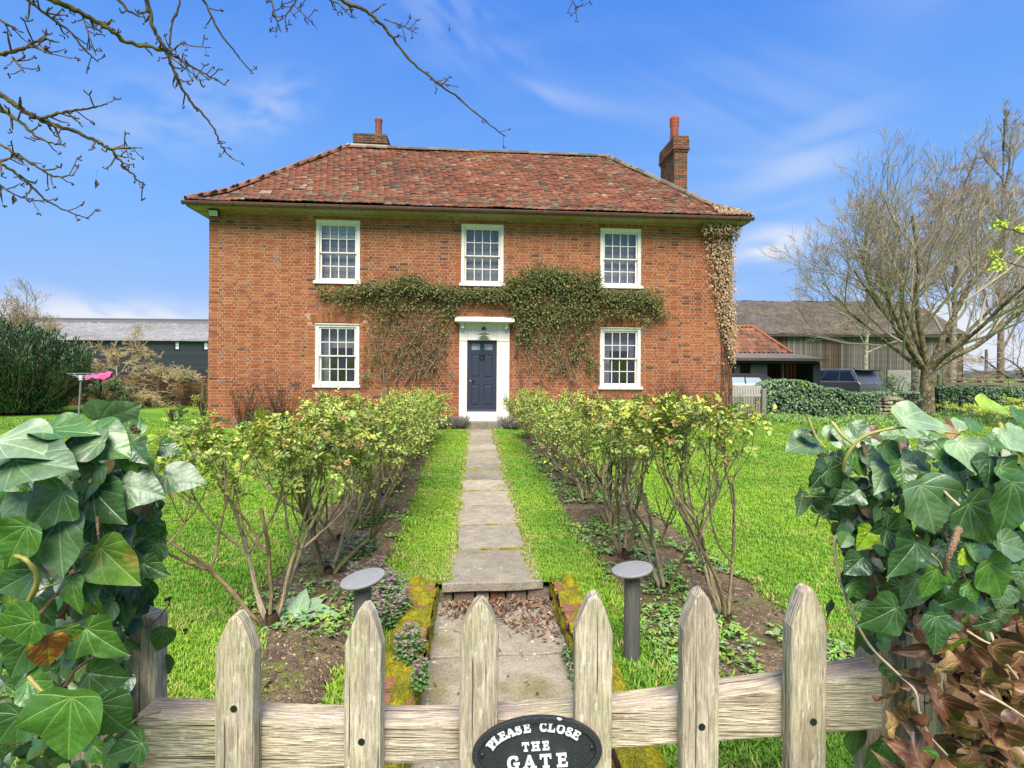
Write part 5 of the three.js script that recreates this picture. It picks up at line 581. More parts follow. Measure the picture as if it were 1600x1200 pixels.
// ------------------------------------------------------------------ rose bushes beside the path
const canes = [[0.32, 0.26, 0.14], [0.40, 0.34, 0.22], [0.26, 0.27, 0.10], [0.48, 0.43, 0.32]];
function roseBush(name, label, x, z, o) { // o: height, spread, seed, leaf (count), bare (share of the height without leaf), n (canes)
  const R = rng(o.seed), t = thing('rose_bush', label, 'rose bush', V(x, 0, z)), f = new MB(), near = o.near, sides = near ? 7 : 5, tips = [];
  const grow = (A, dir, len, r, depth, mb, col, lvl) => {
    const n = near ? 7 : 4, pts = [A.clone()], rad = [r]; let d = dir.clone(), p = A.clone();
    for (let k = 1; k <= n; k++) { d.add(V((R() - 0.5) * 0.42, 0.10 + (R() - 0.5) * 0.22, (R() - 0.5) * 0.42)).normalize(); p = p.clone().addScaledVector(d, len / n); if (p.y > o.h) p.y = o.h - 0.02 * R(); pts.push(p); rad.push(r * (1 - 0.42 * k / n) * (1 + (R() < 0.25 ? 0.28 : 0))); }
    mb.tube(pts, rad, sides, col);
    if (near) for (let k = 0; k < len * 22; k++) { const i = 1 + Math.floor(R() * (n - 1)), q = pts[i].clone().lerp(pts[Math.min(n, i + 1)], R()), s = V(R() - 0.5, R() - 0.3, R() - 0.5).normalize(); mb.tube([q, q.clone().addScaledVector(s, rad[i] + 0.008)], [0.0022, 0.0003], 3, [0.26, 0.17, 0.1], false); }
    tips.push([p, d.clone(), lvl]);
    if (depth > 0) { const m = 2 + (R() < 0.3 ? 1 : 0); for (let k = 0; k < m; k++) { const i = Math.max(2, Math.floor(n * (0.45 + 0.55 * R()))), b = V(R() - 0.5, 0.5 + 0.5 * R(), R() - 0.5).normalize(), nd = d.clone().multiplyScalar(0.7).add(V(Math.cos(R() * 6.28) * 0.75, 0.28, Math.sin(R() * 6.28) * 0.75)).normalize(); grow(pts[Math.min(n, i)], nd, len * (0.55 + 0.3 * R()), rad[Math.min(n, i)] * 0.68, depth - 1, mb, depth > 1 || R() < 0.5 ? col : [0.14, 0.15, 0.035], lvl + 1); } }
    for (let k = 0; k < n + 1; k++) if (pts[k].y > o.h * o.bare) leafAt.push([pts[k], rad[k]]);
  };
  const leafAt = [];
  const stump = new MB(); stump.tube([V(0, -0.08, 0), V(0.01, 0.03, 0), V(0.0, 0.09, 0.01)], [0.035, 0.045, 0.03], 8, [0.15, 0.10, 0.055]); stump.build('stump', MAT.bark, t);
  const dirs = o.dirs ?? Array.from({ length: o.n }, (_, k) => { const a = k / o.n * 6.283 + R() * 0.9; return [Math.cos(a) * (0.35 + 0.45 * R()) * o.spread, Math.sin(a) * (0.35 + 0.45 * R()) * o.spread]; });
  dirs.forEach(([dx, dz], k) => { const mb = new MB(), c = canes[Math.floor(R() * canes.length)]; grow(V(dx * 0.06, 0.03, dz * 0.06), V(dx, 0.85, dz).normalize(), o.h * (0.52 + 0.14 * R()), (0.009 + 0.006 * R()) * (o.thick ?? 1), near ? 3 : 2, mb, c, 0); mb.build('cane', MAT.bark, t); });
  // compound leaves: a stalk with three to five leaflets
  const leafs = (p, rd, k) => { const up = V(R() - 0.5, 0.25 + R() * 0.7, R() - 0.5).normalize(), out = V(R() - 0.5, (R() - 0.35) * 0.9, R() - 0.5).normalize(), young = p.y > o.h * 0.82 && R() < 0.34, q = R(); let c = young ? (q < 0.16 ? [0.34, 0.23, 0.05] : [0.42, 0.43, 0.055]) : q < 0.5 ? [0.24, 0.32, 0.045] : q < 0.82 ? [0.35, 0.42, 0.075] : [0.16, 0.23, 0.05]; if (R() < 0.04) c = [0.34, 0.19, 0.07]; const v = 0.8 + 0.45 * R(); c = c.map((a) => a * v);
    const L = (near ? 0.030 : 0.033) * (0.65 + 0.65 * R()) * (young ? 0.75 : 1), base = p.clone().addScaledVector(out, rd), e = base.clone().addScaledVector(out, L * (near ? 2.0 : 1.5)).add(V(0, -L * 0.4, 0)), nl = near ? 5 : 3, side = V().crossVectors(out, up).normalize();
    if (near) f.tube([base, e], [0.0011, 0.0007], 3, [0.2, 0.2, 0.04], false);
    const lf = near ? 'leafRound' : 'leaf', cv = () => c.map((a) => a * (0.85 + 0.3 * R())); f[lf](e, out, up, L, L * 0.68, cv()); for (let s = 0; s < (nl - 1) / 2; s++) for (const g of [-1, 1]) f[lf](base.clone().lerp(e, 0.42 + 0.42 * s), out.clone().multiplyScalar(0.55).addScaledVector(side, g).add(V(0, (R() - 0.5) * 0.5, 0)).normalize(), up.clone().add(V((R() - 0.5) * 0.5, 0, (R() - 0.5) * 0.5)).normalize(), L * 0.9, L * 0.6, cv()); };
  if (leafAt.length) for (let k = 0; k < o.leaf; k++) { // most of the leaf sits near the top
    let q = leafAt[Math.floor(R() * leafAt.length)]; for (let m = 0; m < 2; m++) { const w = leafAt[Math.floor(R() * leafAt.length)]; if (w[0].y > q[0].y && R() < o.topHeavy) q = w; } const p = q[0].clone().add(V((R() - 0.5) * 0.1, (R() - 0.5) * 0.1, (R() - 0.5) * 0.1)); if (p.y > o.h + 0.05) p.y = o.h - 0.06 * R(); leafs(p, q[1], k); }
  f.build('foliage', MAT.leafy, t, 'stuff');
  return t;
}
{
  const ord = ['nearest', 'second', 'third', 'fourth', 'fifth', 'sixth', 'seventh', 'eighth', 'ninth', 'tenth', 'eleventh'], R = rng(91);
  const Lz = [-2.86, -3.5, -4.2, -4.95, -5.7, -6.5, -7.3, -8.15, -9.0, -9.9, -10.8], Rz = [-2.72, -3.12, -3.75, -4.5, -5.3, -6.15, -7.0, -7.9, -8.8, -9.75, -10.7];
  Lz.forEach((z, k) => { const x = [-1.10, -0.98, -1.08, -0.98, -1.04, -1.0, -1.02, -0.98, -0.98, -0.95, -0.95][k]; roseBush('rose_bush', k ? ord[k] + ' rose bush from the gate in the leafy row left of the path' : 'rose bush with leaning bare trunk nearest the gate in the left row', x, z, { h: [1.10, 1.14, 1.14, 1.15, 1.13, 1.13, 1.11, 1.11, 1.09, 1.08, 1.06][k], spread: [0.95, 0.85, 0.85, 0.8, 0.8, 0.8, 0.8, 0.8, 0.8, 0.78, 0.75][k], seed: 300 + k * 7, leaf: k < 3 ? 720 : 1350, bare: k < 3 ? 0.48 : 0.16, topHeavy: k < 3 ? 0.75 : 0.5, n: k < 3 ? 5 : 7, near: k < 3, thick: k < 3 ? 1.15 : 1, dirs: k === 0 ? [[-0.75, 0.2], [-0.55, -0.4], [-0.1, 0.1], [0.35, -0.2], [0.1, -0.6]] : undefined }); });
  Rz.forEach((z, k) => { const x = [1.37, 1.18, 1.10, 1.22, 1.16, 1.20, 1.18, 1.15, 1.15, 1.13, 1.10][k]; roseBush('rose_bush', k ? ord[k] + ' rose bush from the gate in the row right of the path' : 'tall leggy rose bush with leaf only at its top, nearest the gate on the right', x, z, { h: [1.20, 1.15, 1.12, 1.11, 1.10, 1.10, 1.09, 1.09, 1.08, 1.08, 1.06][k], spread: [0.34, 0.42, 0.45, 0.6, 0.62, 0.66, 0.7, 0.7, 0.7, 0.7, 0.7][k], seed: 500 + k * 11, leaf: k < 3 ? 420 : k < 5 ? 720 : 1150, bare: k < 3 ? 0.70 : k < 5 ? 0.42 : 0.2, topHeavy: k < 3 ? 0.9 : 0.6, n: k < 3 ? 4 : 6, near: k < 3, thick: k < 3 ? 0.95 : 1 }); });
}
// weeds and litter on the beds
{
  const R = rng(97), net = new MB(), flo = new MB(), grn = new MB(), lit = new MB();
  const nettle = (x, z, s) => { const y = 0.02, n = 3 + Math.floor(R() * 3), h = (0.05 + 0.07 * R()) * s; for (let k = 0; k < n; k++) { const yy = y + h * (k + 1) / n, a = R() * 6.28; for (let m = 0; m < 2; m++) { const d = V(Math.cos(a + m * 3.14), 0.15 + 0.3 * R(), Math.sin(a + m * 3.14)).normalize(), c = k > n - 2 ? mix3([0.20, 0.16, 0.10], [0.16, 0.28, 0.10], R()) : mix3([0.10, 0.22, 0.05], [0.18, 0.30, 0.09], R()); net.leaf(V(x, yy, z), d, V(0, 1, 0), 0.022 * s, 0.02 * s, c); } if (k > n - 3 && R() < 0.8) for (let m = 0; m < 3; m++) { const b = R() * 6.28; flo.leaf(V(x, yy + 0.004, z), V(Math.cos(b), 0.8, Math.sin(b)).normalize(), V(0, 1, 0), 0.015 * s, 0.008 * s, mix3([0.20, 0.05, 0.15], [0.33, 0.12, 0.25], R())); } } };
  const patch = (px, py, n, rx, rz, s) => { const c = G(px, py); for (let k = 0; k < n; k++) { const a = R() * 6.28, r = Math.sqrt(R()); nettle(c.x + Math.cos(a) * r * rx, c.z + Math.sin(a) * r * rz, s * (0.8 + 0.5 * R())); } };
  patch(598, 960, 170, 0.15, 0.30, 1.15); patch(580, 925, 80, 0.15, 0.12, 1.1); patch(640, 1035, 40, 0.06, 0.12, 1.0); patch(575, 815, 150, 0.16, 0.40, 1.2); patch(605, 770, 120, 0.14, 0.5, 1.2); patch(640, 720, 90, 0.12, 0.8, 1.25); patch(500, 895, 40, 0.25, 0.2, 1.0); patch(560, 870, 70, 0.12, 0.18, 1.1); patch(545, 945, 20, 0.08, 0.08, 1.0);
  patch(655, 1085, 16, 0.03, 0.05, 1.0);
  meta(net.build('nettle_patch', MAT.leafy), 'purple tinged dead nettle weeds spreading over the left rose bed', 'weeds', null, 'stuff'); meta(flo.build('nettle_flowers', MAT.leafy), 'small purple flowers of the dead nettles in the left bed', 'flowers', null, 'stuff');
  for (let k = 0; k < 9500; k++) { const right = R() < 0.74, z = -1.98 - 9.8 * Math.pow(R(), 1.3), [a, b] = right ? bedR(z) : bedL(z), x = lerp(a, b, R()), n = fbm(x * 2.4 + 7, z * 1.6, 4); if (n < (right ? 0.42 : 0.58) + 0.05 * R()) continue; const m = 2 + Math.floor(R() * 3), s = 0.9 + 0.8 * R() + 0.05 * -z, cb = R(), c = cb < 0.5 ? [0.14, 0.27, 0.05] : cb < 0.8 ? [0.22, 0.36, 0.05] : [0.20, 0.28, 0.12]; for (let q = 0; q < m; q++) { const g = R() * 6.28, d = V(Math.cos(g), 0.25 + 0.5 * R(), Math.sin(g)).normalize(); grn.leaf(V(x + (R() - 0.5) * 0.03, bedH(x, z, right ? bedR : bedL) + 0.004 + 0.02 * R(), z + (R() - 0.5) * 0.03), d, V(0, 1, 0), 0.022 * s, (R() < 0.3 ? 0.006 : 0.017) * s, c.map((v) => v * (0.75 + 0.5 * R()))); } }
  meta(grn.build('green_weeds', MAT.leafy), 'low green weeds covering much of the soil under the roses', 'weeds', null, 'stuff');
  const fallen = (x, y, z, s) => { const c = mix3([0.11, 0.055, 0.032], [0.28, 0.165, 0.09], R()), cc = R() < 0.15 ? [0.30, 0.22, 0.20] : c; lit.leaf(V(x, y, z), V(R() - 0.5, (R() - 0.4) * 0.7, R() - 0.5).normalize(), V((R() - 0.5) * 0.9, 1, (R() - 0.5) * 0.9).normalize(), s * (0.7 + 0.6 * R()), s * (0.4 + 0.4 * R()), cc, 0.1 + 0.4 * R()); };
  for (let k = 0; k < 700; k++) { const t = R(), x = lerp(PX0 + 0.02, PX1 + 0.04, Math.pow(R(), 0.75)), dz = 0.03 + 0.42 * Math.pow(R(), 1.6) * (0.45 + 0.8 * sstep(0.0, 0.5, x)); fallen(x, LOWY + 0.006 + 0.03 * R() * sstep(0.4, 0.05, dz), STEPZ + dz, 0.034); }
  for (let k = 0; k < 60; k++) fallen(PX0 + 0.68 * R(), LOWY + 0.008, -2.9 + 1.6 * R(), 0.028);
  for (let k = 0; k < 130; k++) fallen(lerp(-0.1, 0.55, R()), LOWY + 0.01 + 0.02 * R(), -1.9 + 0.75 * R(), 0.04);
  for (let k = 0; k < 420; k++) { const right = R() < 0.6, z = -2.0 - 8 * Math.pow(R(), 1.6), [a, b] = right ? bedR(z) : bedL(z), x = lerp(a, b, R()); fallen(x, bedH(x, z, right ? bedR : bedL) + 0.008, z, 0.035); }
  meta(lit.build('leaf_litter', MAT.leafy), 'brown fallen leaves drifted below the step and over the beds', 'fallen leaves', null, 'stuff');
  const tw = new MB(); for (let k = 0; k < 130; k++) { const w = R(), right = R() < 0.5, z = w < 0.3 ? STEPZ + 0.5 * R() : -2 - 3.5 * R(), [a, b] = right ? bedR(z) : bedL(z), x = w < 0.3 ? lerp(PX0, PX1, R()) : lerp(a, b, R()), y = w < 0.3 ? LOWY + 0.012 : bedH(x, z, right ? bedR : bedL) + 0.01, d = V(R() - 0.5, (R() - 0.4) * 0.25, R() - 0.5).normalize(), A = V(x, y, z); tw.tube([A, A.clone().addScaledVector(d, 0.06).add(V(0, 0.008, 0)), A.clone().addScaledVector(d, 0.06 + 0.1 * R())], [0.0022, 0.002, 0.001], 4, mix3([0.22, 0.15, 0.09], [0.42, 0.33, 0.22], R())); } meta(tw.build('fallen_twigs', MAT.bark), 'thin dead twigs lying on the soil and lower path', 'twigs', null, 'stuff');
  const gv = new MB(), gg = new THREE.DodecahedronGeometry(1, 0); for (let k = 0; k < 900; k++) { const right = R() < 0.45, z = -1.98 - 4.5 * Math.pow(R(), 1.5), [a, b] = right ? bedR(z) : bedL(z), x = lerp(a, b, R()), s = 0.003 + 0.006 * R() * R(); gv.add(gg, M4(x, bedH(x, z, right ? bedR : bedL) + s * 0.3, z, R() * 3, R() * 3, 0, s, s * 0.7, s), mix3([0.24, 0.17, 0.11], [0.58, 0.50, 0.38], Math.pow(R(), 2))); } meta(gv.build('stones_and_clods', MAT.vc), 'small pale stones and crumbs of soil on the beds', 'stones', null, 'stuff');
}
{ // mullein rosette and ivy seedling by the moss
  const c = G(462, 965, 0.03), t = thing('mullein_plant', 'woolly grey-green mullein rosette under the nearest left rose', 'plant', c), R = rng(99), m = std({ map: leafTex([0.50, 0.60, 0.46], [0.68, 0.74, 0.62], 0.1, 120, [0.55, 0.62, 0.4], 0), roughness: 0.9, bumpMap: bumpT, bumpScale: 0.004 });
  for (const [a, up, L] of [[0.1, 0.25, 0.24], [0.9, 0.5, 0.2], [2.0, 0.6, 0.17], [3.0, 0.15, 0.18], [4.1, 0.1, 0.2], [5.2, 0.15, 0.22], [1.5, 1.1, 0.17]]) { const g = ivyLeaf('heart', 400 + Math.round(a * 10), { curl: 0.5, wave: 0.06 }), l = mesh('leaf', g, m, t); l.scale.set(L * 0.75, L, L); const d = V(Math.cos(a), up, -Math.sin(a)).normalize(), n = V(0, 1, 0).addScaledVector(d, -d.y).normalize(), s = V().crossVectors(d, n); l.quaternion.setFromRotationMatrix(new THREE.Matrix4().makeBasis(s, d, n)); l.position.set(0, 0.01, 0); }
  const R2 = rng(103), e = G(876, 1052, LOWY), p = new MB(); for (let k = 0; k < 150; k++) { const q = V(PX1 + 0.01 + 0.045 * R2(), LOWY + 0.09 * R2(), e.z + (R2() - 0.5) * 0.36); p.leaf(q, V(-0.8 + 0.5 * R2(), (R2() - 0.5), R2() - 0.3).normalize(), V(-0.5, 1, 0.3).normalize(), 0.018, 0.017, R2() < 0.15 ? [0.34, 0.20, 0.14] : mix3([0.045, 0.10, 0.035], [0.10, 0.19, 0.06], R2())); } meta(p.build('creeping_plant', MAT.leafy), 'small dark green plant creeping out below the right edging', 'plant', null);
}
// ------------------------------------------------------------------ climbers on the wall and planting at its foot
const onFront = (px, py) => F(px, py, HZ0);
const clear = (x, y, pad = 0.02) => !HOLES.some(([a, b, c, d]) => x > a - pad && x < b + pad && y > c - 0.05 && y < d + 0.03);
{
  const R = rng(111), gauss = () => (R() + R() + R() + R() - 2) * 0.9;
  const make = (name, label, blobs, roots, nStem) => {
    const t = thing(name, label, 'climbing plant', V(...onFront(roots[0][0], 640).toArray())), off = t.position, f = new MB(), s = new MB();
    t.position.y = 0; off.y = 0;
    const aim = [];
    for (const [px, py, rx, ry, n, tone] of blobs) for (let k = 0; k < n * (tone === 's' ? 0.8 : 1.22); k++) {
      const p = onFront(px + gauss() * rx * 1.25, py + gauss() * ry * 1.25); if (!clear(p.x, p.y, R() < 0.12 ? -0.07 : -0.005) || p.y < 0.3) continue;
      const thick = (tone === 'd' ? 0.30 : 0.16), z = HZ0 + 0.02 + thick * Math.pow(R(), 1.2); if (k % 30 === 0) aim.push(V(p.x, p.y, HZ0 + 0.06));
      const q = R(); let c = tone === 'd' ? (q < 0.55 ? [0.070, 0.086, 0.020] : q < 0.80 ? [0.12, 0.14, 0.028] : q < 0.91 ? [0.19, 0.20, 0.04] : [0.20, 0.12, 0.05]) : (q < 0.35 ? [0.10, 0.13, 0.025] : q < 0.65 ? [0.17, 0.18, 0.035] : q < 0.85 ? [0.22, 0.13, 0.045] : [0.06, 0.10, 0.02]); const v = 0.75 + 0.6 * R(); c = c.map((a) => a * v);
      f.leaf(V(p.x - off.x, p.y, z - off.z), V(R() - 0.5, R() * 1.0 - 0.62, R() * 0.8).normalize(), V((R() - 0.5), 0.6 * R(), 0.6 + R()).normalize(), 0.066 * (0.7 + 0.6 * R()), 0.040 * (0.7 + 0.6 * R()), c);
    }
    for (const [px, py] of roots) { const r0 = onFront(px, py), b0 = V(r0.x, 0, HZ0 + 0.14); s.tube([V(b0.x - off.x, -0.02, b0.z - off.z), V(r0.x - off.x + 0.02, r0.y * 0.5, HZ0 + 0.1 - off.z), V(r0.x - off.x, r0.y, HZ0 + 0.06 - off.z)], [0.032, 0.026, 0.022], 7, [0.26, 0.19, 0.13]); }
    for (let k = 0; k < nStem; k++) {
      const r = roots[k % roots.length], A = onFront(r[0], r[1]); A.x += (R() - 0.5) * 1.3 * (k > 7 ? 1 : 0.2); A.y += (k > 7 ? 0.9 : 0.1) * R(); A.z = HZ0 + 0.06; let best = aim[Math.floor(R() * aim.length)]; for (let m = 0; m < 1; m++) { const c = aim[Math.floor(R() * aim.length)]; if (Math.abs(c.x - A.x) < Math.abs(best.x - A.x)) best = c; }
      const n = 9, pts = [], rad = [], bow = (R() - 0.5) * 3.0; let ok = true;
      for (let i = 0; i <= n; i++) { const u = i / n, x = lerp(A.x, best.x, u) + bow * Math.sin(u * Math.PI) * 0.35 + (R() - 0.5) * 0.10, y = lerp(A.y, best.y, Math.pow(u, 0.85)) + (R() - 0.5) * 0.08; if (!clear(x, y, 0.0)) ok = false; pts.push(V(x - off.x, y, HZ0 + 0.05 + 0.13 * R() - off.z)); rad.push(lerp(k < 14 ? 0.016 : 0.008, 0.003, u)); }
      if (ok) s.tube(pts, rad, 5, mix3([0.22, 0.15, 0.095], [0.46, 0.38, 0.28], R())); 
    }
    for (let k = 0; k < nStem * 3; k++) { const b = aim[Math.floor(R() * aim.length)], d = V((R() - 0.5) * 1.6, R() - 0.75, 0.15 * R()).normalize(), L = 0.25 + 0.5 * R(), A = V(b.x - off.x + (R() - 0.5) * 0.4, b.y + (R() - 0.5) * 0.3, HZ0 + 0.08 * R() + 0.03 - off.z), B = A.clone().addScaledVector(d, L); if (!clear(A.x + off.x, A.y, 0) || !clear(B.x + off.x, B.y, 0) || !clear((A.x + B.x) / 2 + off.x, (A.y + B.y) / 2, 0)) continue; s.tube([A, A.clone().lerp(B, 0.5).add(V((R() - 0.5) * 0.1, (R() - 0.5) * 0.1, 0.05 * R())), B], [0.005, 0.004, 0.0015], 4, mix3([0.20, 0.13, 0.08], [0.42, 0.33, 0.22], R())); }
    s.build('stem', MAT.bark, t); f.build('foliage', MAT.leafy, t, 'stuff'); return t;
  };
  make('wall_climber', 'straggling climber with bare tangled stems on the brick left of the door', [[510, 455, 10, 8, 110, 's'], [525, 462, 18, 9, 150, 's'], [550, 456, 20, 10, 300, 'd'], [590, 452, 26, 12, 620, 'd'], [640, 445, 22, 11, 700, 'd'], [668, 455, 24, 12, 500, 'd'], [700, 458, 20, 10, 330, 'd'], [728, 460, 18, 9, 330, 'd'], [745, 462, 16, 8, 220, 'd'], [545, 478, 20, 12, 120, 's'], [600, 478, 36, 14, 330, 's'], [650, 475, 30, 16, 330, 's'], [695, 485, 16, 18, 220, 's'], [600, 505, 26, 20, 200, 's'], [645, 515, 40, 26, 280, 's'], [690, 520, 16, 30, 170, 's'], [590, 555, 20, 24, 190, 's'], [635, 560, 34, 26, 260, 's'], [680, 565, 18, 24, 110, 's'], [575, 590, 12, 10, 60, 's'], [612, 468, 12, 16, 160, 'd'], [706, 476, 8, 18, 120, 'd']], [[606, 600], [640, 602], [676, 596], [655, 600]], 74);
  make('wall_climber', 'dense dark green climber over the brick right of the door', [[758, 456, 20, 9, 330, 'd'], [775, 466, 16, 9, 240, 'd'], [790, 458, 20, 12, 330, 'd'], [815, 446, 24, 16, 800, 'd'], [850, 436, 24, 14, 1050, 'd'], [885, 446, 28, 18, 1300, 'd'], [925, 452, 18, 14, 620, 'd'], [930, 434, 7, 8, 110, 'd'], [960, 465, 28, 11, 760, 'd'], [1000, 468, 20, 13, 560, 'd'], [1022, 480, 11, 14, 200, 'd'], [1035, 492, 7, 6, 40, 'd'], [825, 485, 18, 22, 620, 'd'], [865, 490, 26, 22, 700, 'd'], [912, 488, 24, 18, 620, 'd'], [960, 490, 26, 10, 260, 'd'], [1005, 498, 16, 10, 130, 's'], [820, 520, 14, 18, 260, 'd'], [860, 535, 26, 22, 330, 's'], [905, 540, 16, 26, 330, 's'], [925, 570, 9, 22, 160, 's'], [860, 572, 30, 18, 180, 's'], [802, 475, 9, 26, 200, 'd'], [790, 570, 6, 12, 26, 's'], [790, 520, 5, 20, 40, 'd'], [765, 470, 18, 9, 110, 's']], [[814, 586], [846, 592], [890, 596], [905, 600]], 66);
  // dry ivy on the right corner
  const c0 = onFront(1125, 600), t = thing('dead_ivy', 'dead golden brown ivy clinging to the right corner of the house', 'climbing plant', V(c0.x, 0, HZ0)), f = new MB(), s = new MB();
  const leafAt = (x, y, z) => { const c = mix3([0.26, 0.15, 0.07], [0.52, 0.38, 0.20], R()).map((v) => v * (0.8 + 0.4 * R())); f.leaf(V(x - c0.x, y, z - HZ0), V(R() - 0.5, -0.2 - R(), R() * 0.7).normalize(), V(R() - 0.5, 0.3 * R(), 0.4 + R()).normalize(), 0.06 * (0.6 + 0.7 * R()), 0.045 * (0.6 + 0.7 * R()), c, 0.1 + 0.4 * R()); };
  const mid = [[345, 1122, 30], [372, 1126, 24], [400, 1124, 22], [430, 1125, 20], [460, 1129, 18], [490, 1133, 15], [515, 1136, 12], [540, 1139, 8], [565, 1141, 4]];
  for (let k = 0; k < 2000; k++) { const y = 343 + 225 * Math.pow(R(), 1.15), i = Math.min(mid.length - 2, mid.findIndex((m, q) => q + 1 < mid.length && y < mid[q + 1][0])), a = mid[Math.max(0, i)], b = mid[Math.max(0, i) + 1], u = clamp((y - a[0]) / (b[0] - a[0])), p = onFront(lerp(a[1], b[1], u) + (R() + R() - 1) * 1.25 * lerp(a[2], b[2], u), y); leafAt(Math.min(p.x, HX1 + 0.16 * R()), p.y, HZ0 + 0.02 + 0.16 * R()); }
  for (let k = 0; k < 500; k++) leafAt(lerp(5.9, HX1 + 0.1, R()), EAVE - 0.06 - 0.28 * Math.pow(R(), 1.6), HZ0 + 0.03 + 0.35 * R());
  for (let k = 0; k < 420; k++) { const q = 0.5 * Math.pow(R(), 1.5), x = EX1 - 0.9 * Math.pow(R(), 1.6) + 0.05; leafAt(x, prof(Math.min(q, EX1 - x + 0.02)) + 0.05 + 0.06 * R(), EZ0 - q * 0.9 + 0.05); }
  for (let k = 0; k < 350; k++) leafAt(HX1 + 0.02 + 0.12 * R(), 1.6 + 3.8 * Math.pow(R(), 0.8), HZ0 - 0.9 * R() * R());
  for (let k = 0; k < 16; k++) { const x0 = HX1 - 0.25 * R(), pts = [], n = 9; for (let i = 0; i <= n; i++) pts.push(V(x0 + (R() - 0.5) * 0.12 - (i / n) ** 2 * 0.5 * R() - c0.x, i / n * 5.2, 0.03 + 0.03 * R())); s.tube(pts, pts.map((_, i) => 0.012 * (1 - 0.7 * i / n)), 5, [0.28, 0.19, 0.12]); }
  s.build('stem', MAT.bark, t); f.build('foliage', MAT.leafy, t, 'stuff');
}
function twigShrub(name, label, cat, x, z, h, w, n, seed, stem, leafC, nl, lf = 0.04) {
  const R = rng(seed), t = thing(name, label, cat, V(x, 0, z)), s = new MB(), f = new MB();
  for (let k = 0; k < n; k++) { const a = R() * 6.28, sp = w * Math.sqrt(R()), pts = [V(Math.cos(a) * 0.06, -0.03, Math.sin(a) * 0.06)], rad = [0.009], m = 6; let p = pts[0].clone(), d = V(Math.cos(a) * sp * 0.7 / h, 1, Math.sin(a) * sp * 0.7 / h).normalize(); const L = h * (0.6 + 0.5 * R()); for (let i = 1; i <= m; i++) { d.add(V((R() - 0.5) * 0.5, (R() - 0.45) * 0.25, (R() - 0.5) * 0.5)).normalize(); p = p.clone().addScaledVector(d, L / m); pts.push(p); rad.push(lerp(0.008, 0.002, i / m)); if (i > 2 && R() < 0.7) { const e = p.clone().addScaledVector(V(R() - 0.5, R() - 0.2, R() - 0.5).normalize(), 0.18 * R() + 0.06); s.tube([p, e], [0.004, 0.0015], 4, stem); } for (let q = 0; q < nl; q++) if (i > 1) f.leaf(p.clone().add(V((R() - 0.5) * 0.16, (R() - 0.5) * 0.16, (R() - 0.5) * 0.16)), V(R() - 0.5, R() - 0.5, R() - 0.5).normalize(), V(R() - 0.5, R(), R() - 0.5).normalize(), lf * (0.7 + 0.6 * R()), lf * 0.6, mix3(leafC[0], leafC[1], R()), 0.2); } s.tube(pts, rad, 4, stem); }
  s.build('stem', MAT.bark, t); if (nl) f.build('foliage', MAT.leafy, t, 'stuff'); return t;
}
{
  const W = (px) => onFront(px, 600).x;
  twigShrub('wall_shrub', 'bare brown shrub against the brick below and left of the lower left window', 'shrub', W(395), HZ0 + 0.45, 1.32, 0.62, 40, 121, [0.17, 0.10, 0.06], [[0.13, 0.06, 0.03], [0.24, 0.15, 0.06]], 3);
  twigShrub('wall_shrub', 'dark twiggy shrub near the lower left window, taller than its neighbour', 'shrub', W(447), HZ0 + 0.4, 1.38, 0.55, 40, 122, [0.13, 0.08, 0.05], [[0.07, 0.045, 0.02], [0.16, 0.13, 0.04]], 4);
  twigShrub('wall_shrub', 'low brown rose stems under the sill of the lower left window', 'shrub', W(530), HZ0 + 0.4, 1.08, 0.8, 30, 123, [0.18, 0.10, 0.07], [[0.12, 0.05, 0.03], [0.2, 0.14, 0.05]], 3);
  twigShrub('wall_shrub', 'reddish brown twiggy shrub right of the lower right window', 'shrub', W(1045), HZ0 + 0.45, 1.45, 0.7, 60, 124, [0.16, 0.08, 0.055], [[0.12, 0.045, 0.03], [0.20, 0.10, 0.05]], 5);
  twigShrub('wall_shrub', 'thin red stemmed shrub by the right corner of the house', 'shrub', W(1105), HZ0 + 0.5, 1.15, 0.55, 36, 125, [0.22, 0.10, 0.07], [[0.16, 0.07, 0.04], [0.24, 0.16, 0.06]], 2);
  twigShrub('wall_shrub', 'dry rose stems under the sill of the lower right window', 'shrub', W(960), HZ0 + 0.42, 1.1, 0.6, 30, 126, [0.20, 0.12, 0.08], [[0.12, 0.07, 0.03], [0.2, 0.17, 0.05]], 3);
  const lav = (px, z, label, seed, w) => { const R = rng(seed), t = thing('lavender_bush', label, 'lavender', V(onFront(px, 655).x * 0.97, 0, z)), b = new MB(); for (let k = 0; k < 420; k++) { const a = R() * 6.28, r = w * Math.sqrt(R()), A = V(Math.cos(a) * r * 0.4, 0, Math.sin(a) * r * 0.4), B = V(Math.cos(a) * r, 0.16 + 0.2 * R(), Math.sin(a) * r); b.tube([A, B], [0.003, 0.0025], 3, mix3([0.12, 0.11, 0.085], [0.20, 0.17, 0.13], R()), false); for (let m = 0; m < 5; m++) b.leaf(A.clone().lerp(B, 0.35 + 0.65 * R()), V(R() - 0.5, R(), R() - 0.5).normalize(), V(0, 0, 1), 0.035, 0.007, mix3([0.14, 0.15, 0.12], [0.28, 0.28, 0.25], R())); } b.build('foliage', MAT.leafy, t); };
  lav(716, -12.85, 'grey lavender bush beside the stone step, left of the door', 131, 0.34); lav(690, -12.8, 'brownish lavender bush at the wall foot, farther left of the door', 132, 0.26); lav(798, -12.8, 'grey lavender bush beside the step, right of the door', 133, 0.40);
}
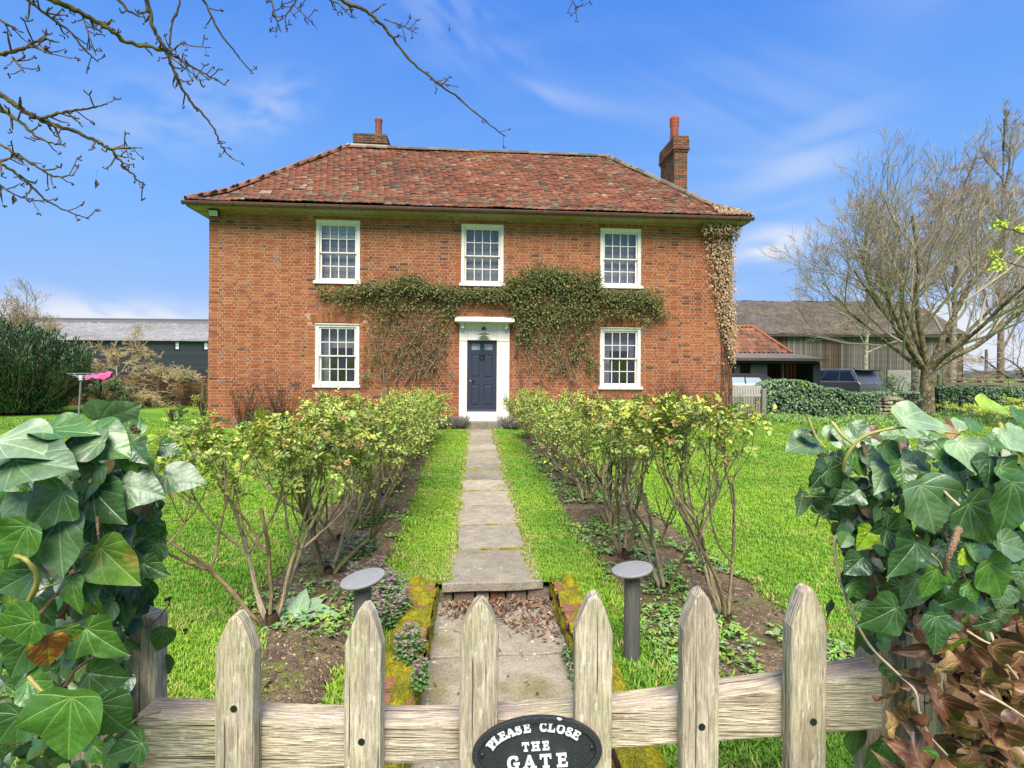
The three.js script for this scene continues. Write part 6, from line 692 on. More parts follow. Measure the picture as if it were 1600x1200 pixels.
// ------------------------------------------------------------------ what stands round the garden
const treeBark = [[0.20, 0.155, 0.11], [0.27, 0.215, 0.15], [0.25, 0.24, 0.13]];
let leafyBush;
function branchTree(o) { // o: seed, h, r (trunk), fork (height), limbs, spread, up, lv, twig colour; returns the two builders
  const R = rng(o.seed), T = new MB(), C = new MB();
  const bough = (A, d0, L, r, lv, into) => {
    const n = lv >= 2 ? 6 : lv === 1 ? 4 : 3, pts = [A.clone()], rad = [r]; let p = A.clone(), d = d0.clone();
    for (let i = 1; i <= n; i++) { d.add(V((R() - 0.5) * o.wob, (R() - 0.5) * o.wob + o.up * (lv > 0 ? 1 : 0.5), (R() - 0.5) * o.wob)).normalize(); p = p.clone().addScaledVector(d, L / n); pts.push(p); rad.push(Math.max(o.min, r * (1 - 0.55 * i / n))); }
    (lv >= o.lv - 1 ? T : C).tube(pts, rad, lv >= o.lv - 1 ? 8 : lv > 1 ? 5 : lv === 1 ? 4 : 3, lv >= o.lv - 1 ? o.bark : mix3(o.bark, o.twig, 1 - lv / o.lv), false);
    if (lv === 0) { if (o.bud) for (let k = 0; k < 2; k++) { const q = pts[1 + Math.floor(R() * n)]; C.leaf(q, V(R() - 0.5, R(), R() - 0.5).normalize(), V(0, 0, 1), o.bud * (0.6 + 0.8 * R()), o.bud * 0.5, mix3(o.budC[0], o.budC[1], R())); } return; }
    const m = o.kids[lv]; for (let k = 0; k < m; k++) { const u = lerp(0.25, 1, (k + R()) / m), i = Math.min(n - 1, Math.floor(u * n)), q = pts[i].clone().lerp(pts[i + 1], u * n - i), dd = V().subVectors(pts[i + 1], pts[i]).normalize(), az = R() * 6.28, s = V(Math.cos(az), 0, Math.sin(az)); s.addScaledVector(dd, -s.dot(dd)).normalize(); const nd = dd.clone().multiplyScalar(o.fwd ?? 0.75).addScaledVector(s, o.side ?? 0.7).normalize(); bough(q, nd, L * lerp(o.shrink + 0.14, o.shrink - 0.06, u) * (0.75 + 0.5 * R()), rad[i] * 0.6, lv - 1); }
  };
  const tr = [[0, -0.25, 0], [0, 0, 0], [o.lean * 0.3, o.fork * 0.5, 0], [o.lean, o.fork, 0]].map((q) => V(...q)); T.tube(tr, o.fork > 5 ? [o.r * 1.3, o.r * 1.1, o.r * 0.65, o.r * 0.12] : [o.r * 1.5, o.r * 1.2, o.r, o.r * 0.98], 12, o.bark);
  o.limbs.forEach(([az, el, L, rr, h0]) => bough(V(o.lean * (h0 ?? 1), o.fork * (h0 ?? 1) - (h0 ? 0 : 0.15), 0), V(Math.cos(az) * Math.cos(el), Math.sin(el), Math.sin(az) * Math.cos(el)), L, rr, o.lv - 1));
  return [T, C];
}
function tree(name, label, pos, o) { const t = thing(name, label, 'tree', pos), [T, C] = branchTree(o); T.build('trunk', o.mat ?? MAT.bark, t); C.build('crown', MAT.vc, t); return t; }
const base = (px, py, y = 0) => G(px, py, y), flat = (px, d) => { const p = P(px, CY, d); p.y = 0; return p; };
{ // ---- left: barn, garden wall, yew, bare trees
  const R = rng(141), D = 42, yaw = -YAW;
  const b = thing('barn', 'long black weatherboarded barn with grey slate roof and two tiny windows', 'barn', flat(200, D)); b.rotation.y = yaw + 0.02;
  const x = (px) => (px - 200) * D / FPX, y = (py) => EYE - (py - CY) * D / FPX, X0 = -26, X1 = 22, ye = y(536), dep = 4.6, yr = EYE + (CY - 503.5) * (D + dep) / FPX;
  const w = new MB(); w.box(X0, X1, -0.3, ye + 0.05, -2 * dep, -0.03); w.build('wall', std({ color: rgb(0.016, 0.018, 0.024), roughness: 0.8 }), b);
  const cl = new MB(); for (let k = 0; k * 0.19 < ye; k++) { const v = 0.8 + 0.5 * R(); cl.add(boxUV(X1 - X0, 0.2, 0.03), M4((X0 + X1) / 2, k * 0.19 + 0.1, 0.0, 0.09), [0.022 * v, 0.025 * v, 0.034 * v]); } cl.build('weatherboarding', std({ vertexColors: true, roughness: 0.6 }), b, 'stuff');
  for (const px of [275, 319.5]) { const q = new MB(); q.box(x(px) - 0.24, x(px) + 0.24, y(550), y(537.5), 0.0, 0.05); const wd = q.build('window', MAT.black, b), p = new MB(); p.box(x(px) - 0.05, x(px) + 0.2, y(549), y(538.5), 0.04, 0.07); p.build('pane', std({ color: rgb(0.62, 0.66, 0.70), roughness: 0.12 }), wd); const g = new MB(); g.box(x(px) - 0.05, x(px) + 0.2, y(544) - 0.02, y(544) + 0.02, 0.06, 0.085); g.build('glazing_bar', MAT.black, wd); }
  const rf = new MB(); rf.quad(V(X0 - 0.2, ye - 0.06, 0.3), V(X1, ye - 0.06, 0.3), V(X1, yr, -dep), V(X0 - 0.2, yr, -dep)); rf.quad(V(X1, ye - 0.06, -2 * dep - 0.3), V(X0 - 0.2, ye - 0.06, -2 * dep - 0.3), V(X0 - 0.2, yr, -dep), V(X1, yr, -dep)); const roof2 = rf.build('roof', std({ color: rgb(0.10, 0.10, 0.11) }), b);
  const ms = [], cs = [], L = Math.hypot(dep + 0.3, yr - ye), sl = Math.atan2(yr - ye, dep + 0.3); for (let r = 0; r < L / 0.2; r++) for (let k = 0; k * 0.3 < X1 - X0; k++) { const u = r * 0.2 + 0.1, xx = X0 + k * 0.3 + (r % 2 ? 0.15 : 0), n = fbm(xx * 0.35, u * 0.8, 3), g = 0.14 + 0.13 * n + 0.08 * (R() - 0.5); ms.push(M4(xx, ye - 0.04 + Math.sin(sl) * u + 0.02, 0.3 - Math.cos(sl) * u, sl - Math.PI / 2 + 1.5708 + 0.0, 0, 0, 0.29, 0.012 + 0.01 * R(), 0.26)); cs.push(R() < 0.06 ? [g * 0.9, g * 0.85, g * 0.6] : [g, g * 0.97, g * 0.93]); } instanced('slating', boxUV(1, 1, 1), std({ roughness: 0.7 }), ms, cs, roof2);
  const ridge = new MB(); ridge.bar(V(X0 - 0.2, yr + 0.02, -dep), V(X1, yr + 0.02, -dep), 0.3, 0.12, [1, 1, 1]); ridge.build('ridge', std({ color: rgb(0.12, 0.12, 0.12) }), b);
  // garden wall
  const gp = flat(255, 21), gw = thing('garden_wall', 'old low brick garden wall with weathered coping behind the left lawn', 'wall', gp); gw.rotation.y = -0.10;
  { const q = new MB(); q.box(-7.6, 2.4, -0.2, 1.16, -0.24, -0.01); q.build('core', MAT.mortar, gw); const m2 = [], c2 = []; for (let r = 0; r < 15; r++) { let xx = -7.6; while (xx < 2.4) { const hd = R() < 0.45, wd = hd ? 0.11 : 0.225; const v = 0.7 + 0.5 * R(), t = R(); m2.push(M4(xx + wd / 2, r * 0.076 + 0.035, 0, 0, 0, 0, wd - 0.014, 0.062, 0.05 + 0.012 * R())); c2.push((t < 0.5 ? [0.40, 0.17, 0.07] : t < 0.8 ? [0.33, 0.22, 0.11] : [0.19, 0.11, 0.07]).map((a) => a * v)); xx += wd; } } instanced('brickwork', new RoundedBoxGeometry(1, 1, 1, 1, 0.03), MAT.brick, m2, c2, gw); const cp = new MB(); for (let k = 0; k < 34; k++) cp.box(-7.6 + k * 0.295, -7.6 + k * 0.295 + 0.285, 1.15, 1.22 + 0.012 * R(), -0.30, 0.05, [0.9 + 0.2 * R(), 0.9, 0.85], 0.02); cp.build('coping', std({ vertexColors: true, color: rgb(0.30, 0.20, 0.12), map: rep(grainT, 0.5) }), gw); }
  // yew: upright dark shoots
  { const c = flat(18, 16.4), t = thing('yew_bush', 'broad dark green yew with upright plumes at the left edge of the lawn', 'bush', c), r2 = rng(151), f = new MB(), s = new MB(); const plumes = []; for (let k = 0; k < 190; k++) { const a = r2() * 6.28, q = Math.sqrt(r2()), px = Math.cos(a) * q * 2.25, pz = Math.sin(a) * q * 1.7, top = 2.72 - 0.95 * Math.pow(q, 2.2) + (r2() - 0.5) * 0.6; plumes.push([px, pz, top]); s.tube([V(px * 0.3, 0, pz * 0.3), V(px * 0.9, top * 0.5, pz * 0.9), V(px, top, pz)], [0.03, 0.02, 0.006], 5, [0.16, 0.10, 0.07], false); }
    for (const [px, pz, top] of plumes) { const n = 150 + Math.floor(60 * top), hgt = Math.min(top + 0.05, 2.4); for (let k = 0; k < n; k++) { const u = Math.pow(r2(), 0.8), y0 = 0.05 + (top - 0.02) * u, w = 0.23 * Math.min(1, 2.6 * (1 - u)) + 0.035, a = r2() * 6.28, p = V(px * (0.55 + 0.45 * u) + Math.cos(a) * w * Math.sqrt(r2()), y0, pz * (0.55 + 0.45 * u) + Math.sin(a) * w), d = V(Math.cos(a) * 0.8, 0.75 + 0.5 * r2(), Math.sin(a) * 0.8).normalize(), q = r2(); f.leaf(p, d, V(Math.cos(a), -0.3, Math.sin(a)).normalize(), 0.10 + 0.05 * r2(), 0.028, (q < 0.5 ? [0.03, 0.075, 0.025] : q < 0.85 ? [0.055, 0.12, 0.035] : [0.10, 0.18, 0.05]).map((v) => v * (0.7 + 0.6 * r2())), 0.1); } }
    s.build('trunk', MAT.bark, t); f.build('foliage', MAT.leafy, t, 'stuff'); }
  tree('bare_tree', 'bare rounded tree rising behind the dark yew', flat(-12, 27), { seed: 161, h: 6, r: 0.16, fork: 1.6, lean: 0, lv: 5, kids: [0, 5, 4, 4, 4], limbs: [[0.2, 0.7, 2.7, 0.10], [1.8, 0.9, 2.8, 0.10], [3.2, 0.8, 2.7, 0.09], [4.6, 0.9, 2.8, 0.09], [5.5, 1.2, 3.1, 0.10], [0.0, 1.1, 3.0, 0.08]], wob: 0.36, up: 0.05, shrink: 0.55, min: 0.010, bark: [0.19, 0.16, 0.12], twig: [0.30, 0.22, 0.13], bud: 0.05, budC: [[0.2, 0.13, 0.06], [0.32, 0.24, 0.1]] });
  // spreading fruit trees trained along the wall
  tree('fruit_tree', 'wide spreading bare fruit tree in front of the black barn', flat(150, 20.2), { seed: 171, h: 3, r: 0.10, fork: 0.95, lean: 0.1, lv: 5, kids: [0, 5, 5, 5, 5], limbs: [[0.0, 0.18, 2.3, 0.06], [0.15, 0.32, 2.2, 0.05], [3.14, 0.3, 1.9, 0.06], [2.9, 0.45, 1.7, 0.05], [0.6, 0.5, 1.8, 0.05], [5.6, 0.45, 1.9, 0.05], [1.6, 0.8, 1.3, 0.05], [-0.2, 0.6, 1.9, 0.04]], wob: 0.42, up: -0.03, shrink: 0.50, min: 0.007, bark: [0.24, 0.20, 0.13], twig: [0.40, 0.31, 0.15], bud: 0.035, budC: [[0.36, 0.27, 0.1], [0.44, 0.36, 0.14]], fwd: 0.8, side: 0.6 });
  const esp = (px, d, seed, label) => tree('espalier_tree', label, flat(px, d), { seed, h: 1.8, r: 0.075, fork: 1.05, lean: 0.02, lv: 4, kids: [0, 7, 6, 6], limbs: [[0.1, 0.35, 0.95, 0.05], [3.04, 0.35, 0.95, 0.05], [0.3, 0.8, 0.7, 0.035], [2.8, 0.8, 0.7, 0.035], [0.05, 0.12, 1.15, 0.035], [3.1, 0.12, 1.15, 0.035]], wob: 0.30, up: 0.03, shrink: 0.42, min: 0.006, bark: [0.21, 0.18, 0.13], twig: [0.42, 0.34, 0.17], bud: 0.03, budC: [[0.36, 0.28, 0.12], [0.5, 0.42, 0.18]] });
  esp(247, 20.3, 175, 'Y shaped espalier fruit tree against the garden wall'); esp(317, 20.2, 176, 'espalier fruit tree at the wall nearest the house corner');
  // evergreen shrub, low shrub on the lawn, shrub at the wall foot
  leafyBush = (name, label, pos, w, h, n, seed, cols, lf) => { const r2 = rng(seed), t = thing(name, label, 'shrub', pos), f = new MB(), s = new MB(); for (let k = 0; k < 14; k++) { const a = r2() * 6.28, q = r2(); s.tube([V(0, -0.02, 0), V(Math.cos(a) * w * 0.4 * q, h * 0.5, Math.sin(a) * w * 0.4 * q), V(Math.cos(a) * w * 0.8 * q, h * 0.85, Math.sin(a) * w * 0.8 * q)], [0.02, 0.014, 0.005], 5, [0.16, 0.11, 0.07]); } const cl = Array.from({ length: Math.ceil(n / 70) }, () => { const a = r2() * 6.28, q = Math.sqrt(r2()); return [Math.cos(a) * q * w, (0.15 + 0.85 * Math.sqrt(1 - q * q * 0.8) * Math.pow(r2(), 0.5)) * h, Math.sin(a) * q * w]; }); for (let k = 0; k < n; k++) { const c = cl[k % cl.length], rr = 0.16 * Math.max(w, h) ; const p = V(c[0] + (r2() + r2() - 1) * rr, Math.max(0.02, c[1] + (r2() + r2() - 1) * rr), c[2] + (r2() + r2() - 1) * rr); f.leaf(p, V(r2() - 0.5, r2() - 0.4, r2() - 0.5).normalize(), V(r2() - 0.5, 0.5 + r2(), r2()).normalize(), lf * (0.7 + 0.6 * r2()), lf * 0.55, mix3(cols[0], cols[1], r2()).map((v) => v * (0.75 + 0.5 * r2()))); } s.build('stem', MAT.bark, t); f.build('foliage', MAT.leafy, t, 'stuff'); return t; };
    leafyBush('evergreen_shrub', 'glossy evergreen shrub between the yew and the garden wall', flat(158, 18.6), 0.95, 1.15, 2600, 181, [[0.03, 0.07, 0.02], [0.16, 0.24, 0.06]], 0.085);
  leafyBush('small_shrub', 'small purple brown shrub in the lawn near the left house corner', flat(270, 14.2), 0.34, 0.42, 420, 183, [[0.10, 0.045, 0.035], [0.13, 0.10, 0.045]], 0.05);
  leafyBush('small_shrub', 'yellow green shrub at the foot of the left house corner', flat(318, 14.3), 0.42, 0.75, 520, 184, [[0.16, 0.20, 0.03], [0.34, 0.36, 0.06]], 0.055);
  leafyBush('small_shrub', 'low leafy growth along the foot of the garden wall', flat(215, 20.4), 1.5, 0.35, 900, 185, [[0.08, 0.14, 0.03], [0.26, 0.30, 0.06]], 0.06);
  // rotary washing line with a folded cloth
  { const p = flat(125, 15.2), t = thing('washing_line', 'folded rotary washing line on a metal pole by the yew', 'washing line', p), m = std({ color: rgb(0.30, 0.31, 0.32), metalness: 0.5, roughness: 0.4 }), q = new MB(); q.tube([V(-0.03, 0, 0), V(0.03, 1.25, 0)], 0.024, 10); q.build('pole', m, t); for (let k = 0; k < 4; k++) { const a = k * 1.57 + 0.4, r = new MB(); r.tube([V(0.03, 1.16, 0), V(0.03 + Math.cos(a) * 0.36, 1.33, Math.sin(a) * 0.36)], 0.012, 7); r.build('arm', m, t); } const h = new MB(); h.add(new THREE.CylinderGeometry(0.05, 0.06, 0.14, 12), M4(0.03, 1.2, 0)); h.build('hub', std({ color: rgb(0.55, 0.57, 0.58) }), t); const l = new MB(); for (let k = 1; k < 4; k++) for (let s = 0; s < 4; s++) { const a = s * 1.57 + 0.4, c = a + 1.57, u = k / 3; l.tube([V(0.03 + Math.cos(a) * 0.36 * u, 1.16 + 0.17 * u, Math.sin(a) * 0.36 * u), V(0.03 + Math.cos(c) * 0.36 * u, 1.16 + 0.17 * u, Math.sin(c) * 0.36 * u)], 0.004, 4); } l.build('line', std({ color: rgb(0.5, 0.52, 0.52) }), t);
    const c0 = P(155, 587, 15.0), cl = thing('pink_cloth', 'bright pink cloth draped on the arm of the washing line', 'cloth', c0), g = new THREE.PlaneGeometry(0.70, 0.34, 26, 12), pp = g.attributes.position; for (let i = 0; i < pp.count; i++) { const u = pp.getX(i), v = pp.getY(i), f = Math.abs(v) / 0.17; pp.setXYZ(i, u, 0.06 + 0.07 * (u / 0.35) - 0.17 * f * (0.8 + 0.3 * Math.sin(u * 9)) + 0.012 * Math.sin(u * 31), Math.sign(v) * 0.05 * (0.4 + f) + 0.025 * Math.sin(u * 14 + f * 2)); } g.computeVertexNormals(); mesh('cloth', g, std({ color: rgb(0.72, 0.09, 0.27), roughness: 0.9 }), cl); const arm = new MB(); arm.tube([V(-0.40, 0.0, 0), V(0.38, 0.10, 0)], 0.011, 6); arm.build('arm', m, t); const am = t.children[t.children.length - 1]; am.position.copy(c0).sub(p); }
}
{ // ---- right: big barn, cart lodge, cars, ivied wall, fence
  const R = rng(201), D = 36;
  const b = thing('barn', 'great old barn with mossy grey roof and vertical timber boarding', 'barn', flat(1300, D)); b.rotation.y = -YAW;
  const x = (px) => (px - 1300) * D / FPX, y = (py) => EYE - (py - CY) * D / FPX, X0 = -14, X1 = x(1503), ye = y(517), dep = 4.8, yr = EYE + (CY - 467.5) * (D + dep) / FPX;
  const w = new MB(); w.box(X0, X1, -0.3, ye, -2 * dep, -0.04); w.build('wall', std({ color: rgb(0.12, 0.10, 0.085) }), b);
  const bd = new MB(), tone = (xx) => { const n = fbm(xx * 0.35 + 3, 2, 3), q = R(); return (n > 0.52 ? mix3([0.20, 0.145, 0.10], [0.13, 0.075, 0.045], R()) : mix3([0.20, 0.175, 0.14], [0.29, 0.255, 0.205], R())).map((v) => v * (0.7 + 0.5 * q)); };
  for (let xx = X0; xx < X1; xx += 0.17) { const c = tone(xx), h = ye - 0.02; bd.box(xx, Math.min(xx + 0.15, X1), -0.2 + 0.05 * R(), h, -0.04, 0.01 + 0.02 * R(), c); } for (let z = -2 * dep; z < -0.05; z += 0.17) bd.box(X1, X1 + 0.03, -0.2, ye + (0.5 - Math.abs(z + dep) / (2 * dep)) * 0.02, z, z + 0.15, tone(z)); bd.build('boarding', std({ vertexColors: true, map: rep(grainT, 0.9), roughness: 0.95 }), b, 'stuff');
  const pl = new MB(); pl.box(x(1385), x(1452), -0.2, y(574), 0.03, 0.12, undefined, 0.01); pl.build('plinth', std({ color: rgb(0.50, 0.47, 0.40), map: rep(grainT, 1) }), b);
  const thatchT = texture(512, 512, (u, v) => { const a = fbm(u * 8, v * 8, 4, 8), s = fbm(u * 70, v * 24, 3, 70, 24), m = sstep(0.55, 0.7, fbm(u * 5 + 3, v * 5, 4, 5)), k = 0.55 + 0.7 * s; return mix3([0.37 * k, 0.33 * k, 0.29 * k], [0.39 * k, 0.355 * k, 0.27 * k], m).map((q) => q * (0.8 + 0.4 * a)); });
  const thm = std({ map: rep(thatchT, 3.5), bumpMap: rep(thatchT, 3.5), bumpScale: 0.08, roughness: 1 });
  { const nx = 130, ny = 26, p = [], u = [], ix = []; for (let side = 0; side < 2; side++) { const k0 = p.length / 3; for (let j = 0; j <= ny; j++) for (let i = 0; i <= nx; i++) { const xx = lerp(X0 - 0.2, X1 + 0.2, i / nx), v = j / ny, n = (fbm(xx * 1.6, v * 7 + side * 9, 4) - 0.5) * 0.22; const z = side ? -dep - (dep + 0.4) * (1 - v) : 0.4 - (dep + 0.4) * v; p.push(xx, lerp(ye - 0.1, yr, v) + n + (v > 0.97 ? 0 : 0), z); u.push(xx, v * 6.6); } for (let j = 0; j < ny; j++) for (let i = 0; i < nx; i++) { const q = k0 + j * (nx + 1) + i; ix.push(q, q + 1, q + nx + 1, q + 1, q + nx + 2, q + nx + 1); } } const g = new THREE.BufferGeometry(); g.setAttribute('position', new THREE.Float32BufferAttribute(p, 3)); g.setAttribute('uv', new THREE.Float32BufferAttribute(u, 2)); g.setIndex(ix); g.computeVertexNormals(); const rf = mesh('roof', g, thm, b); const gb = new MB(); gb.tri(V(X1 + 0.01, ye, 0), V(X1 + 0.01, ye, -2 * dep), V(X1 + 0.01, yr - 0.1, -dep), [0.2, 0.17, 0.14]); gb.build('gable', MAT.vc, b); const ev = new MB(); ev.box(X0, X1 + 0.15, ye - 0.28, ye - 0.1, 0.18, 0.38, [0.05, 0.045, 0.04]); ev.build('eaves_board', MAT.vc, b); }
  // cart lodge: pantiled hipped roof over a lean-to strip, dark bays
  const C = 23, cl = thing('cart_lodge', 'black boarded cart lodge with orange pantile roof and open bays', 'outbuilding', flat(1200, C)); cl.rotation.y = -YAW;
  const cx = (px) => (px - 1200) * C / FPX, cy = (py) => EYE - (py - CY) * C / FPX, xa = -5.2, xb = cx(1281), eh = cy(558), th = cy(548.5), rh = EYE + (CY - 509) * (C + 2.1) / FPX, dp = 2.4, q1 = 0.55;
  const pm = new MB(); pm.quad(V(xa, eh + 0.02, 0.28), V(cx(1287), eh + 0.02, 0.28), V(cx(1246), th, -q1 + 0.1), V(xa, th, -q1 + 0.1), [0.24, 0.22, 0.2]); pm.quad(V(cx(1287), eh + 0.02, 0.28), V(cx(1287), eh + 0.02, -5.4), V(cx(1246), th, -4.6), V(cx(1246), th, -q1 + 0.1), [0.22, 0.2, 0.18]); pm.bar(V(xa, eh - 0.03, 0.3), V(cx(1288), eh - 0.03, 0.3), 0.06, 0.12, [0.16, 0.12, 0.10]); const pr = pm.build('roof', std({ vertexColors: true, map: rep(grainT, 1), roughness: 0.95 }), cl);
  const hx = cx(1246), rx = cx(1210); const ur = new MB(); ur.quad(V(xa, th - 0.03, -q1), V(hx, th - 0.03, -q1), V(rx, rh - 0.03, -q1 - 1.6), V(xa, rh - 0.03, -q1 - 1.6), [0.2, 0.07, 0.04]); ur.tri(V(hx, th - 0.03, -q1), V(hx, th - 0.03, -q1 - 3.2), V(rx, rh - 0.03, -q1 - 1.6), [0.2, 0.07, 0.04]); ur.quad(V(hx, th - 0.03, -q1 - 3.2), V(xa, th - 0.03, -q1 - 3.2), V(xa, rh - 0.03, -q1 - 1.6), V(rx, rh - 0.03, -q1 - 1.6), [0.2, 0.07, 0.04]); const pan = ur.build('roof', MAT.vc, cl);
  { const ps = new THREE.Shape(); const n = 8; const pr0 = []; for (let i = 0; i <= n; i++) pr0.push([i / n * 0.24 - 0.12, 0.028 * Math.cos(i / n * 6.283) + 0.02]); const g = new MB(); for (let i = 0; i < n; i++) { g.quad(V(pr0[i][0], 0, pr0[i][1]), V(pr0[i + 1][0], 0, pr0[i + 1][1]), V(pr0[i + 1][0], 0.36, pr0[i + 1][1]), V(pr0[i][0], 0.36, pr0[i][1])); g.quad(V(pr0[i][0], 0, pr0[i][1] - 0.018), V(pr0[i + 1][0], 0, pr0[i + 1][1] - 0.018), V(pr0[i + 1][0], 0, pr0[i + 1][1]), V(pr0[i][0], 0, pr0[i][1])); } const tg = g.geo(), ms = [], cs = [], sl = Math.atan2(rh - th, 1.6), SL = Math.hypot(1.6, rh - th); const lay = (o, rt, inw, len, trim) => { for (let r = 0; r * 0.29 < SL - 0.1; r++) { const u = r * 0.29, inset = trim * u / SL; for (let k = 0.1; k < len - inset; k += 0.215) { const yd = inw.clone().multiplyScalar(Math.cos(sl - 0.05)).add(V(0, Math.sin(sl - 0.05), 0)), nn = V().crossVectors(rt, yd); const p = o.clone().addScaledVector(rt, k).addScaledVector(inw, Math.cos(sl) * u).add(V(0, Math.sin(sl) * u + 0.02 + 0.008 * R(), 0)); ms.push(new THREE.Matrix4().makeBasis(rt, yd, nn).setPosition(p).multiply(new THREE.Matrix4().makeRotationFromEuler(new THREE.Euler((R() - 0.5) * 0.05, 0, (R() - 0.5) * 0.06)))); const q = R(), v = 0.8 + 0.4 * R(); cs.push((q < 0.5 ? [0.46, 0.16, 0.075] : q < 0.8 ? [0.36, 0.13, 0.075] : [0.24, 0.115, 0.075]).map((a) => a * v)); } } };
    lay(V(hx, th, -q1), V(-1, 0, 0), V(0, 0, -1), hx - xa, 0); ms.length = 0; cs.length = 0;
    const front = () => { for (let r = 0; r * 0.29 < SL - 0.1; r++) { const u = r * 0.29, lim = lerp(hx, rx, u / SL); for (let xx = xa; xx < lim - 0.08; xx += 0.215) { const yd = V(0, Math.sin(sl - 0.06), -Math.cos(sl - 0.06)), rt = V(1, 0, 0), nn = V().crossVectors(rt, yd), p = V(xx, th + Math.sin(sl) * u + 0.02 + 0.008 * R(), -q1 - Math.cos(sl) * u); ms.push(new THREE.Matrix4().makeBasis(rt, yd, nn).setPosition(p).multiply(new THREE.Matrix4().makeRotationFromEuler(new THREE.Euler((R() - 0.5) * 0.06, 0, (R() - 0.5) * 0.06)))); const q = R(), v = 0.8 + 0.45 * R(); cs.push((q < 0.5 ? [0.40, 0.165, 0.085] : q < 0.8 ? [0.30, 0.135, 0.08] : [0.20, 0.11, 0.075]).map((a) => a * v)); } } }; front(); instanced('pantiling', tg, MAT.tile, ms, cs, pan);
    const hg = new MB(); hg.tube([V(hx + 0.03, th + 0.03, -q1 + 0.05), V(rx, rh + 0.05, -q1 - 1.6)], 0.075, 8, [0.46, 0.17, 0.085]); hg.tube([V(rx + 0.1, rh + 0.05, -q1 - 1.6), V(xa, rh + 0.05, -q1 - 1.6)], 0.075, 8, [0.44, 0.16, 0.08]); hg.build('ridge', std({ vertexColors: true, map: rep(grainT, 0.3) }), pan); }
  const bk = std({ vertexColors: true, roughness: 0.6 }), wl = new MB(); wl.box(xa, xb, -0.2, eh - 0.1, -5.0, -4.9, [0.16, 0.09, 0.05]); wl.box(xb - 0.12, xb, -0.2, eh - 0.1, -4.89, 0.02, [0.022, 0.024, 0.028]); wl.box(xa, xb - 0.13, eh - 0.2, eh - 0.08, -4.88, 0.02, [0.018, 0.018, 0.02]); wl.build('wall', bk, cl);
  for (const [a, bq] of [[1146, 1155], [1172, 1198], [1270, 1281]]) { const p = new MB(); for (let k = 0; k < 11; k++) p.add(boxUV(cx(bq) - cx(a), 0.185, 0.03), M4((cx(a) + cx(bq)) / 2, 0.02 + k * 0.18, 0.03, 0.09), [0.035 * (0.8 + 0.4 * R()), 0.038, 0.044]); p.build('boarding', bk, cl); }
  for (let k = 0; k < 22; k++) { const xx = cx(1150) + k * 0.17, p = new MB(), v = 0.6 + 0.8 * R(); p.box(xx, xx + 0.13, -0.2, eh - 0.2, -3.2, -3.15, [0.15 * v, 0.065 * v, 0.03 * v]); p.build('board', bk, cl); }
  for (const px of [1252, 1258, 1264]) { const p = new MB(); p.box(cx(px) - 0.07, cx(px) + 0.02, -0.2, eh - 0.2, -1.2, -1.1, [0.26, 0.085, 0.03]); p.build('post', bk, cl); } { const p = new MB(); p.box(cx(1229) - 0.05, cx(1229) + 0.05, -0.2, eh - 0.2, -0.4, -0.3, [0.08, 0.06, 0.05]); p.build('post', bk, cl); }
}
function ivyWall(label, pxa, pxb, D, hgt, n, seed, bare) { // ivy over a low wall, running across the picture
  const R = rng(seed), lo = typeof hgt === 'number' ? hgt : hgt[1], A = flat(pxa, D), B = flat(pxb, D), len = A.distanceTo(B), d = V().subVectors(B, A).normalize(), nrm = V(-d.z, 0, d.x); if (nrm.z < 0) nrm.negate();
  const t = thing('ivy_hedge', label, 'hedge', A), f = new MB(), core = new MB(), at = (u, y, o) => d.clone().multiplyScalar(u).addScaledVector(nrm, o).setY(y);
  for (let k = 0; k < len / 0.5; k++) { const u = k * 0.5; core.bar(at(u, (lo - 0.25) / 2, -0.25), at(Math.min(len, u + 0.5), (lo - 0.25) / 2, -0.25), 0.36, lo - 0.25, [0.30, 0.24, 0.17]); } core.build('wall', MAT.vc, t);
  for (let k = 0; k < n; k++) {
    const u = len * R(), top = (typeof hgt === 'number' ? hgt : lerp(hgt[0], hgt[1], sstep(0.1, 0.8, u / len))) * (0.86 + 0.3 * (fbm(u * 0.9 + seed, 1, 3) - 0.3)) + 0.10 * (fbm(u * 4, seed, 2) - 0.5), onTop = R() < 0.28, y = onTop ? top - 0.12 * R() : top * Math.pow(R(), 0.8), o = onTop ? -0.5 + 0.75 * R() : 0.02 + 0.26 * R() * (0.4 + 0.9 * fbm(u * 2.2, y * 2.2 + seed, 3)) * 1.5;
    if (bare && Math.hypot((u - bare[0]) / bare[2], (y - bare[1]) / bare[3]) < 1 && R() < 0.97) continue;
    const q = R(), n2 = fbm(u * 1.6 + 9, y * 2.5 + seed, 3); let c = q < 0.5 ? [0.045, 0.095, 0.035] : q < 0.85 ? [0.075, 0.145, 0.045] : [0.14, 0.22, 0.06]; if (n2 > 0.66 && R() < 0.4) c = [0.16, 0.28, 0.04]; const v = 0.7 + 0.6 * R();
    f.leaf(at(u, y, o), V(d.x * (R() - 0.5) * 1.6, -0.5 - R() * 0.5 + (onTop ? 0.4 : 0), R() * 0.6).normalize(), V(R() - 0.5, 0.35 + (onTop ? 0.9 : 0.5 * R()), 0.8).normalize(), 0.085 * (0.7 + 0.6 * R()), 0.08 * (0.7 + 0.5 * R()), c.map((a) => a * v), 0.12);
  }
  f.build('foliage', new THREE.MeshPhysicalMaterial({ vertexColors: true, roughness: 0.42, side: THREE.DoubleSide }), t, 'stuff'); return [t, at, R];
}
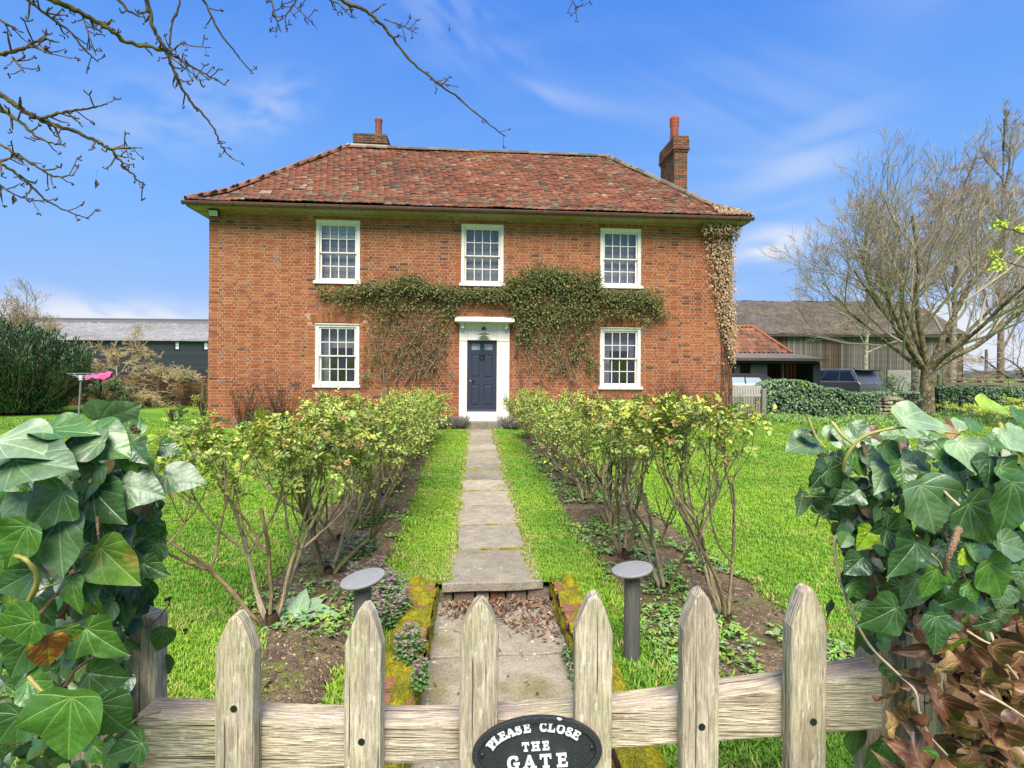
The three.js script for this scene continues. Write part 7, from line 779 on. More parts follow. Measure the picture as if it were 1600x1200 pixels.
{
  const [t, at, R] = ivyWall('dark ivy covered garden wall between the house and the big bare tree', 1188, 1428, 17.2, [1.36, 0.98], 9000, 211, [4.45, 0.48, 0.75, 0.42]);
  for (let r = 0; r < 6; r++) for (let k = 0; k < 9; k++) { const s = new MB(), w = 0.10 + 0.12 * R(), hh = 0.06 + 0.05 * R(), u = 3.6 + k * 0.19 + (R() - 0.5) * 0.1; s.add(new RoundedBoxGeometry(w, hh, 0.12, 2, 0.035), new THREE.Matrix4().makeRotationFromEuler(new THREE.Euler((R() - 0.5) * 0.3, -YAW + (R() - 0.5) * 0.3, (R() - 0.5) * 0.25)).setPosition(at(u, 0.06 + r * 0.115, 0.0 + 0.03 * R())), mix3([0.30, 0.22, 0.14], [0.44, 0.37, 0.26], R())); s.build('stone', MAT.tile.vertexColors ? MAT.tile : MAT.vc, t); }
  ivyWall('dark ivy covered wall to the right of the big bare tree, below the timber fence', 1458, 1720, 19.5, 1.22, 9500, 223, null);
  const gc = new MB(), R2 = rng(229); for (let k = 0; k < 5200; k++) { const px = 1180 + 470 * R2(), d = lerp(px < 1440 ? 16.6 : 18.6, 13.6, R2() * R2()), p = flat(px, d), n = fbm(p.x * 1.3, p.z * 1.3 + 5, 3); if (n < 0.42) continue; for (let m = 0; m < 2; m++) { const a = R2() * 6.28; gc.leaf(V(p.x + (R2() - 0.5) * 0.1, 0.02 + 0.14 * R2() * n, p.z), V(Math.cos(a), 0.6 + R2(), Math.sin(a)).normalize(), V(0, 0.4, 1).normalize(), 0.10 * (0.7 + 0.8 * R2()), 0.028 + 0.03 * R2(), mix3([0.06, 0.13, 0.03], [0.20, 0.34, 0.05], R2())); } } meta(gc.build('ground_cover', MAT.leafy), 'leafy green weeds along the foot of the ivy covered walls', 'ground cover', null, 'stuff');
  // lime flowered spurge, bluish bulb leaves, leaning stick
  const spurge = (px, py, w, h, n, seed, label) => { const c = G(px, py), r = rng(seed), p = thing('spurge_plant', label, 'plant', c), s = new MB(), f = new MB(); for (let k = 0; k < n; k++) { const a = r() * 6.28, q = Math.sqrt(r()) * w, B = V(Math.cos(a) * q, h * (0.65 + 0.4 * r()), Math.sin(a) * q), A = V(B.x * 0.4, 0, B.z * 0.4); s.tube([A, A.clone().lerp(B, 0.5).add(V(0, 0.04, 0)), B], [0.006, 0.005, 0.004], 4, [0.14, 0.2, 0.06]); for (let m = 0; m < 12; m++) f.leaf(A.clone().lerp(B, 0.35 + 0.55 * r()), V(Math.cos(r() * 6.28), 0.3, Math.sin(r() * 6.28)).normalize(), V(0, 1, 0), 0.06, 0.014, mix3([0.10, 0.19, 0.07], [0.18, 0.28, 0.08], r())); for (let m = 0; m < 26; m++) f.leaf(B.clone().add(V((r() - 0.5) * 0.11, (r() - 0.5) * 0.10, (r() - 0.5) * 0.11)), V(r() - 0.5, 0.3 * r(), r() - 0.5).normalize(), V(0, 1, 0.6).normalize(), 0.032, 0.028, mix3([0.34, 0.44, 0.03], [0.56, 0.62, 0.06], r())); } s.build('stem', MAT.leafy, p); f.build('foliage', MAT.leafy, p, 'stuff'); };
  spurge(1565, 668, 0.62, 0.55, 44, 231, 'broad lime green spurge clump behind the right ivy'); spurge(1535, 664, 0.45, 0.58, 30, 232, 'lime green spurge clump beside the leaning stick'); spurge(1598, 662, 0.5, 0.72, 30, 233, 'tall lime green spurge at the right edge behind the ivy'); spurge(1495, 655, 0.4, 0.5, 16, 234, 'thin lime green spurge to the right of the big tree trunk'); spurge(1473, 652, 0.2, 0.48, 6, 235, 'few lime spurge stems close to the big tree trunk'); spurge(1335, 650, 0.24, 0.5, 12, 236, 'small lime green spurge before the ivied wall, below the dark car'); spurge(1346, 648, 0.12, 0.62, 4, 237, 'single tall spurge stems before the ivied wall'); spurge(1300, 650, 0.2, 0.42, 7, 238, 'small lime green spurge at the wall foot, left of the others'); spurge(1428, 650, 0.12, 0.55, 4, 239, 'pale spurge stems just left of the big tree trunk');
  { const c = G(1508, 672), r = rng(241), p = thing('bulb_leaves', 'clump of bluish green strap leaves before the spurge', 'plant', c), f = new MB(); for (let k = 0; k < 120; k++) { const a = r() * 6.28, A = V((r() - 0.5) * 0.7, 0, (r() - 0.5) * 0.4); f.leaf(A, V(Math.cos(a) * 0.35, 1, Math.sin(a) * 0.35).normalize(), V(Math.cos(a), 0, Math.sin(a)), 0.36 * (0.7 + 0.5 * r()), 0.022, mix3([0.08, 0.19, 0.10], [0.16, 0.30, 0.16], r()), 0.1); } f.build('foliage', MAT.leafy, p); }
  { const a = G(1513, 652, 0.05), e = P(1556, 609, a.distanceTo(V(0, EYE, 0)) * 0.80 + 1.6), p = thing('dead_branch', 'dead grey branch leaning on the ivied wall at the right', 'branch', a), s = new MB(); s.tube([V(0, -0.05, 0), V().subVectors(e, a).multiplyScalar(0.45).add(V(0.04, 0, 0)), V().subVectors(e, a)], [0.022, 0.018, 0.008], 6, [0.34, 0.26, 0.22]); s.build('stick', MAT.bark, p); }
}
{ // cars
  const car = (name, label, pos, turn, o) => {
    const t = thing(name, label, 'car', pos); t.rotation.y = turn;   // x: length, front at +x
    const paint = new THREE.MeshPhysicalMaterial({ color: rgb(...o.paint), roughness: 0.32, metalness: 0.2, clearcoat: 0.6, clearcoatRoughness: 0.1, side: THREE.DoubleSide }), glass = std({ color: rgb(...(o.glass ?? [0.012, 0.014, 0.017])), roughness: 0.06 }), L = o.L / 2, W = o.W / 2;
    const ex = (pts, w, bev) => { const g = new THREE.ExtrudeGeometry(new THREE.Shape(pts.map((q) => new THREE.Vector2(...q))), { depth: w - 2 * bev, bevelEnabled: true, bevelSize: bev, bevelThickness: bev, bevelSegments: 3, curveSegments: 8 }); g.translate(0, 0, -(w - 2 * bev) / 2); return g; };
    const body = new MB(), wx = [L - 0.85, -L + 0.95], ar = o.wr + 0.05; const arch = (x) => Array.from({ length: 9 }, (_, k) => [x + ar * Math.cos(k / 8 * Math.PI), 0.30 + ar * Math.sin(k / 8 * Math.PI)]);
    body.add(ex([[-L + 0.08, 0.32], [-L, 0.6], [-L + 0.02, o.belt - 0.1], [-L + 0.12, o.belt], [L - 1.35, o.belt], [L - 0.5, o.belt - 0.12], [L - 0.05, o.belt - 0.32], [L, 0.55], [L - 0.06, 0.3], ...arch(wx[0]), ...arch(wx[1])], o.W, 0.05)); body.build('body', paint, t);
    const T = o.top, b = o.belt - 0.02, xs = o.xs, ins = o.inset, cab = new MB(); // xs: rear foot, rear top, front top, front foot
    const c = [V(xs[0], b, W - 0.08), V(xs[3], b, W - 0.08), V(xs[2], T, W - ins), V(xs[1], T, W - ins)], m = c.map((q) => V(q.x, q.y, -q.z));
    cab.quad(c[0], c[1], c[2], c[3]); cab.quad(m[1], m[0], m[3], m[2]); cab.quad(c[3], c[2], m[2], m[3]); cab.quad(m[0], c[0], c[3], m[3]); cab.quad(c[1], m[1], m[2], c[2]); cab.add(ex([[xs[1] - 0.02, T - 0.04], [xs[1] + 0.05, T + 0.02], [(xs[1] + xs[2]) / 2, T + 0.055], [xs[2] - 0.05, T + 0.02], [xs[2] + 0.02, T - 0.03]], 2 * (W - ins) + 0.03, 0.03)); cab.build(o.soft ? 'soft_top' : 'cabin', o.soft ? std({ color: rgb(0.022, 0.022, 0.025), roughness: 0.85 }) : paint, t);
    const pt = (u, v, s, off) => { const A = c[0].clone().lerp(c[1], u), B = c[3].clone().lerp(c[2], u), q = A.lerp(B, v); q.z = (q.z + off) * s; return q; };
    for (const s of [1, -1]) for (const [u0, u1, v0, v1] of o.side) { const g = new MB(); g.quad(pt(u0, v0, s, 0.006), pt(u1, v0, s, 0.006), pt(Math.min(u1, u1 - (u1 > 0.85 ? 0.04 : 0)), v1, s, 0.006), pt(u0 + (u0 < 0.15 ? 0.05 : 0), v1, s, 0.006)); g.build('side_window', glass, t); }
    const rear = (u, v, off) => { const A = m[0].clone().lerp(c[0], u), B = m[3].clone().lerp(c[3], u), q = A.lerp(B, v); q.x -= off; return q; }, front = (u, v, off) => { const A = m[1].clone().lerp(c[1], u), B = m[2].clone().lerp(c[2], u), q = A.lerp(B, v); q.x += off; return q; };
    { const g = new MB(); g.quad(rear(0.07, 0.12, 0.008), rear(0.93, 0.12, 0.008), rear(0.9, 0.9, 0.008), rear(0.1, 0.9, 0.008)); g.build('rear_window', o.soft ? glass : std({ color: rgb(0.10, 0.11, 0.14), roughness: 0.05 }), t); const h = new MB(); h.quad(front(0.07, 0.1, 0.008), front(0.93, 0.1, 0.008), front(0.9, 0.92, 0.008), front(0.1, 0.92, 0.008)); h.build('windscreen', glass, t); }
    for (const x of wx) for (const s of [1, -1]) { const w = new MB(); w.add(new THREE.CylinderGeometry(o.wr, o.wr, 0.24, 26), M4(x, o.wr, s * (W - 0.13), Math.PI / 2)); const wm = w.build('wheel', std({ color: rgb(0.015, 0.015, 0.016), roughness: 0.9 }), t), r = new MB(); r.add(new THREE.CylinderGeometry(o.wr * 0.68, o.wr * 0.68, 0.02, 20), M4(x, o.wr, s * (W - 0.005), Math.PI / 2)); r.build('rim', std({ color: rgb(0.4, 0.41, 0.42), metalness: 0.8, roughness: 0.3 }), wm); }
    for (const s of [1, -1]) { const l = new MB(); l.add(new RoundedBoxGeometry(0.06, 0.2, 0.30, 2, 0.02), M4(-L + 0.05, o.belt - 0.24, s * (W - 0.2))); l.build('tail_light', std({ color: rgb(0.34, 0.03, 0.03), roughness: 0.2 }), t); const q = new MB(); q.add(new RoundedBoxGeometry(0.1, 0.14, 0.36, 2, 0.03), M4(L - 0.12, o.belt - 0.36, s * (W - 0.3))); q.build('headlight', std({ color: rgb(0.7, 0.72, 0.75), roughness: 0.1 }), t); const mr = new MB(); mr.add(new RoundedBoxGeometry(0.12, 0.14, 0.22, 2, 0.04), M4(xs[3] - 0.35, b + 0.10, s * (W + 0.04))); mr.build('wing_mirror', paint, t); }
    return { t, rear, L, W };
  };
  const s0 = flat(1289, 26.5); s0.y = -0.05;
  const suv = car('parked_car', 'grey estate car with dark windows and roof spoiler parked before the great barn', s0, Math.PI / 2 + 0.40 - YAW, { L: 4.85, W: 1.98, paint: [0.15, 0.153, 0.16], belt: 1.18, top: 1.74, xs: [-2.30, -1.95, 0.35, 1.15], inset: 0.26, wr: 0.38, side: [[0.03, 0.275, 0.05, 0.94], [0.285, 0.57, 0.05, 0.94], [0.58, 0.93, 0.05, 0.94]] });
  { const { t, L } = suv, sil = std({ color: rgb(0.62, 0.64, 0.67), metalness: 0.7, roughness: 0.3 }); const sp = new MB(); sp.add(new RoundedBoxGeometry(0.42, 0.05, 1.42, 2, 0.02), M4(-2.10, 1.755, 0, 0, 0, 0.06)); sp.build('spoiler', std({ color: rgb(0.014, 0.014, 0.016), roughness: 0.3 }), t); for (const s of [1, -1]) { const r = new MB(); r.tube([V(-1.8, 1.80, s * 0.70), V(0.2, 1.81, s * 0.70)], 0.018, 6); r.build('roof_rail', sil, t); } const tr = new MB(); tr.box(-L - 0.012, -L + 0.03, 0.98, 1.02, -0.85, 0.85); tr.build('trim', sil, t); const np = new MB(); np.box(-L - 0.02, -L + 0.02, 0.78, 0.93, -0.35, 0.35); np.build('number_plate', std({ color: rgb(0.42, 0.40, 0.26), roughness: 0.5 }), t); const bl = new MB(); for (const s of [1, -1]) bl.box(-1.9, 1.0, 1.145, 1.175, s * 0.985 - 0.01, s * 0.985 + 0.01); bl.build('waist_trim', sil, t);
    const font = await new FontLoader().loadAsync('fonts/droid/droid_sans_bold.typeface.json'), g = new TextGeometry('RANGE ROVER', { font, size: 0.055, depth: 0.01, curveSegments: 2 }); g.computeBoundingBox(); g.translate(-g.boundingBox.max.x / 2, 0, 0); g.scale(1.7, 1, 1); const l = mesh('lettering', g, sil, t); l.rotation.y = -Math.PI / 2; l.position.set(-L - 0.005, 1.07, 0); const an = new MB(); an.add(new THREE.ConeGeometry(0.04, 0.1, 8), M4(-1.5, 1.85, 0)); an.build('aerial', std({ color: rgb(0.02, 0.02, 0.02) }), t); }
  const c1 = flat(1139, 19.6); car('parked_car', 'white convertible with black soft top parked beside the house corner', c1, Math.PI - YAW, { L: 4.0, W: 1.7, paint: [0.62, 0.62, 0.60], glass: [0.30, 0.38, 0.42], belt: 1.06, top: 1.40, xs: [-1.72, -1.15, 0.45, 0.95], inset: 0.2, wr: 0.32, soft: true, side: [[0.24, 0.52, 0.06, 0.82], [0.545, 0.90, 0.06, 0.84]] });
}
{ // garden side gate, timber fence, poles, hills
  const D = 16.4, g = thing('side_gate', 'pale wooden side gate with row of small openings, between house corner and ivied wall', 'gate', flat(1168, D)); g.rotation.y = -YAW; const x = (px) => (px - 1168) * D / FPX, y = (py) => EYE - (py - CY) * D / FPX, wm = std({ color: rgb(0.62, 0.58, 0.48), map: rep(grainT, 0.6) }), gm = std({ color: rgb(0.36, 0.33, 0.27), map: rep(grainT, 0.6) });
  const part = (n, a, b, c, d, m, z = 0) => { const q = new MB(); q.box(a, b, c, d, z - 0.02, z + 0.02, undefined, 0.005); q.build(n, m, g); };
  part('rail', x(1143), x(1189), y(607), y(600), wm); part('rail', x(1143), x(1189), y(617), y(613), wm); for (let k = 0; k < 11; k++) part('slat', x(1144.5 + k * 4.2) - 0.02, x(1144.5 + k * 4.2) + 0.025, y(613), y(607), wm, 0.002); for (let k = 0; k < 11; k++) part('picket', x(1144.5 + k * 4.2) - 0.028, x(1144.5 + k * 4.2) + 0.028, y(651), y(617), gm, 0.002); part('rail', x(1143), x(1189), y(640), y(636), gm, -0.04);
  const post = thing('gate_post', 'grey wooden post of the side gate next to the ivied wall', 'post', flat(1193, D)); const pq = new MB(); pq.box(-0.07, 0.07, -0.2, 1.0, -0.07, 0.07, undefined, 0.015); pq.build('post', gm, post);
  const Fd = 22.5, fn = thing('timber_fence', 'old post and rail timber fence above the right ivied wall', 'fence', flat(1470, Fd)); fn.rotation.y = -YAW; const fx = (px) => (px - 1470) * Fd / FPX, fy = (py) => EYE - (py - CY) * Fd / FPX, fm = std({ color: rgb(0.30, 0.22, 0.15), map: rep(grainT, 0.7) }), fr = rng(251);
  const fp = (n, a, b, c, d, m, z = 0) => { const q = new MB(); q.box(a, b, c, d, z - 0.04, z + 0.04, undefined, 0.01); q.build(n, m, fn); };
  { const q = new MB(); q.add(new THREE.CylinderGeometry(0.09, 0.10, 1.6, 12), M4(fx(1468), 0.72, 0)); q.add(new THREE.SphereGeometry(0.09, 12, 8), M4(fx(1468), 1.50, 0, 0, 0, 0, 1, 0.5, 1)); q.build('post', std({ color: rgb(0.38, 0.33, 0.14), map: rep(grainT, 0.4) }), fn); }
  for (const px of [1500, 1532, 1566, 1600, 1634]) fp('post', fx(px) - 0.07, fx(px) + 0.07, -0.2, fy(584.5 + 2 * fr()), fm, -0.06); for (const [a, b] of [[596.5, 592.5], [590, 587]]) for (let k = 0; k < 5; k++) fp('rail', fx(1472 + k * 34), fx(1472 + k * 34 + 33), fy(a + 0.6 * fr()), fy(b), fm, 0.03);
  for (const [px, top, d, r, label] of [[1541, 541, 30, 0.10, 'slender grey pole standing behind the timber fence']]) { const p = thing('pole', label, 'pole', flat(px, d)), q = new MB(); q.tube([V(0, -0.2, 0), V(0, EYE + (CY - top) * d / FPX, 0)], [r, r * 0.7], 8, [0.36, 0.31, 0.26]); q.build('shaft', MAT.bark, p); }
  for (const [px, w, h, d, seed, label] of [[1546, 1.3, 1.55, 27, 253, 'dark rounded bush behind the timber fence by the pole'], [1596, 1.2, 1.75, 26, 254, 'olive bush behind the timber fence at the right edge']]) leafyBush('field_bush', label, flat(px, d), w, h, 700, seed, [[0.05, 0.05, 0.025], [0.14, 0.12, 0.05]], 0.12);
  leafyBush('bramble_bush', 'dark green brambles between the dark car and the big tree', flat(1402, 25), 2.0, 1.45, 2600, 255, [[0.03, 0.07, 0.02], [0.13, 0.21, 0.05]], 0.10); leafyBush('bramble_bush', 'green bramble growth behind the big tree trunk to its right', flat(1475, 26), 0.9, 1.35, 1000, 256, [[0.05, 0.10, 0.03], [0.16, 0.24, 0.06]], 0.10);
  { const p = [], ix = [], n = 240; for (let i = 0; i <= n; i++) { const a = -1.25 + 2.5 * i / n, h = 14 + 12 * fbm(a * 4 + 3, 1, 4) + 3 * fbm(a * 60, 7, 3); for (const [r, y] of [[1250, -2], [1500, h * 0.7], [1650, h], [1800, h * 0.9]]) p.push(Math.sin(a) * r, y, -Math.cos(a) * r); } for (let i = 0; i < n; i++) for (let k = 0; k < 3; k++) { const q = i * 4 + k; ix.push(q, q + 4, q + 1, q + 1, q + 4, q + 5); } const g2 = new THREE.BufferGeometry(); g2.setAttribute('position', new THREE.Float32BufferAttribute(p, 3)); g2.setAttribute('uv', new THREE.Float32BufferAttribute(p.flatMap((v, i) => i % 3 === 0 ? [v, p[i + 2]] : []), 2)); g2.setIndex(ix); g2.computeVertexNormals(); meta(mesh('hills', g2, std({ color: rgb(0.08, 0.09, 0.05), map: rep(grainT, 160) })), null, null, null, 'structure'); }
}
{ // trees on the right
  const lichenT = texture(512, 512, (u, v) => { const a = fbm(u * 10, v * 6, 4, 10, 6), s = sstep(0.53, 0.60, fbm(u * 14 + 5, v * 14, 4, 14)), w = sstep(0.60, 0.66, fbm(u * 20 + 50, v * 20, 3, 20)), d = sstep(0.62, 0.7, fbm(u * 24 + 80, v * 10, 3, 24, 10)), k = 0.9 + 0.4 * (a - 0.5) * 2; let c = mix3([0.68 * k, 0.63 * k, 0.53 * k], [0.80, 0.76, 0.68], s * 0.7); c = mix3(c, [0.92, 0.90, 0.84], w * 0.8); return mix3(c, [0.38, 0.33, 0.27], d * 0.45); });
  const lichenM = std({ vertexColors: true, map: rep(lichenT, 1.1), bumpMap: rep(barkT, 0.5), bumpScale: 0.012, roughness: 0.95 });
  tree('bare_tree', 'big spreading bare tree with speckled trunk in front of the great barn', flat(1448, 18), { seed: 263, h: 10, r: 0.215, fork: 1.7, lean: 0.05, lv: 5, kids: [0, 5, 5, 5, 6], wob: 0.33, up: 0.06, shrink: 0.50, min: 0.0055, bark: [0.46, 0.42, 0.30], twig: [0.30, 0.24, 0.165], mat: lichenM, bud: 0.035, budC: [[0.24, 0.19, 0.08], [0.36, 0.31, 0.12]], fwd: 0.85, side: 0.55, limbs: [[3.14, 0.46, 4.3, 0.075], [2.8, 0.8, 4.6, 0.085], [3.5, 0.75, 4.5, 0.08], [3.0, 1.02, 5.0, 0.095], [1.6, 0.8, 4.6, 0.08], [4.7, 0.85, 4.8, 0.08], [0.4, 0.72, 4.8, 0.10], [0.0, 0.50, 4.6, 0.08], [5.8, 0.9, 5.0, 0.10], [0.9, 1.15, 5.4, 0.09], [2.4, 1.25, 5.5, 0.10], [4.1, 1.2, 5.4, 0.09]] });
  const birchT = texture(256, 512, (u, v) => { const a = fbm(u * 6, v * 10, 4, 6, 10), d = sstep(0.58, 0.66, fbm(u * 4 + 3, v * 26, 4, 4, 26)); const k = 0.85 + 0.2 * a; return mix3([0.72 * k, 0.67 * k, 0.56 * k], [0.24, 0.19, 0.15], d * 0.85); }), birchM = std({ map: rep(birchT, 0.5, 0.9), roughness: 0.85 });
  const whip = (n, up0, hs, L, r, R) => Array.from({ length: n }, (_, k) => [k * 2.4 + R() * 0.8, up0 + 0.3 * R(), L * (0.7 + 0.5 * R()) * (1.15 - hs(k / n) * 0.5), r, hs(k / n)]);
  const R = rng(271);
  tree('silver_birch', 'tall silver birch with a reddish mass of fine drooping twigs behind the big tree', flat(1487, 28), { seed: 272, h: 13, r: 0.19, fork: 11.6, lean: 0.5, lv: 4, kids: [0, 6, 6, 6], wob: 0.30, up: -0.03, shrink: 0.52, min: 0.008, bark: [0.42, 0.34, 0.27], twig: [0.30, 0.17, 0.13], fwd: 0.7, side: 0.6, limbs: whip(20, 0.75, (u) => 0.42 + 0.58 * u, 2.9, 0.06, R), mat: birchM, bud: 0.05, budC: [[0.26, 0.14, 0.1], [0.34, 0.22, 0.15]] });
  tree('silver_birch', 'slim pale birch trunk rising behind the dark car', flat(1351, 30), { seed: 273, h: 8, r: 0.15, fork: 6.2, lean: 0.3, lv: 4, kids: [0, 5, 5, 5], wob: 0.30, up: -0.01, shrink: 0.52, min: 0.008, bark: [0.42, 0.36, 0.28], twig: [0.30, 0.21, 0.14], fwd: 0.7, side: 0.6, limbs: whip(11, 0.6, (u) => 0.45 + 0.55 * u, 2.0, 0.045, R), mat: birchM });
  tree('silver_birch', 'black and white birch stem close behind the big tree trunk', flat(1431, 20.5), { seed: 274, h: 8, r: 0.15, fork: 6.5, lean: -0.2, lv: 4, kids: [0, 5, 4, 5], wob: 0.30, up: 0.0, shrink: 0.5, min: 0.007, bark: [0.40, 0.34, 0.26], twig: [0.30, 0.20, 0.13], fwd: 0.7, side: 0.6, limbs: whip(9, 0.7, (u) => 0.5 + 0.5 * u, 1.8, 0.04, R), mat: birchM });
  tree('tall_tree', 'tall upright bare tree with steep branches at the right edge', flat(1563, 25), { seed: 275, h: 14, r: 0.15, fork: 13.2, lean: 0.1, lv: 4, kids: [0, 5, 5, 6], wob: 0.22, up: 0.10, shrink: 0.46, min: 0.008, bark: [0.40, 0.32, 0.26], twig: [0.30, 0.24, 0.18], fwd: 0.9, side: 0.45, limbs: whip(15, 0.85, (u) => 0.2 + 0.8 * u, 2.6, 0.06, R), bud: 0.045, budC: [[0.2, 0.15, 0.1], [0.3, 0.24, 0.14]] });
  tree('bare_sapling', 'low spreading bare tree at the right edge behind the timber fence', flat(1605, 24), { seed: 276, h: 4, r: 0.12, fork: 1.2, lean: 0, lv: 4, kids: [0, 5, 5, 5], wob: 0.4, up: 0.0, shrink: 0.55, min: 0.008, bark: [0.26, 0.20, 0.14], twig: [0.34, 0.26, 0.17], fwd: 0.8, side: 0.6, limbs: [[3.1, 0.35, 2.6, 0.06], [2.7, 0.6, 2.4, 0.05], [3.6, 0.7, 2.4, 0.05], [0.2, 0.5, 2.2, 0.05], [1.5, 1.0, 2.4, 0.05]] });
  { // sprigs of young leaf coming in from a tree beyond the right edge
    const t = thing('young_tree', 'sprigs of fresh lime green leaf reaching in at the right edge', 'tree', flat(1790, 3.6)), o = t.position, s = new MB(), f = new MB(), r = rng(281); s.tube([V(0, -0.1, 0), V(0.02, 1.2, 0), V(-0.03, 2.4, 0.02), V(-0.05, 3.2, 0)], [0.05, 0.045, 0.03, 0.02], 8, [0.2, 0.16, 0.1]);
    for (const [pts, tips] of [[[[1640, 385], [1590, 362], [1556, 352]], [[1556, 352], [1568, 353], [1590, 356], [1600, 358]]], [[[1650, 430], [1600, 418], [1560, 405], [1552, 398]], [[1553, 398], [1556, 412], [1551, 420], [1568, 418], [1594, 390], [1600, 392]]]]) { const P3 = pts.map(([x, y]) => P(x, y, 3.3).sub(o)); s.tube([V(-0.03, P3[0].y - 0.2, 0), ...P3], [0.012, ...P3.map((_, i) => 0.006 - 0.0015 * i)], 5, [0.24, 0.18, 0.1]); for (const [x, y] of tips) for (let k = 0; k < 22; k++) { const q = P(x + (r() - 0.5) * 14, y + (r() - 0.5) * 12, 3.3 + 0.06 * r()).sub(o); f.leaf(q, V(r() - 0.5, r() - 0.4, r() - 0.5).normalize(), V(r() - 0.5, r(), r()).normalize(), 0.030 * (0.6 + 0.7 * r()), 0.018, mix3([0.34, 0.44, 0.02], [0.55, 0.62, 0.05], r())); } }
    s.build('trunk', MAT.bark, t); f.build('foliage', MAT.leafy, t, 'stuff'); }
}
{ // boughs overhead, from a tree standing left of the camera
  const tp = V(-3.4, 0, -1.6), t = thing('overhanging_tree', 'bare mossy boughs of a tree hanging into the top left of the view', 'tree', tp), R = rng(291), B = (x, y, d) => P(x, y, d).sub(tp), hub = [V(0.05, 2.6, 0), V(0.35, 3.3, -0.2)];
  const tr = new MB(); tr.tube([V(0, -0.2, 0), V(0, 0.6, 0), V(0.03, 1.7, 0.02), hub[0], hub[1]], [0.26, 0.2, 0.16, 0.12, 0.08], 12, [0.2, 0.17, 0.11]); tr.build('trunk', MAT.bark, t);
  const moss = [0.20, 0.19, 0.035], wood = [0.17, 0.115, 0.085];
  const bough = (pts, d0, d1, r0, r1, h, green, off) => {
    const q = pts.map(([x, y], i) => B(x, y, lerp(d0, d1, i / (pts.length - 1)))), ctrl = h >= 0 ? [hub[h].clone(), q[0].clone().lerp(hub[h], 0.45).add(V(0, 0.15, 0)), ...q] : q, cv = new THREE.CatmullRomCurve3(ctrl), N = ctrl.length * 7, P3 = cv.getPoints(N), s0 = h >= 0 ? 2 / (ctrl.length - 1) : 0, rad = P3.map((_, i) => { const u = i / N, v = Math.max(0, (u - s0) / (1 - s0)); return lerp(u < s0 ? lerp(r0 * 1.6, r0, u / s0) : r0, r1, v) * (1 + 0.16 * Math.sin(i * 1.7) * Math.sin(i * 0.6) + (R() < 0.12 ? 0.35 : 0)); });
    const m = new MB(); P3.forEach((p, i) => { if (i && i < N) p.add(V(R() - 0.5, R() - 0.5, R() - 0.5).multiplyScalar(r0 * 0.9)); }); m.tube(P3, rad, 7, P3.map((_, i) => mix3(wood, moss, clamp(green * (0.3 + 1.2 * fbm(i * 0.35, r0 * 99, 2)))).map((v) => v * (0.8 + 0.4 * R()))));
    // spurs with buds
    const n0 = Math.floor(N * s0); for (let i = n0 + 2; i < N; i++) if (R() < 0.30) { const tan = V().subVectors(P3[Math.min(N, i + 1)], P3[i - 1]).normalize(), d = V(R() - 0.5, R() - 0.5, R() - 0.5); d.addScaledVector(tan, -d.dot(tan)).normalize().addScaledVector(tan, 0.5).normalize(); const L = 0.03 + 0.07 * R(), a = P3[i], e = a.clone().addScaledVector(d, L); m.tube([a, a.clone().addScaledVector(d, L * 0.6), e.clone().add(V(0, 0.01, 0))], [rad[i] * 0.55, rad[i] * 0.42 + 0.0012, 0.0018], 5, mix3(wood, moss, green * R())); for (let k = 0; k < 2; k++) { const b = e.clone().add(V((R() - 0.5) * 0.03, (R() - 0.4) * 0.03, (R() - 0.5) * 0.03)); m.tube([e, b, b.clone().add(V((R() - 0.5) * 0.012, 0.008, 0))], [0.0022, 0.0034, 0.0006], 5, [0.17, 0.11, 0.07]); } }
    m.build('branch', MAT.bark, t);
  };
  bough([[60, -10], [115, 14], [165, 43], [205, 68], [255, 78], [290, 97], [322, 116], [353, 133]], 2.5, 3.0, 0.015, 0.003, 1, 0.9);
  bough([[220, -10], [240, 45], [262, 85], [278, 125], [300, 160], [330, 195], [350, 235], [364, 249]], 2.7, 3.0, 0.011, 0.003, 1, 0.35);
  bough([[277, -8], [268, 40], [265, 76]], 2.8, 2.8, 0.006, 0.004, 1, 0.3); bough([[310, -8], [340, 45], [370, 85], [393, 113]], 2.9, 3.1, 0.007, 0.003, 1, 0.3); bough([[520, -8], [548, 8], [577, 20], [604, 46], [645, 98], [700, 141], [750, 182], [790, 213]], 3.0, 3.3, 0.013, 0.003, 1, 0.6); bough([[600, 30], [628, 40], [652, 53]], 3.05, 3.1, 0.004, 0.002, -1, 0.2); bough([[672, 124], [695, 131], [717, 136]], 3.15, 3.15, 0.004, 0.002, -1, 0.2);
  bough([[418, -8], [430, 25], [439, 50]], 3, 3, 0.006, 0.003, 1, 0.3); bough([[462, -8], [446, 28], [448, 50]], 3, 3, 0.005, 0.003, 1, 0.2); bough([[457, 6], [478, 26], [497, 46]], 3, 3, 0.0035, 0.002, -1, 0.2); bough([[515, 0], [532, 8], [548, 26]], 3, 3, 0.006, 0.002, -1, 0.5); bough([[890, -10], [896, 4], [903, 17]], 3.2, 3.2, 0.004, 0.002, 1, 0.3);
  bough([[-20, 82], [35, 76], [65, 62], [92, 66]], 2.3, 2.3, 0.009, 0.003, 0, 0.2); bough([[20, 90], [28, 100], [38, 113]], 2.3, 2.3, 0.005, 0.003, -1, 0.2); bough([[52, 70], [72, 82], [88, 86]], 2.3, 2.3, 0.005, 0.002, -1, 0.2);
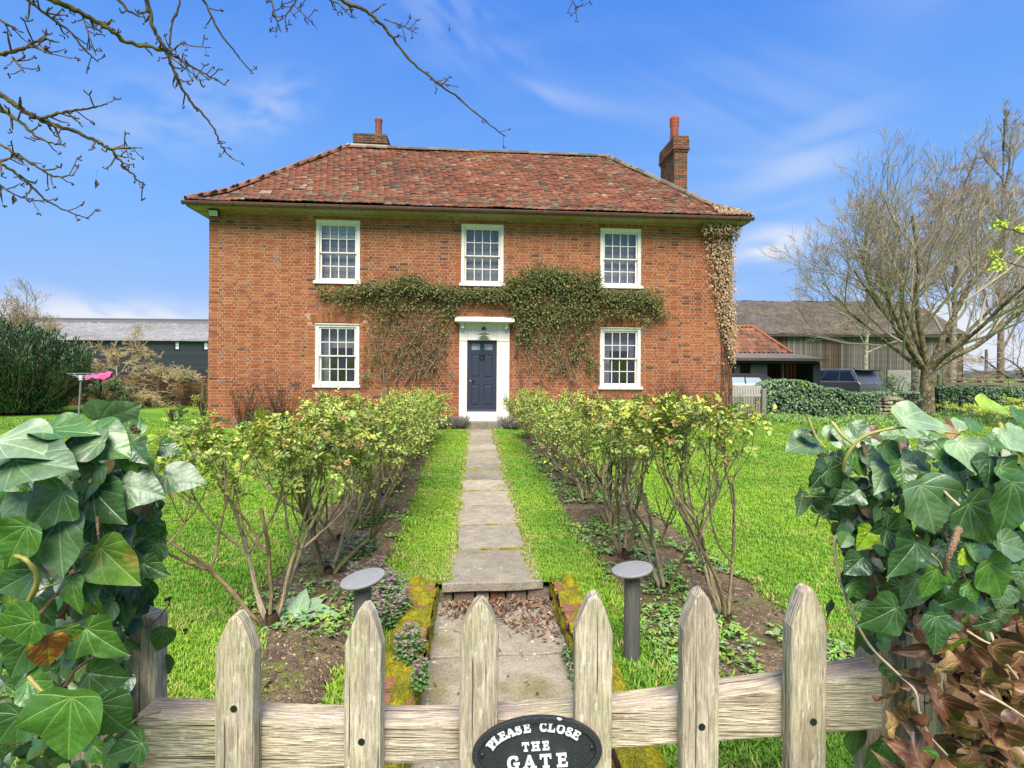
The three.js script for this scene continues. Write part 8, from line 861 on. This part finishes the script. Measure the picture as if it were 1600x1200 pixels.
  bough([[-20, 135], [30, 168], [60, 185], [110, 203], [150, 221], [175, 236], [196, 262], [226, 290]], 2.4, 2.6, 0.013, 0.004, 0, 0.55); bough([[62, 186], [100, 175], [135, 170], [167, 163]], 2.45, 2.45, 0.008, 0.003, -1, 0.4); bough([[-20, 158], [30, 190], [62, 216], [102, 229]], 2.4, 2.4, 0.010, 0.003, 0, 0.8); bough([[170, 233], [190, 231], [222, 231]], 2.5, 2.5, 0.006, 0.002, -1, 0.9);
  bough([[-20, 215], [25, 240], [60, 262], [85, 275], [116, 273]], 2.3, 2.4, 0.007, 0.003, 0, 0.4); bough([[-20, 246], [25, 270], [50, 292], [75, 315], [110, 332], [139, 342]], 2.3, 2.5, 0.007, 0.0025, 0, 0.3); bough([[-15, 280], [25, 305], [70, 316]], 2.3, 2.4, 0.005, 0.002, 0, 0.2); bough([[-10, 250], [14, 248], [30, 240]], 2.3, 2.3, 0.005, 0.003, 0, 0.2);
  bough([[34, -8], [75, 25], [110, 50], [135, 80], [154, 97]], 2.6, 2.7, 0.008, 0.003, 1, 0.4); bough([[-15, 25], [12, 38], [36, 51]], 2.4, 2.4, 0.006, 0.003, 0, 0.2); bough([[178, -8], [200, 16], [216, 26]], 2.7, 2.7, 0.009, 0.003, 1, 0.2); bough([[128, 22], [140, 58], [150, 86]], 2.6, 2.6, 0.004, 0.002, -1, 0.3); bough([[262, 85], [285, 68], [300, 72], [330, 74]], 2.75, 2.75, 0.004, 0.002, -1, 0.3); bough([[265, 88], [295, 110], [318, 128]], 2.75, 2.75, 0.004, 0.002, -1, 0.3);
  for (const [x, y, d] of [[150, 287, 2.6], [21, 311, 2.4], [701, 45, 3.1]]) { const l = new MB(); l.leaf(B(x, y - 7, d), V(0.1, -1, 0.1).normalize(), V(1, 0, 0.3).normalize(), 0.05, 0.025, [0.12, 0.06, 0.045]); l.tube([B(x + 2, y - 22, d), B(x, y - 7, d)], 0.0005, 3, [0.1, 0.08, 0.06], false); l.build('dead_leaf', MAT.leafy, t); }
}
renderer.render(scene, camera);
